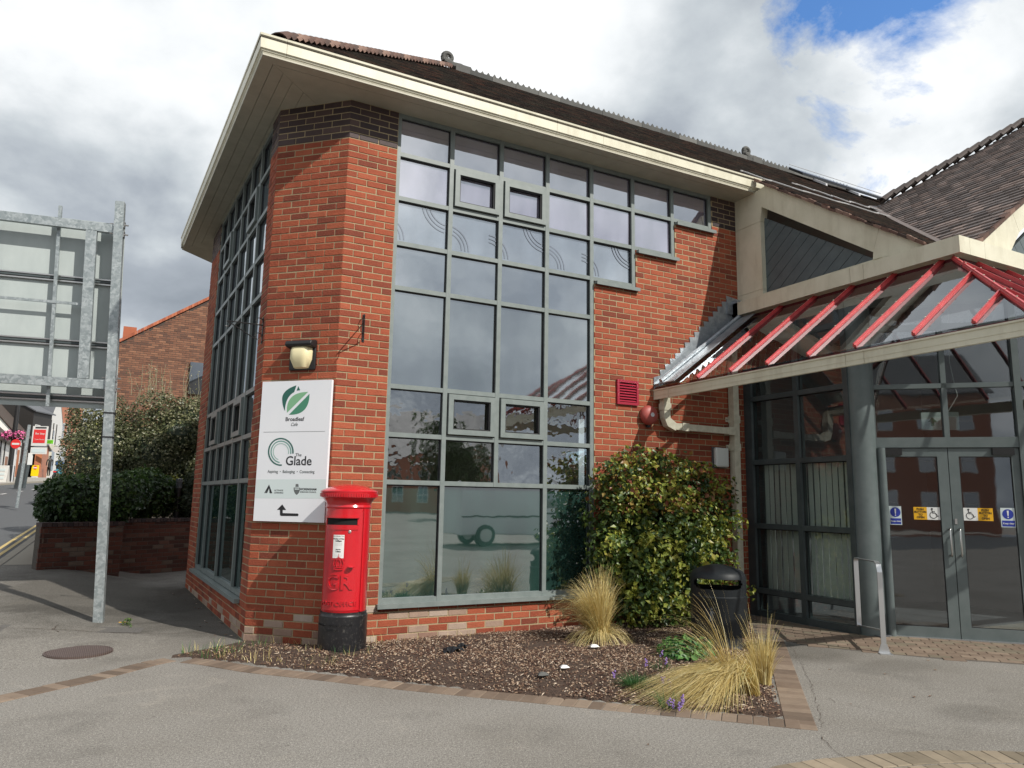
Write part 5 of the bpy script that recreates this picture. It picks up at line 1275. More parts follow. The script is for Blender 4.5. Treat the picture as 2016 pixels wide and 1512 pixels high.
# bark chips and pebbles
mb = MB(); rnd = random.Random(5)
for k in range(60000):
    x = rnd.uniform(-1.3, 5.3); y = rnd.uniform(-3.7, .1)
    if not inpoly(x, y, bed_poly): continue
    # fewer towards the grassy left end
    if x < -.2 and rnd.random() < .55: continue
    z = bz(x, y)+rnd.uniform(0, .012); a = rnd.uniform(0, pi); l_ = rnd.uniform(.004, .013)*(1.9 if rnd.random() < .15 else 1); w_ = rnd.uniform(.003, .007)
    if mn.noise(Vector((x*2.3, y*2.3, 4)))+rnd.uniform(-.35, .35) < -.26: continue
    d = Vector((cos(a), sin(a), rnd.uniform(-.5, .5))).normalized(); s_ = d.cross(Vector((rnd.uniform(-.5, .5), rnd.uniform(-.5, .5), 1))).normalized(); nn = s_.cross(d)
    c = Vector((x, y, z)); near = rnd.random(); tn = rnd.random()*.85 if near < .68 else rnd.uniform(.7, 1)
    v = [c-d*l_-s_*w_*.6, c+d*l_-s_*w_, c+d*l_*.8+s_*w_, c-d*l_+s_*w_*.7, c+nn*.007]
    mb.add(v, [(0, 1, 4), (1, 2, 4), (2, 3, 4), (3, 0, 4)], tn)
mb.build('bark_mulch', 'chip', kind='stuff')
# edging blocks
def path_blocks(name, outer, parent_kind, width, step, mat, inward=1, dz=.006, nm='edging_block', limit=400, gap=.004):
    P_ = thing_struct = bpy.data.objects.new(name, None); COL.objects.link(P_); P_['kind'] = 'structure'
    pts = [Vector((a, b, 0)) for a, b in outer]; ds = [0]
    for a, b in zip(pts, pts[1:]): ds.append(ds[-1]+(b-a).length)
    def at_(s):
        for i in range(len(ds)-1):
            if s <= ds[i+1] or i == len(ds)-2: t = (s-ds[i])/(ds[i+1]-ds[i]); return pts[i]+(pts[i+1]-pts[i])*t
    meshes = {}
    s = 0; 
    while s+step < ds[-1]:
        a = at_(s); b = at_(s+step); d = (b-a).normalized(); n_ = Vector((-d.y, d.x, 0))*inward; L_ = (b-a).length-gap
        tone = random.choice(TONES); key = (round(L_, 3), tone)
        if key not in meshes:
            m_ = MB(); c = .004; w = width-gap; D_ = .05
            v = [Vector((c, c, 0)), Vector((L_-c, c, 0)), Vector((L_-c, w-c, 0)), Vector((c, w-c, 0)), Vector((0, 0, -c)), Vector((L_, 0, -c)), Vector((L_, w, -c)), Vector((0, w, -c)), Vector((0, 0, -D_)), Vector((L_, 0, -D_)), Vector((L_, w, -D_)), Vector((0, w, -D_))]
            m_.add(v, [(0, 1, 2, 3)]+[(4+i, 4+(i+1) % 4, (i+1) % 4, i) for i in range(4)]+[(8+i, 8+(i+1) % 4, 4+(i+1) % 4, 4+i) for i in range(4)], tone); meshes[key] = m_.mesh(nm, mat)
        q = Matrix((d, n_, d.cross(n_))).transposed().to_quaternion() if d.cross(n_).z > 0 else None
        p = a
        if q is None:
            p = b; q = Matrix((-d, n_, (-d).cross(n_))).transposed().to_quaternion()
        x0 = p.copy(); x0.z = H(x0.x, x0.y)+dz+random.uniform(-.0015, .0015)
        inst(nm, meshes[key], P_, x0, q @ Quaternion((1, 0, 0), random.uniform(-.006, .006)))
        s += step
    return P_
outer = [(-1.30, -.20), (-1.18, -.32), (-.85, -.80), (-.31, -1.37), (.16, -1.89), (.58, -2.31), (.89, -2.61), (1.34, -3.06), (1.81, -3.50), (2.30, -4.0)]
path_blocks('bed_edging', outer, 0, .20, .103, 'paver_brown', 1)
path_blocks('bed_edging', [(2.31, -4.0), (4.70, -1.55)], 0, .205, .103, 'paver_brown', 1)
path_blocks('brick_band', [(-1.32, -.12), (-1.46, -.20), (-1.9, -.62), (-2.52, -1.08), (-3.2, -1.45), (-4.0, -1.8)], 0, .20, .103, 'paver_brown', -1)
arc = [(1.20, -4.58), (1.60, -4.50), (1.98, -4.53), (2.3, -4.60), (2.65, -4.74), (3.0, -4.92), (3.3, -5.12), (3.7, -5.45)]
path_blocks('paving_band', [(1.2, -4.44), (1.52, -4.36), (1.85, -4.39), (2.14, -4.46), (2.45, -4.53), (2.65, -4.60), (2.9, -4.72), (3.12, -4.84), (3.5, -5.08), (4.0, -5.5)], 0, .205, .103, 'paver_buff', -1)
path_blocks('paving_band', [(1.2, -4.655), (1.5, -4.57), (1.8, -4.60), (2.08, -4.67), (2.4, -4.745), (2.57, -4.81), (2.8, -4.92), (3.02, -5.04), (3.4, -5.28), (3.9, -5.7)], 0, .205, .103, 'paver_buff', -1)
# block paving in front of the glazed screen and doors
pav_poly = [(5.72, -.05), (5.60, -.16), (4.62, -1.22), (4.70, -1.60), (4.66, -1.85), (5.08, -2.50), (5.38, -2.90), (5.9, -3.40), (6.6, -4.1), (7.6, -3.4), (6.09, -1.86), (5.85, -1.7), (5.75, -1.6)]
PV = bpy.data.objects.new('paving', None); COL.objects.link(PV); PV['kind'] = 'structure'
base = MB(); base.prism([Vector((a, b, -.04)) for a, b in pav_poly], (0, 0, .042)); base.build('sand_bed', 'mortar_dark', PV)
pm = {}
ang = radians(-46); du = Vector((cos(ang), sin(ang), 0)); dv = Vector((-sin(ang), cos(ang), 0)); O_ = Vector((4.4, -.6, 0)); cnt = 0
for r in range(-30, 45):
    for c in range(-14, 24):
        s = c*.204+(.102 if r % 2 else 0); t = r*.104; ctr = O_+du*(s+.1)+dv*(t+.05)
        if not inpoly(ctr.x, ctr.y, pav_poly): continue
        tone = random.choice(TONES)
        if tone not in pm:
            m_ = MB(); c4 = .004; a_, b_ = .200, .100
            v = [Vector((c4, c4, 0)), Vector((a_-c4, c4, 0)), Vector((a_-c4, b_-c4, 0)), Vector((c4, b_-c4, 0)), Vector((0, 0, -c4)), Vector((a_, 0, -c4)), Vector((a_, b_, -c4)), Vector((0, b_, -c4)), Vector((0, 0, -.04)), Vector((a_, 0, -.04)), Vector((a_, b_, -.04)), Vector((0, b_, -.04))]
            m_.add(v, [(0, 1, 2, 3)]+[(4+i, 4+(i+1) % 4, (i+1) % 4, i) for i in range(4)]+[(8+i, 8+(i+1) % 4, 4+(i+1) % 4, 4+i) for i in range(4)], tone); pm[tone] = m_.mesh('paving_block', 'paver_brown' if tone > .3 else 'paver_buff')
        p = O_+du*s+dv*t; p.z = .0075+random.uniform(-.0015, .0015); inst('paving_block', pm[tone], PV, p, Quaternion((0, 0, 1), ang)); cnt += 1
# manhole
mb = MB(); mb.lathe([(.285, -.02), (.285, .006), (.27, .006), (.27, .004), (.262, .004), (.262, .007)], (0, 0, 0), 48); mh = mb.build('manhole_cover', 'manhole', loc_dummy=0); mh.location = (-2.11, .57, H(-2.11, .57)+.004); del mh['loc_dummy']; tag(mh, 'round rusty brown manhole cover in the tarmac', 'manhole cover')

# ---------------------------------------------------------------- plants
def leaf_cloud(mb, blobs, count, size, rnd, tonef, droop=.3, shell=.55, out_bias=.6, zmin=0.02, cond=None, single=None):
    vols = [b[3]*b[4]*b[5] for b in blobs]; tot = sum(vols); res = []
    for k in range(count):
        r = rnd.random()*tot; i = 0
        while r > vols[i] and i < len(blobs)-1: r -= vols[i]; i += 1
        cx, cy, cz_, rx, ry, rz_ = blobs[i][:6]
        d = Vector((rnd.gauss(0, 1), rnd.gauss(0, 1), rnd.gauss(0, 1))).normalized(); rr = 1-shell*rnd.random()**1.6
        p = Vector((cx+d.x*rx*rr, cy+d.y*ry*rr, cz_+d.z*rz_*rr))
        if p.z < zmin or (cond and not cond(p)): continue
        nrm_ = (d*out_bias+Vector((rnd.gauss(0, .5), rnd.gauss(0, .5), rnd.gauss(0, .5)+.35))).normalized()
        t = nrm_.cross(Vector((rnd.gauss(0, 1), rnd.gauss(0, 1), rnd.gauss(0, 1)))).normalized(); t = (t-Vector((0, 0, droop))).normalized(); s_ = nrm_.cross(t).normalized()
        L_ = size*rnd.uniform(.6, 1.35); w = L_*.36
        fold = nrm_*L_*.10
        vs = [p, p+t*L_*.35+s_*w+fold, p+t*L_, p+t*L_*.35-s_*w+fold, p+t*L_*.45-nrm_*L_*.04]
        fs = [(0, 4, 1), (1, 4, 2), (2, 4, 3), (3, 4, 0)]
        res.append((p, vs, fs, tonef(p, d, rnd)))
    return res
def add_leaves(mb, res):
    for p, vs, fs, t in res: mb.add(vs, fs, t)
rnd = random.Random(11)
SHB = thing('climbing_shrub', 'broad leafy green and yellow shrub trained against the brick wall between window and bin', 'shrub', (4.0, -.3, 0))
sb_ = [(3.75, -.30, 1.72, .72, .32, .42), (4.35, -.28, 1.65, .62, .30, .40), (3.35, -.30, 1.35, .45, .32, .45), (4.1, -.38, 1.25, .95, .42, .5), (4.75, -.28, 1.15, .42, .28, .42), (3.75, -.42, .80, .75, .45, .45), (4.5, -.36, .72, .62, .4, .42), (3.35, -.40, .85, .42, .36, .38), (4.0, -.50, .35, .75, .45, .38), (3.55, -.45, .35, .42, .4, .35), (3.15, -.35, 1.0, .25, .25, .2)]
for _ in range(34): sb_.append((rnd.uniform(3.0, 5.05), rnd.uniform(-.85, -.3), rnd.uniform(.3, 2.0), rnd.uniform(.14, .24), rnd.uniform(.12, .2), rnd.uniform(.12, .22)))
for _ in range(60):
    a_ = rnd.uniform(-.3, pi+.3); sb_.append((4.0+1.12*cos(a_)+rnd.uniform(-.05, .06), rnd.uniform(-.6, -.12), .95+1.05*sin(a_)+rnd.uniform(-.06, .09), .11, .09, .09))
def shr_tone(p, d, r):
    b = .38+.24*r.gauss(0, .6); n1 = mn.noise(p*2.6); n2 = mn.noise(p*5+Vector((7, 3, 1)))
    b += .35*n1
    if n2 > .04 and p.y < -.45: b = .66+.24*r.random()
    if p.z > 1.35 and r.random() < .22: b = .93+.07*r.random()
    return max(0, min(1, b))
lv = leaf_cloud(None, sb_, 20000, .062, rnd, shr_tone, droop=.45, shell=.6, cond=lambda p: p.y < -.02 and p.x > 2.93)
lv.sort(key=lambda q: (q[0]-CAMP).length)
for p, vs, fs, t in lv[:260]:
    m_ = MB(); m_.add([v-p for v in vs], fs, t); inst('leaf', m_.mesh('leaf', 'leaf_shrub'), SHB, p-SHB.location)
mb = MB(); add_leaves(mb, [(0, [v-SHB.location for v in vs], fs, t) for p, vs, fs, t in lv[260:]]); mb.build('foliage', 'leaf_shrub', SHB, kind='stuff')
mb = MB()
for k in range(9):
    x = -.5+k*.13; pts = [Vector((x*.3+.0, -.05, 0))]; 
    for i in range(1, 7): pts.append(Vector((x*.3+x*i*.25+rnd.uniform(-.05, .05), -.05+rnd.uniform(-.08, .08), i*.27)))
    mb.tube(pts, .012, 5, radii=[.016-.0018*i for i in range(7)])
mb.build('branches', 'bark', SHB)
def blades(mb, c, n, h, spread, rnd, lean=(0, 0), w=.0036, tmax=.97, arch=1.0, tone0=.2):
    for k in range(n):
        a = rnd.uniform(0, 2*pi); r0 = rnd.random()**.5*.07; hh = h*rnd.uniform(.55, 1.1); sp = spread*rnd.random()**.7
        d = Vector((cos(a), sin(a), 0)); base = Vector(c)+d*r0; out_ = d*sp+Vector((lean[0], lean[1], 0))*rnd.uniform(.5, 1.2)
        N_ = 6; P = []
        for i in range(N_+1):
            t = i/N_; P.append(base+out_*(t**1.6)+Vector((0, 0, hh*(t-arch*.55*t**3.2*min(1.6, out_.length/max(h, .01)*1.6)))))
        s_ = out_.cross(Vector((0, 0, 1))); s_ = s_.normalized() if s_.length > 1e-4 else Vector((1, 0, 0)); s_ = (s_+Vector((rnd.gauss(0, .5), rnd.gauss(0, .5), 0))).normalized()
        tn = tone0+(tmax-tone0)*rnd.random(); vs = []
        for i, q in enumerate(P):
            ww = w*(1-.85*i/N_); q.z = max(q.z, .004); vs += [q-s_*ww, q+s_*ww]
        mb.add(vs, [(2*i, 2*i+1, 2*i+3, 2*i+2) for i in range(N_)], tn)
rnd = random.Random(21)
def grass(loc, parts, label):
    T = thing('feather_grass', label, 'grass', loc, group='feather grass clumps in the planting bed'); mb = MB()
    for (dx, dy, n, h, sp, lean, arch) in parts: blades(mb, (dx, dy, .02), n, h, sp, rnd, lean, arch=arch)
    mb.build('blades', 'straw', T, kind='stuff'); return T
grass((2.60, -1.05, 0), [(0, 0, 950, .84, .40, (-.16, .06), .95), (0, 0, 500, .42, .42, (-.05, 0), 1.5), (0, 0, 80, .95, .40, (-.34, .12), 1.1)], 'upright straw coloured feather grass clump left of the shrub')
grass((2.52, -3.20, 0), [(0, 0, 1300, .56, .34, (-.66, .24), 1.35), (-.1, .1, 700, .50, .38, (-.36, .02), 1.4), (-.08, .14, 90, .92, .22, (-.42, .22), .8)], 'large arching straw coloured feather grass clump spilling over the brick edging')
grass((2.88, -2.98, 0), [(0, 0, 420, .42, .16, (-.05, 0), .9), (0, 0, 60, .62, .18, (.02, .02), .8)], 'smaller upright feather grass clump at the bed corner in front of the bin')
# green perennial and lavender
T = thing('green_perennial', 'low bright green leafy perennial between lavender and bin', 'plant', (2.95, -2.0, 0)); mb = MB()
add_leaves(mb, leaf_cloud(None, [(0, 0, .10, .28, .24, .14), (-.12, -.05, .08, .2, .2, .1)], 700, .06, rnd, lambda p, d, r: r.random(), droop=0, out_bias=.9, zmin=.0)); mb.build('leaves', 'leaf_green', T, kind='stuff')
def lavender(loc, n, label, fl):
    T = thing('lavender', label, 'plant', loc, group='lavender plants in the planting bed'); mb = MB(); blades(mb, (0, 0, .01), n, .17, .17, rnd, w=.0028, tone0=.0, tmax=.45, arch=.6); mb.build('stems', 'leaf_green', T, kind='stuff')
    for (dx, dy, dz) in fl:
        f = MB()
        for i in range(9): f.lathe([(.001, -.006), (.008, 0), (.001, .007)], (dx+rnd.uniform(-.01, .01), dy+rnd.uniform(-.01, .01), dz+i*.0065), 5)
        f.build('flower_head', 'lavender', T)
lavender((1.80, -2.72, 0), 420, 'lavender clump with purple flowers in the middle of the bed', [(.12, -.16, .09), (.17, -.18, .07), (.08, -.02, .2), (-.18, .05, .12), (.15, -.22, .06), (.10, -.2, .1)])
lavender((1.73, -3.18, 0), 60, 'small lavender sprig lying over the brick edging', [(-.02, -.08, .03), (.04, -.1, .03), (.0, -.12, .02), (.07, -.08, .05), (-.05, -.07, .045), (.09, -.05, .05)])
lavender((2.35, -2.35, 0), 50, 'small lavender stem behind the arching grass', [(0, 0, .16), (.02, -.03, .10)])
# weeds along the wall and around the post box
mb = MB(); rnd = random.Random(31)
for k in range(260):
    x = rnd.uniform(-1.35, 1.6); y = rnd.uniform(-1.0, .35)
    if not inpoly(x, y, bed_poly) or (x > .6 and y < -.35): continue
    if (Vector((x, y))-Vector((.105, -.375))).length < .24: continue
    blades(mb, (x, y, .01), rnd.randint(2, 6), rnd.uniform(.04, .14), .07, rnd, w=.0025, tone0=.15, tmax=1.0, arch=.6)
mb.build('weeds', 'straw', kind='stuff')
mb = MB()
for k in range(70):
    x = rnd.uniform(-1.3, -.55) if k < 45 else rnd.uniform(-.3, .4); y = (rnd.uniform(-.15, .35) if k < 45 else rnd.uniform(-.85, -.6))
    if inpoly(x, y, bed_poly): blades(mb, (x, y, .01), rnd.randint(2, 5), rnd.uniform(.05, .15), .05, rnd, w=.003, tone0=.0, tmax=.9, arch=.5)
mb.build('green_weeds', 'leaf_green', kind='stuff')
T = thing('pavement_weed', 'small green weed growing in the tarmac beside the sign pole', 'weed', (-1.70, 1.95, .03)); mb = MB(); add_leaves(mb, leaf_cloud(None, [(0, 0, .03, .05, .04, .04), (.03, -.14, .01, .02, .08, .012)], 90, .022, rnd, lambda p, d, r: .4+r.random()*.6, zmin=-.1)); mb.build('leaves', 'leaf_low', T, kind='stuff')
# stones and scraps
for (x, y, s, nm, mat, lab, cat) in ((2.30, -1.39, .045, 'pebble', 'white_plain', 'large white pebble on the mulch in front of the upright grass', 'stone'), (1.55, -2.05, .04, 'pebble', 'white_plain', 'white stone lying in the middle of the mulch', 'stone'), (1.25, -2.2, .045, 'pebble', 'ridge_stone', 'grey crumpled stone near the front edge of the mulch', 'stone')):
    mb = MB(); mb.lathe([(.001, -s*.3), (s*.8, -s*.1), (s, .1*s), (s*.6, s*.5), (.001, s*.6)], (x, y, bz(x, y)+.02), 9, mod=lambda i, k: 1+.25*sin(k*2.3+i)); tag(smooth_by_angle(mb.build(nm, mat), 60), lab, cat, 'stones on the mulch')
mb = MB(); x, y = .99, -.96
for k in range(2):
    c = Vector((x+k*.15, y+k*.12, .06)); vs = []
    n1 = 7; s_ = .11-.05*k
    for i in range(n1):
        for j in range(4): t = i/(n1-1)-.5; u_ = j/3-.5; vs.append(c+Vector((t*2*s_+.02*sin(j*3), u_*s_*1.1+.25*t*s_, .03*sin(i*2.1+j*1.7)+.02-.06*abs(t))))
    mb.add(vs, [(i*4+j, (i+1)*4+j, (i+1)*4+j+1, i*4+j+1) for i in range(n1-1) for j in range(3)])
tag(mb.build('plastic_scrap', 'bin_black'), 'torn piece of black plastic lying on the mulch under the window', 'litter')
mb = MB(); mb.obox((-1.78, 1.98, .05), (.09, -.01, 0), (0, .015, 0), (0, 0, .004)); tag(mb.build('wrapper', 'sticker_yellow'), 'thin yellow wrapper on the tarmac beside the sign pole foot', 'litter')
mb = MB()
for k in range(46):
    if k < 26: s = rnd.uniform(.1, 4.6); p = C0+wd*s+wnn*rnd.uniform(.02, .28)
    else: p = Vector((rnd.uniform(-1.5, 5.5), rnd.uniform(-5, -2.2), 0))
    if k >= 26 and inpoly(p.x, p.y, bed_poly): continue
    a = rnd.uniform(0, 6); d = Vector((cos(a), sin(a), 0)); e = Vector((-d.y, d.x, 0)); z = H(p.x, p.y)+.006; p = Vector((p.x, p.y, z)); s_ = rnd.uniform(.008, .024)
    mb.add([p-d*s_, p+e*s_*.5+Vector((0, 0, .006)), p+d*s_, p-e*s_*.5+Vector((0, 0, .004))], [(0, 3, 2, 1)], rnd.uniform(.3, 1))
mb.build('fallen_leaves', 'chip', kind='stuff')

# ---------------------------------------------------------------- road sign seen from behind
RS = thing('road_sign', 'back of a large grey road sign on galvanised steel post and frame', 'road sign', (-1.98, 2.15, .03))
RS.rotation_euler = (0, 0, 0)
sv = Vector((.985, -.17, 0)).normalized(); sn = Vector((.17, .985, 0)).normalized()*-1   # towards the camera
tilt = -.0435
def sg(s, z, o_=0.0): return sv*(s+z*tilt)+sn*o_+Vector((0, 0, z))
def sbar(mb, s0, z0, s1, z1, w, d, o_, upv=None):
    a = sg(s0, z0, o_); b = sg(s1, z1, o_); dr_ = (b-a).normalized(); r = dr_.cross(sn).normalized(); mb.obox(a-r*w/2-sn*d/2, r*w, b-a, sn*d)
def s_un(s, z): return s-z*tilt      # measured coordinate (already leaning) -> leaning frame
mb = MB(); sbar(mb, .0, -.05, .0, 4.94, .10, .10, 0); mb.build('post', 'hot_dip_zinc', RS)
mb = MB(); sbar(mb, -3.4, -.05, -3.4, 4.94, .10, .10, 0); mb.build('post', 'hot_dip_zinc', RS)
pz0, pz1 = 2.43, 4.73
mb = MB(); mb.obox(sg(-3.5, pz0, -.20), sg(.03, pz0, -.20)-sg(-3.5, pz0, -.20), sg(-3.5, pz1, -.20)-sg(-3.5, pz0, -.20), -sn*.004); pn = mb.build('panel', 'alu_panel', RS)
mb = MB(); sbar(mb, -3.35, 4.625, -.05, 4.60, .105, .06, -.02); mb.build('cross_beam', 'hot_dip_zinc', RS)
mb = MB(); sbar(mb, -3.35, 2.72, -.05, 2.70, .105, .06, -.02); mb.build('cross_beam', 'hot_dip_zinc', RS)
mb = MB(); sbar(mb, -.295, 2.76, -.295, 4.555, .115, .06, -.02); mb.build('upright', 'hot_dip_zinc', RS)
mb = MB(); sbar(mb, -1.6, 2.76, -1.6, 4.56, .115, .06, -.02); mb.build('upright', 'hot_dip_zinc', RS)
for s in (-.66, -2.0):
    mb = MB(); sbar(mb, s, 2.42, s, 4.84, .035, .04, -.10); mb.build('stiffener', 'hot_dip_zinc', RS)
for z in (3.97, 3.195, 2.535):
    for dz, w in ((-.03, .016), (0, .022), (.03, .016)):
        mb = MB(); sbar(mb, -3.45, z+dz, .0, z+dz, w, .03, -.18); mb.build('rail', 'dark_frame' if dz == 0 else 'steel_brushed', RS)
mb = MB(); sbar(mb, -3.3, 3.655, -.36, 3.655, .03, .02, -.08); mb.build('tie_bar', 'hot_dip_zinc', RS)
mb = MB()
for z in (4.66, 4.54, 2.78, 2.66):
    for sd_ in (-1, 1): mb.tube([sg(.05*sd_, z, .0), sg(.10*sd_, z, .0)], .010, 6); mb.obox(sg(.052*sd_, z-.04, -.04), sv*.006*sd_, sn*.08, Vector((0, 0, .08)))
mb.build('bolt', 'steel_brushed', RS)
mb = MB()
for z in (2.36, 2.08): 
    for k in range(8): pass
    mb.obox(sg(-.056, z, .054), sv*.112, sn*.004, Vector((0, 0, .014))); mb.obox(sg(-.056, z, -.054), sv*.112, sn*-.004, Vector((0, 0, .014))); mb.obox(sg(-.058, z, -.054), sv*.004, sn*.112, Vector((0, 0, .014))); mb.obox(sg(.054, z, -.054), sv*.004, sn*.112, Vector((0, 0, .014)))
mb.build('band', 'black_iron', RS)
mb = MB(); mb.obox(sg(-.09, 2.02, -.06), sv*.004, sn*-.16, Vector((0, 0, .38))); tag(mb.build('tie_board', 'black_iron'), 'thin edge-on dark placard strapped to the sign post', 'placard'); 
bpy.data.objects['tie_board'].location = (-1.98, 2.15, .03)

# ---------------------------------------------------------------- planter walls
PL = thing('planter', 'low weathered brick planter wall with dark coping beside the street corner', 'planter')
st2 = []
wL = [(-2.93, 6.33), (-1.77, 6.80)]; wR = [(-1.80, 7.70), (-.58, 8.50), (.5, 9.0)]
mbm = MB()
def plw(a, b, z0, z1, th=.22):
    a = Vector((*a, 0)); b = Vector((*b, 0)); u = (b-a).normalized(); n_ = Vector((u.y, -u.x, 0)); L_ = (b-a).length
    brick_wall(a, u, n_, L_, z0, z1, matf=lambda k, s: 'brick_dark', store=st2); mortar(mbm, a, u, n_, L_, z0, z1, th=th)
plw(wL[0], wL[1], -.075, .93); plw((-1.77, 6.80), (-1.80, 7.70), -.075, .93); plw(wR[0], wR[1], -.15, .95); plw(wR[1], wR[2], -.15, .95); brick_wall((-3.05, 8.4, 0), (.058, -.998, 0), (-.998, -.058, 0), 2.065, -.075, .93, matf=lambda k, s: 'brick_dark', store=st2); mortar(mbm, (-3.05, 8.4, 0), (.058, -.998, 0), (-.998, -.058, 0), 1.80, -.075, .93); plw((-3.2, 12), (-3.05, 8.4), .0, .93)
pw = mbm.build('wall', 'mortar_dark', PL); emit_bricks(st2, pw, 300)
def coping(a, b, z, nm='coping_brick'):
    a = Vector((*a, z)); b = Vector((*b, z)); u = (b-a).normalized(); n_ = Vector((u.y, -u.x, 0)); L_ = (b-a).length; s = 0
    while s < L_-.05:
        me_ = MB(); me_.obox(Vector((0, 0, 0)), Vector((.069, 0, 0)), Vector((0, .26, 0)), Vector((0, 0, .062)), random.random()); 
        q = Matrix((u, -n_, u.cross(-n_))).transposed().to_quaternion(); 
        if 'cop%d' % int(s/.075 % 6) not in MESHC: MESHC['cop%d' % int(s/.075 % 6)] = me_.mesh('coping_brick', 'brick_blue')
        inst('coping_brick', MESHC['cop%d' % int(s/.075 % 6)], PL, a+u*s+n_*.02+Vector((0, 0, random.uniform(-.003, .003))), q); s += .0765
coping(wL[0], wL[1], .932); coping((-1.77, 6.82), (-1.80, 7.68), .932); coping(wR[0], wR[1], .952); coping(wR[1], wR[2], .952)
mb = MB(); mb.prism([Vector((a, b, .75)) for a, b in ((-2.95, 6.45), (-1.85, 6.95), (-1.85, 7.9), (-.6, 8.7), (.4, 9.2), (.4, 14), (-3.1, 14), (-3.0, 8))], (0, 0, .1)); mb.build('soil', 'soil', PL)
# ---------------------------------------------------------------- hedge, low shrubs
rnd = random.Random(41)
def plant(name, label, cat, loc, blobs, count, size, mat, tonef, trunk=True, **k):
    T = thing(name, label, cat, loc, group='bushes in the planter' if cat == 'bush' else None); L0_ = Vector(loc); mb = MB(); add_leaves(mb, [(0, [v-L0_ for v in vs], fs, t) for p, vs, fs, t in leaf_cloud(None, blobs, count, size, rnd, tonef, **k)]); mb.build('crown', mat, T, kind='stuff')
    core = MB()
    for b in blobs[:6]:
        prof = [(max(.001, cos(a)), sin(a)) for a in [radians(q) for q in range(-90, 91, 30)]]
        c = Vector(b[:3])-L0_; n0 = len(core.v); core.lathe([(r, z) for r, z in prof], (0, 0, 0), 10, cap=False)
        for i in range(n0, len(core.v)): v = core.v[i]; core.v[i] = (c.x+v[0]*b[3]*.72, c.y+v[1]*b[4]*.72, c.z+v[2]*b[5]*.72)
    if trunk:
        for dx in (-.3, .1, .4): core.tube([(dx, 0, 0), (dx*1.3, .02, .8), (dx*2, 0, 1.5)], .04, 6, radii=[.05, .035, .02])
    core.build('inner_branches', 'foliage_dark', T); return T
hb_ = []
for _ in range(34): hb_.append((rnd.uniform(-2.7, .8), rnd.uniform(11.0, 12.6), rnd.uniform(1.3, 3.4), rnd.uniform(.5, .75), rnd.uniform(.5, .7), rnd.uniform(.45, .65)))
hb_ = [(-1.0, 12, 2.2, 1.7, .9, 1.3), (-2.2, 11.8, 2.0, .85, .8, 1.2), (.6, 12.2, 2.4, 1.2, .8, 1.4), (-.2, 12.0, 2.9, 1.1, .8, 1.0)]+hb_
def tt(p, d, r):
    t = .38+.3*mn.noise(p*1.3)+.22*r.gauss(0, .7)
    if r.random() < .16: t = .85+.1*r.random()
    if -1.4 < p.x < -.3 and p.z < 1.9 and r.random() < .5 and mn.noise(p*1.5+Vector((3, 0, 0))) > 0: t = 1.0
    return max(0, min(1, t))
plant('hedge_tree', 'tall dense variegated evergreen hedge behind the planter below the brick gable', 'hedge', (-1, 12, .8), hb_, 88000, .060, 'leaf_tree', tt, shell=.24, cond=lambda p: p.x > -3.12)
# upright shoots above the hedge
mb = MB()
for k in range(46):
    x = rnd.uniform(-1.9, .3); z0_ = rnd.uniform(3.5, 3.8); h_ = rnd.uniform(.3, 1.0); pts = [Vector((x, 11.8, z0_)), Vector((x+rnd.uniform(-.05, .05), 11.8, z0_+h_*.5)), Vector((x+rnd.uniform(-.12, .12), 11.8, z0_+h_))]; mb.tube(pts, .005, 4, radii=[.007, .005, .003], tone=.9)
    for i in range(int(h_*16)):
        t = rnd.random(); p = pts[0].lerp(pts[2], t)+Vector((rnd.uniform(-.05, .05), rnd.uniform(-.05, .05), 0)); e = Vector((rnd.gauss(0, 1), rnd.gauss(0, 1), rnd.gauss(0, 1))).normalized()*.03; f = e.cross(Vector((.3, .8, .2))).normalized()*.016; mb.add([p, p+e*.5+f, p+e, p+e*.5-f], [(0, 1, 2, 3)], rnd.uniform(.5, .95))
o_ = mb.build('shoots', 'leaf_tree', bpy.data.objects['hedge_tree'], kind='stuff'); o_.location = (1, -12, -.8)
lt = lambda p, d, r: max(0, min(1, .35+.35*mn.noise(p*2.2)+.25*r.gauss(0, .7)+.25*max(0, d.z)))
plant('laurel_bush', 'dark green leafy bush spilling over the left planter wall', 'bush', (-2.3, 7.4, .85), [(-2.55, 7.3, 1.35, .55, .55, .45), (-2.0, 7.4, 1.4, .5, .5, .45), (-2.75, 7.5, 1.2, .38, .5, .4), (-2.2, 7.2, 1.15, .5, .35, .35), (-1.75, 8.0, 1.5, .4, .5, .4), (-2.9, 8.0, 1.4, .3, .5, .35)], 9500, .085, 'leaf_low', lt, trunk=False, shell=.4, zmin=.92)
plant('laurel_bush', 'bushy dark green shrub to the right of the galvanised sign post', 'bush', (-1.3, 8.9, .85), [(-1.45, 8.9, 1.5, .5, .5, .5), (-1.1, 9.2, 1.45, .35, .4, .4)], 4200, .085, 'leaf_low', lt, trunk=False, shell=.4, zmin=.92)
leafmat('leaf_conifer', [(0, (.012, .022, .010)), (.5, (.035, .05, .02)), (1, (.09, .10, .035))], .6)
plant('yew_bush', 'low spreading dark yew bush in the right part of the planter', 'bush', (-.1, 9.3, .85), [(-.35, 9.3, 1.5, .55, .5, .5), (.2, 9.4, 1.5, .6, .5, .55), (-.6, 9.1, 1.3, .35, .4, .35), (.1, 9.1, 1.25, .6, .35, .35)], 9000, .07, 'leaf_conifer', lt, trunk=False, shell=.4, droop=.6, zmin=.95)
BLd = thing('bollard_light', 'black garden bollard light with louvred head between the planter bushes', 'light', (-.82, 8.95, .85))
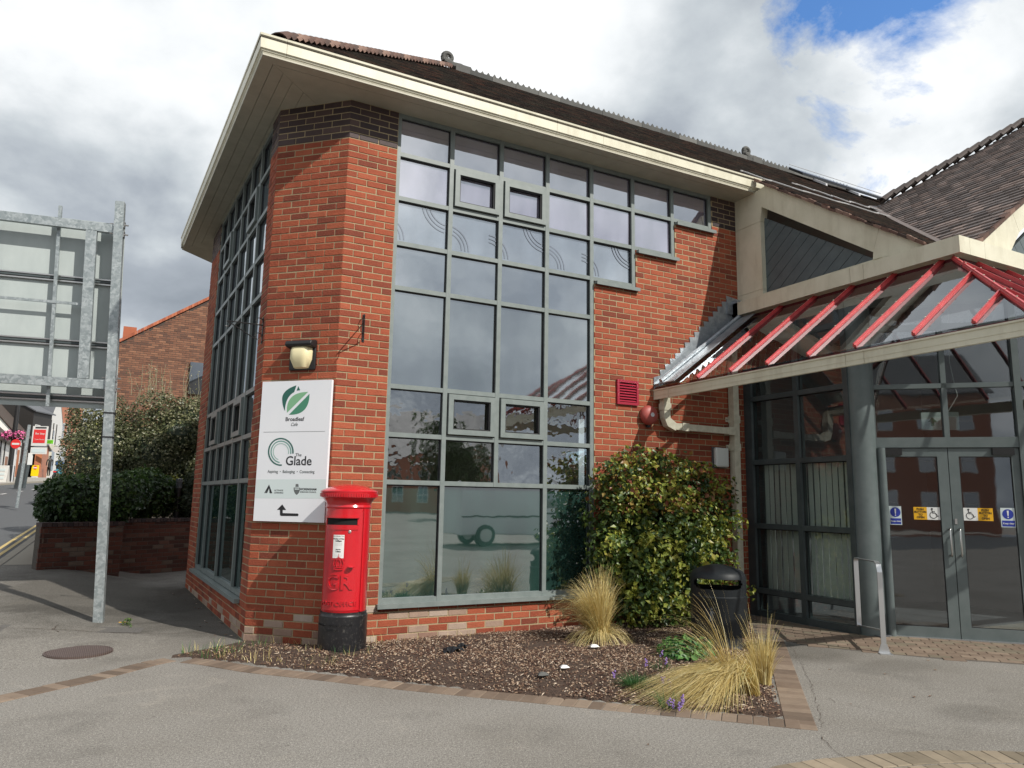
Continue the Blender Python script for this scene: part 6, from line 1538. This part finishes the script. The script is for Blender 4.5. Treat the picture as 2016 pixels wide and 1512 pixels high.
mb = MB(); mb.lathe([(.055, 0), (.055, .75)], n=14); mb.build('post', 'black_iron', BLd); mb = MB(); mb.lathe([(.06, .75), (.06, .78), (.05, .79), (.06, .80), (.05, .81), (.06, .82), (.05, .83), (.06, .84), (.05, .85), (.06, .86), (.065, .93), (.0, .95)], n=14); mb.build('head', 'bin_grey', BLd)

# ---------------------------------------------------------------- brick gable house behind
GH = thing('gable_house', 'brown brick gable end with red tiled verge rising behind the hedge', 'house', (0, 20.8, 0))
GYp = 20.9
mbm = MB(); gl = []
A0 = (-3.2, 5.85); A1 = (.35, 8.40)
sl2 = (8.43-6.60)/(.36+2.26)
def gtop(x): return 6.62+sl2*(x+2.25)
st3 = []
uG = Vector((1, 0, 0)); nG = Vector((0, -1, 0))
def clipG(z):
    # wall between x left limit where roof line above z
    xl = (z-6.62)/sl2-2.25 if z > gtop(-2.42) else -2.42
    return (max(0, xl+2.42), 5.42) if xl+2.42 < 5.2 else None
brick_wall((-2.42, 0, 0), uG, nG, 5.42, 3.6, 9.9, matf=lambda k, s: 'brick_far', store=st3, clip=clipG)
wallp = MB(); wallp.prism([Vector((-2.42, .008, .3)), Vector((3, .008, .3)), Vector((3, .008, gtop(3))), Vector((-2.42, .008, gtop(-2.42)))], (0, .25, 0)); gw = wallp.build('wall', 'mortar_dark', GH)
mbb = MB(); 
for pos, q, ln, hh, tone, mat in st3:
    vs, fs = brick_mesh(ln, hh, tone, mat); mbb.add([pos+q @ v for v in vs], fs, tone)
mbb.build('brickwork', 'brick_far', gw, kind='stuff')
vm = MB(); L_ = sqrt(1+sl2*sl2); s = 0; vd = Vector((1, 0, sl2)).normalized()
while s < 6.2:
    vm2 = None; p = Vector((-2.5, -.06, gtop(-2.5)+.02))+vd*s; vm.obox(p, vd*.105, Vector((0, .35, 0)), Vector((0, 0, .12)), random.random()); s += .112
tonemat('verge_tile_red', [(0, (.30, .085, .045)), (1, (.50, .17, .09))], bs=10)
vm.build('verge_tile', 'verge_tile_red', GH, kind='stuff')
rfm = MB(); rfm.prism([Vector((-2.5, .0, gtop(-2.5)-.0)), Vector((3.2, 0, gtop(3.2))), Vector((3.2, 0, gtop(3.2)-.1)), Vector((-2.5, 0, gtop(-2.5)-.1))], (0, 8, 0)); rfm.build('roof', 'roof_tile', GH)
ch = MB(); ch.box(-2.22, -1.80, .6, 1.1, 6.6, 7.32); ch.build('chimney', 'verge_tile_red', GH)
gd = MB(); gd.box(-.0, 1.4, -.10, -.02, 5.0, 6.15); gd.build('shaded_window', 'glass_far', GH)

# ---------------------------------------------------------------- far street
def house(A, Bp, h, dep, roofh, wall_m, roof_m, label, cat='house', windows=(), timbers=(), door=None, shop=None, chimney=None, base=-.4, over=.25, gable=False, facing=1):
    A = Vector((*A, 0)); Bp = Vector((*Bp, 0)); u = (Bp-A).normalized(); L_ = (Bp-A).length; n_ = Vector((u.y, -u.x, 0))*facing; zb_ = min(H(A.x, A.y), H(Bp.x, Bp.y))
    T = thing('street_house', label, cat, (A.x, A.y, zb_), group='houses and shops along the streets'); back = -n_
    def P(s, z, o_=0): return u*s+n_*o_+Vector((0, 0, z))
    mb = MB(); mb.prism([P(0, base), P(L_, base), P(L_, h), P(0, h)], back*dep); w = mb.build('wall', wall_m, T)
    r = MB()
    if gable:
        r.prism([P(-over, h-.1), P(L_/2, h+roofh), P(L_+over, h-.1), P(L_+over, h+.05), P(L_/2, h+roofh+.15), P(-over, h+.05)], back*(dep+.2)); g2_ = MB(); g2_.prism([P(0, h), P(L_, h), P(L_/2, h+roofh)], back*dep); g2_.build('gable', wall_m, T)
    else:
        e = n_*over
        for t0, t1, th_ in ((P(0, h-.15)+e, P(0, h+roofh)+back*(dep/2), .1),):
            r.obox(t0-u*.15, u*(L_+.3), t1-t0, Vector((0, 0, .1)))
        t0 = P(0, h-.15)+back*(dep+over); t1 = P(0, h+roofh)+back*(dep/2); r.obox(t0-u*.15, u*(L_+.3), t1-t0, Vector((0, 0, .1)))
        g2_ = MB(); 
        for s in (0, L_-.1): g2_.prism([P(s, h), P(s, h)+back*dep, P(s, h+roofh)+back*dep/2], u*.1)
        g2_.build('gable', wall_m, T)
    r.build('roof', roof_m, T)
    for (s0, s1, z0, z1) in windows:
        f = MB(); f.obox(P(s0, z0, .03), u*(s1-s0), n_*-.04, Vector((0, 0, z1-z0))); fo = f.build('window', 'render_white', T)
        nx = max(1, int((s1-s0)/.5))
        for k in range(nx):
            for (za, zb2) in ((z0+.06, (z0+z1)/2-.03), ((z0+z1)/2+.03, z1-.06)):
                wv_ = (s1-s0-.06)/nx; g = MB(); g.obox(P(s0+.06+k*wv_, za, .034), u*(wv_-.06), n_*-.01, Vector((0, 0, zb2-za))); g.build('pane', 'glass_far', fo)
    for (s0, z0, s1, z1, w_) in timbers:
        t = MB(); t.bar(P(s0, z0, .03), P(s1, z1, .03), .06, w_, up=(0, 0, 1) if abs(z1-z0) < abs(s1-s0) else u); t.build('timber', 'timber_dark', T)
    if door: f = MB(); f.obox(P(door[0], 0, .03), u*(door[1]-door[0]), n_*-.04, Vector((0, 0, door[2]))); f.build('door', door[3], T)
    if shop:
        f = MB(); f.obox(P(shop[0], .5, .05), u*(shop[1]-shop[0]), n_*-.05, Vector((0, 0, 1.8))); f.build('shop_window', 'glass_far', T); f = MB(); f.obox(P(shop[0]-.1, 2.35, .12), u*(shop[1]-shop[0]+.2), n_*-.12, Vector((0, 0, .5))); f.build('fascia', shop[2], T)
    if chimney: c = MB(); c.obox(P(chimney[0], h+.3)+back*(dep/2-.3), u*.7, back*.6, Vector((0, 0, roofh+.6))); c.build('chimney', 'brick_orange', T)
    return T
def pw(u_, depth): # ground point under image column u_ at given depth from the camera
    d = (Fv*1454.667+R2*(u_-1008)-U2*(940-756)); q = CAMP+d*(depth/1454.667); return (q.x, q.y)
tm = [(0, 3.3, 9, 3.3, .22), (0, 0, 0, 3.3, .2), (1.6, 0, 1.6, 3.3, .18), (3.2, 0, 3.2, 3.3, .18), (4.8, 0, 4.8, 3.3, .18), (6.4, 0, 6.4, 3.3, .18), (0, 1.6, 7.5, 1.6, .16)]
house(pw(-70, 40), pw(28, 55), 3.1, 7, 3.3, 'render_white', 'roof_tile', 'low white timber framed house with brown tiled roof, nearest across the street', windows=((2.0, 3.0, 1.0, 2.2), (5.2, 6.2, 1.0, 2.2), (9, 10, 1.0, 2.2)), timbers=tm+[(8.0, 0, 8.0, 3.1, .18), (9.6, 0, 9.6, 3.1, .18), (11.2, 0, 11.2, 3.1, .18), (13.5, 0, 13.5, 3.1, .3)], door=(12.0, 12.9, 2.1, 'wood_brown'))
house(pw(16, 57), pw(48, 62), 3.4, 6, 3.4, 'render_white', 'roof_tile', 'small white fronted shop house with orange doorway beside the lamp column', timbers=[(0, 0, 0, 3.4, .22), (1.5, 0, 1.5, 3.4, .2), (3.2, 0, 3.2, 3.4, .2), (0, 3.2, 5, 3.2, .25)], door=(1.6, 2.6, 2.2, 'brick_orange'), shop=(3.4, 5.0, 'timber_dark'))
house(pw(6, 66), pw(56, 72), 6.3, 8, 2.2, 'brick_orange', 'roof_tile', 'taller orange brick house rising behind the low roofs', chimney=(1.2,))
house(pw(52, 63), pw(89, 66), 5.6, 6, 1.5, 'timber_dark', 'slate', 'black timbered overhanging house with grey mossy roof', windows=((.4, 1.2, 3.6, 4.4),), shop=(.6, 2.6, 'slate'), door=(2.8, 3.6, 2.2, 'render_cream'))
house(pw(64, 62.4), pw(78, 62.6), 2.4, 3, .3, 'brick_orange', 'slate', 'low orange brick shop front behind the yellow road sign')
house(pw(88, 67), pw(112, 72), 5.0, 7, 2.6, 'render_white', 'slate', 'narrow white gabled shop beyond the black timber house', gable=True, windows=((.9, 1.9, 3.0, 4.2),), shop=(.4, 2.8, 'render_cream'), timbers=[(0, 0, 0, 5, .2), (1.2, 2.4, 1.2, 4.8, .15), (2.6, 2.4, 2.6, 4.8, .15)])
house(pw(100, 74), pw(150, 82), 8.4, 8, 2.5, 'brick_orange', 'slate', 'tall red brick house with white bay window at the end of the street', chimney=(2.5,), windows=((1.0, 2.4, 3.6, 5.2), (3.4, 4.4, 3.6, 5.2)), shop=(.6, 3.5, 'render_white'))
house(pw(-130, 30), pw(-75, 38), 5, 6, 2, 'brick_plain', 'slate', 'brick house out of frame on the far left pavement')
def gpt(u_, v_, depth): d = (Fv*1454.667+R2*(u_-1008)-U2*(v_-756)); return CAMP+d*(depth/1454.667)
def hpost(x, y): return Vector((x, y, H(x, y)))
# lamp columns with flower baskets
def lamp(u_, depth, hh, label, colr, r=.12, sign=False):
    x, y = pw(u_, depth); T = thing('lamp_column', label, 'lamp post', (x, y, H(x, y)-.02), -YAW, 'lamp columns along the street'); mb = MB(); mb.lathe([(r*1.5, 0), (r*1.5, 1.0), (r, 1.1), (r*.7, hh)], n=12); mb.build('column', 'black_iron', T)
    mb = MB(); mb.lathe([(r*.9, hh*.93), (r*.9, hh*.96)], n=12); mb.build('collar', 'steel_white', T)
    B_ = thing('flower_basket', 'hanging basket of %s flowers on the %s' % (colr, 'near lamp column' if sign else 'far lamp column'), 'flower basket', (x, y, H(x, y)), 0, 'flower baskets on the lamp columns')
    for sx in (-1, 1):
        m_ = MB(); rr = random.Random(int(u_)+sx)
        res = leaf_cloud(None, [(sx*.36, 0, hh*.5, .36, .3, .27)], 300, .12, rr, lambda p, d, r_: r_.random(), zmin=-9); add_leaves(m_, res); o1 = m_.build('foliage', 'leaf_low', B_, kind='stuff')
        m_ = MB(); res = leaf_cloud(None, [(sx*.36, -.05, hh*.5+.02, .4, .34, .28)], 260, .11, rr, lambda p, d, r_: .5, zmin=-9, shell=.2); add_leaves(m_, res); o2_ = m_.build('flowers', 'pink' if sign else 'red_flower', B_, kind='stuff')
    mb = MB(); mb.tube([(-.4, 0, hh*.56), (.4, 0, hh*.56)], .02, 6); mb.build('arm', 'black_iron', T); B_.rotation_euler = (0, 0, -YAW); return T
lamp(18, 48, 6.0, 'black street lamp column near the no entry sign', 'pink', .17, True)
lamp(53, 66, 6.6, 'black lamp column near the end of the street', 'red', .13)
# no entry sign
x, y = pw(24, 47); T = thing('no_entry_sign', 'round red no entry sign with white bar by the near lamp column', 'road sign', (x, y, H(x, y)), -YAW+.1)
mb = MB(); mb.lathe([(.3, 0), (.3, .02)], (0, -.05, 2.42), 28, axis=(0, -1, 0)); mb.build('disc', 'bus_red', T); mb = MB(); mb.box(-.22, .22, -.08, -.071, 2.36, 2.48); mb.build('bar', 'render_white', T); mb = MB(); mb.tube([(0, 0, 0), (0, 0, 2.5)], .04, 8); mb.build('post', 'steel_white', T)
# bus stop
bx, by, _ = gpt(32, 1005, 25); T = thing('bus_stop', 'bus stop pole with red flag and white timetable panel on the near pavement', 'bus stop', (bx, by, H(bx, by)-.02), -YAW)
mb = MB(); mb.tube([(0, 0, 0), (.05, 0, 1.4), (.10, 0, 2.82)], .05, 12); mb.build('pole', 'hot_dip_zinc', T)
mb = MB(); mb.box(.25, .76, -.02, .02, 2.10, 2.78); mb.build('flag', 'render_white', T)
mb = MB(); mb.box(.30, .71, -.026, -.02, 2.20, 2.66); mb.build('flag_face', 'bus_red', T); mb = MB(); mb.box(.34, .72, -.026, -.02, 2.70, 2.75); mb.build('flag_header', 'black_iron', T)
mb = MB(); mb.box(.26, .80, -.025, .015, 1.82, 2.05); mb.build('route_panel', 'render_white', T); mb = MB(); mb.box(.30, .76, -.030, -.026, 1.87, 2.0); mb.build('route_text', 'sign_band', T)
mb = MB(); mb.box(.20, .33, -.03, .03, 1.45, 1.85); mb.build('timetable_case', 'white_plain', T)
tb = bpy.data.objects.new('q', None); 
text('Bus Stop', .09, 'render_white', T, (.52, -.028, 2.52), Quaternion(), bold=.001); text('Town Centre', .06, 'render_white', T, (.52, -.028, 2.32), Quaternion())
for u_, lab in ((36, 'left dark timber post behind the bus stop pole'), (46, 'right dark timber post behind the bus stop pole')):
    x, y = pw(u_, 40); T = thing('timber_post', lab, 'post', (x, y, H(x, y)-.05), -YAW, 'dark posts at the bus stop'); mb = MB(); mb.obox((-.11, -.11, 0), (.22, 0, 0), (0, .22, 0), (.10, 0, 1.25)); mb.box(0, .18, -.1, .1, 1.25, 1.33); mb.build('shaft', 'dark_frame', T)
# yellow sign, A board, estate agent sign, oval sign
x, y = pw(68, 58); T = thing('yellow_road_sign', 'yellow temporary road sign with red disc on the far kerb', 'road sign', (x, y, H(x, y)), -YAW)
mb = MB(); mb.prism([(-.30, -.05, .12), (.26, -.05, .10), (.28, -.05, .35), (.26, -.05, .95), (-.22, -.05, .95), (-.28, -.05, .75)], (0, .04, 0)); mb.build('board', 'sign_yellow', T); mb = MB(); mb.lathe([(.15, 0), (.15, .006)], (0, -.052, .76), 18, axis=(0, -1, 0)); mb.build('disc', 'bus_red', T); mb = MB(); mb.box(-.14, .14, -.066, -.06, .71, .80); mb.build('bar', 'white_plain', T); mb = MB(); mb.box(-.2, .2, -.1, .1, 0, .08); mb.build('foot', 'white_plain', T)
x, y = pw(3, 46); T = thing('pavement_board', 'white and teal pavement board outside the timber framed house', 'sign', (x, y, H(x, y)), -YAW)
mb = MB(); mb.obox((-.35, 0, 0), (.62, 0, 0), (0, .03, 0), (0, .15, 1.05)); mb.build('board', 'render_white', T); mb = MB()
for k in range(3): mb.obox((-.28, -.012+.035*k+.02, .2+.25*k), (.4, 0, 0), (0, .01, 0), (0, .02, .14))
mb.build('print', 'sign_band', T); mb = MB(); mb.obox((-.35, .35, 0), (.62, 0, 0), (0, .03, 0), (0, -.18, 1.05)); mb.build('back_board', 'render_white', T)
x, y, z = gpt(97, 870, 62); T = thing('agent_sign', 'green and white projecting sign on the black timber house', 'sign', (x, y, z), -YAW); mb = MB(); mb.box(-.4, .38, -.02, .02, -.2, .2); mb.build('board', 'white_plain', T); mb = MB(); mb.box(-.37, .35, -.03, -.021, -.15, .16); mb.build('face', 'agent_green', T)
for i, zz_ in enumerate((.07, -.07)): text('Residential' if i == 0 else 'Lettings', .12, 'ink', T, (0, -.034, zz_), Quaternion(), xs=.9)
x, y, z = gpt(112, 885, 66); T = thing('oval_sign', 'white oval hanging sign beyond the green agent sign', 'sign', (x, y, z), -YAW); mb = MB(); mb.prism([Vector((.42*cos(2*pi*k/20), 0, .26*sin(2*pi*k/20))) for k in range(20)], (0, .05, 0)); mb.build('board', 'render_white', T); mb = MB(); mb.tube([(-.3, .02, .3), (.5, .02, .3)], .02, 6); mb.build('arm', 'black_iron', T)
# motorbike and rider, seen from behind, half hidden by the bush
x, y = pw(113, 55); MO = thing('scooter', 'teal scooter ridden up the street away from the camera', 'scooter', (x, y, H(x, y)-.1), -YAW)
mb = MB(); mb.lathe([(.10, -.05), (.25, -.06), (.27, 0), (.25, .06), (.10, .05)], (0, -.35, .27), 20, axis=(1, 0, 0)); mb.build('rear_wheel', 'tyre', MO); mb = MB(); mb.lathe([(.10, -.05), (.25, -.05), (.27, 0), (.25, .05), (.10, .05)], (0, .85, .27), 20, axis=(1, 0, 0)); mb.build('front_wheel', 'tyre', MO)
mb = MB(); mb.lathe([(.05, -.3), (.22, -.2), (.28, .1), (.25, .4), (.12, .55)], (0, -.05, .62), 14, axis=(0, 1, .05)); smooth_by_angle(mb.build('body', 'scooter_teal', MO), 60); mb = MB(); mb.box(-.12, .12, -.42, -.36, .62, .72); mb.build('tail_light', 'bus_red', MO); mb = MB(); mb.tube([(-.35, .55, 1.05), (0, .6, 1.0), (.35, .55, 1.05)], .02, 6); mb.tube([(0, .6, 1.0), (0, .82, .3)], .05, 6); mb.build('handlebar', 'tyre', MO)
def skin_body(name, joints, edges, mat, parent):
    me = bpy.data.meshes.new(name); me.from_pydata([j[0] for j in joints], edges, []); o_ = bpy.data.objects.new(name, me); COL.objects.link(o_)
    md = o_.modifiers.new('s', 'SKIN'); 
    for i, j in enumerate(joints): me.skin_vertices[0].data[i].radius = (j[1], j[1]) if not isinstance(j[1], tuple) else j[1]
    me.skin_vertices[0].data[0].use_root = True
    sd_ = o_.modifiers.new('u', 'SUBSURF'); sd_.levels = 1; sd_.render_levels = 1
    dg = bpy.context.evaluated_depsgraph_get(); m2 = bpy.data.meshes.new_from_object(o_.evaluated_get(dg)); bpy.data.objects.remove(o_); m2.materials.clear(); m2.materials.append(MATS[mat].m); m2.polygons.foreach_set('use_smooth', [True]*len(m2.polygons)); return inst(name, m2, parent)
PR = thing('person', 'scooter rider in blue jacket and white helmet seen from behind', 'person', (x, y, H(x, y)-.1), -YAW)
J = [((0, -.1, .85), .16), ((0, -.05, 1.1), (.17, .13)), ((0, 0, 1.35), (.19, .13)), ((0, .03, 1.52), .06), ((0, .04, 1.62), .09), ((-.2, 0, 1.4), .075), ((-.33, .2, 1.15), .06), ((-.3, .5, 1.07), .04), ((.2, 0, 1.4), .075), ((.33, .2, 1.15), .06), ((.3, .5, 1.07), .04), ((-.17, .25, .82), .09), ((-.2, .3, .4), .06), ((-.2, .4, .3), .05), ((.17, .25, .82), .09), ((.2, .3, .4), .06), ((.2, .4, .3), .05)]
skin_body('body', J, [(0, 1), (1, 2), (2, 3), (3, 4), (2, 5), (5, 6), (6, 7), (2, 8), (8, 9), (9, 10), (0, 11), (11, 12), (12, 13), (0, 14), (14, 15), (15, 16)], 'denim', PR)
mb = MB(); mb.lathe([(.001, -.12), (.10, -.09), (.135, 0), (.11, .09), (.001, .14)], (0, .03, 1.68), 16); smooth_by_angle(mb.build('helmet', 'white_plain', PR), 60)
def walker(u_, depth, label, top, rot=0.0):
    x, y = pw(u_, depth); P_ = thing('person', label, 'person', (x, y, H(x, y)), rot)
    J = [((0, 0, .92), .13), ((0, 0, 1.15), (.14, .10)), ((0, 0, 1.38), (.16, .10)), ((0, 0, 1.5), .05), ((0, .01, 1.62), .085), ((-.2, 0, 1.38), .06), ((-.24, .02, 1.12), .045), ((-.22, .1, .88), .035), ((.2, 0, 1.38), .06), ((.24, .0, 1.12), .045), ((.22, .08, .88), .035), ((-.09, .05, .5), .075), ((-.1, -.08, .08), .05), ((-.1, .06, .04), .04), ((.09, .1, .5), .075), ((.1, .12, .08), .05), ((.1, .26, .04), .04)]
    skin_body('body', J, [(0, 1), (1, 2), (2, 3), (3, 4), (2, 5), (5, 6), (6, 7), (2, 8), (8, 9), (9, 10), (0, 11), (11, 12), (12, 13), (0, 14), (14, 15), (15, 16)], top, P_)
    mb = MB(); mb.lathe([(.001, -.05), (.09, -.02), (.10, .05), (.001, .12)], (0, -.01, 1.64), 12); smooth_by_angle(mb.build('hair', 'timber_dark', P_), 60)
walker(95, 63, 'person in dark clothes walking on the far pavement left of the scooter rider', 'timber_dark', .4)

# ---------------------------------------------------------------- opposite side of the forecourt (seen mirrored in the glass)
house((34, -62), (14, -66), 6.5, 8, 3, 'brick_plain', 'slate', 'long brick terrace far across the forecourt behind the camera', windows=tuple((1+2.6*i, 2.1+2.6*i, z, z+1.5) for i in range(7) for z in (1, 3.8)))
house((12, -64), (-4, -62), 5.4, 8, 2.6, 'render_cream', 'roof_tile', 'cream rendered house far across the forecourt behind the camera', windows=((1, 2, 1, 2.4), (4, 5, 1, 2.4), (7, 8, 1, 2.4), (1, 2, 3.2, 4.4), (4, 5, 3.2, 4.4), (7, 8, 3.2, 4.4)), door=(9, 10, 2.1, 'brick_orange'))
house((-13, -42), (-27, -26), 8.6, 8, 3, 'brick_plain', 'slate', 'three storey brick block across the road behind the camera', windows=tuple((1+2.3*i, 1.9+2.3*i, z, z+1.4) for i in range(8) for z in (1, 3.6, 6.2)))
rnd = random.Random(77)
for (tx_, ty_, tr, lab) in ((9, -40, 2.6, 'round tree across the forecourt behind the camera, nearest the van'), (20, -44, 3.2, 'larger round tree across the forecourt behind the camera')):
    bl_ = [(tx_+rnd.uniform(-tr*.6, tr*.6), ty_+rnd.uniform(-1, 1), tr*1.3+rnd.uniform(-tr*.5, tr*.5), tr*.5, tr*.5, tr*.45) for _ in range(9)]
    T_ = thing('tree', lab, 'tree', (tx_, ty_, 0)); m_ = MB(); add_leaves(m_, [(0, [v-T_.location for v in vs], fs, t) for p, vs, fs, t in leaf_cloud(None, bl_, 3500, .34, rnd, lambda p, d, r: r.random()*.7)]); m_.build('crown', 'leaf_low', T_, kind='stuff'); m_ = MB(); m_.tube([(0, 0, 0), (.1, 0, tr), (.2, .1, tr*1.6)], .2, 8, radii=[.22, .15, .06]); m_.build('trunk', 'bark', T_)
VN = thing('van', 'white panel van parked behind the camera', 'van', (10.4, -15.5, 0), .05)
mb = MB(); mb.prism([(-2.4, -.9, .35), (2.3, -.9, .35), (2.4, -.9, .9), (1.75, -.9, 1.15), (1.15, -.9, 1.9), (.9, -.9, 2.0), (-2.35, -.9, 2.0), (-2.4, -.9, 1.9)], (0, 1.8, 0)); bevel(mb.build('body', 'van_white', VN), .05, 2)
for sy in (-.91, .895): mb = MB(); mb.prism([(1.65, sy, 1.18), (1.1, sy, 1.8), (.55, sy, 1.8), (.55, sy, 1.15)], (0, .015, 0)); mb.build('window', 'glass_far', VN)
for xx2 in (-1.5, 1.5):
    for sy in (-.92, .72): mb = MB(); mb.lathe([(.2, 0), (.33, .0), (.35, .03), (.35, .17), (.33, .2), (.2, .2)], (xx2, sy, .34), 24, axis=(0, 1, 0)); wl = mb.build('wheel', 'tyre', VN); mb = MB(); mb.lathe([(.2, -.01), (.2, .21)], (xx2, sy, .34), 18, axis=(0, 1, 0)); mb.build('rim', 'steel_brushed', wl)
mb = MB(); mb.box(-2.35, 2.3, .902, .912, .95, 1.0); mb.build('side_trim', 'tyre', VN)

for o_ in list(bpy.data.objects):
    if o_.type == 'MESH' and len(o_.data.polygons) == 0: bpy.data.objects.remove(o_)
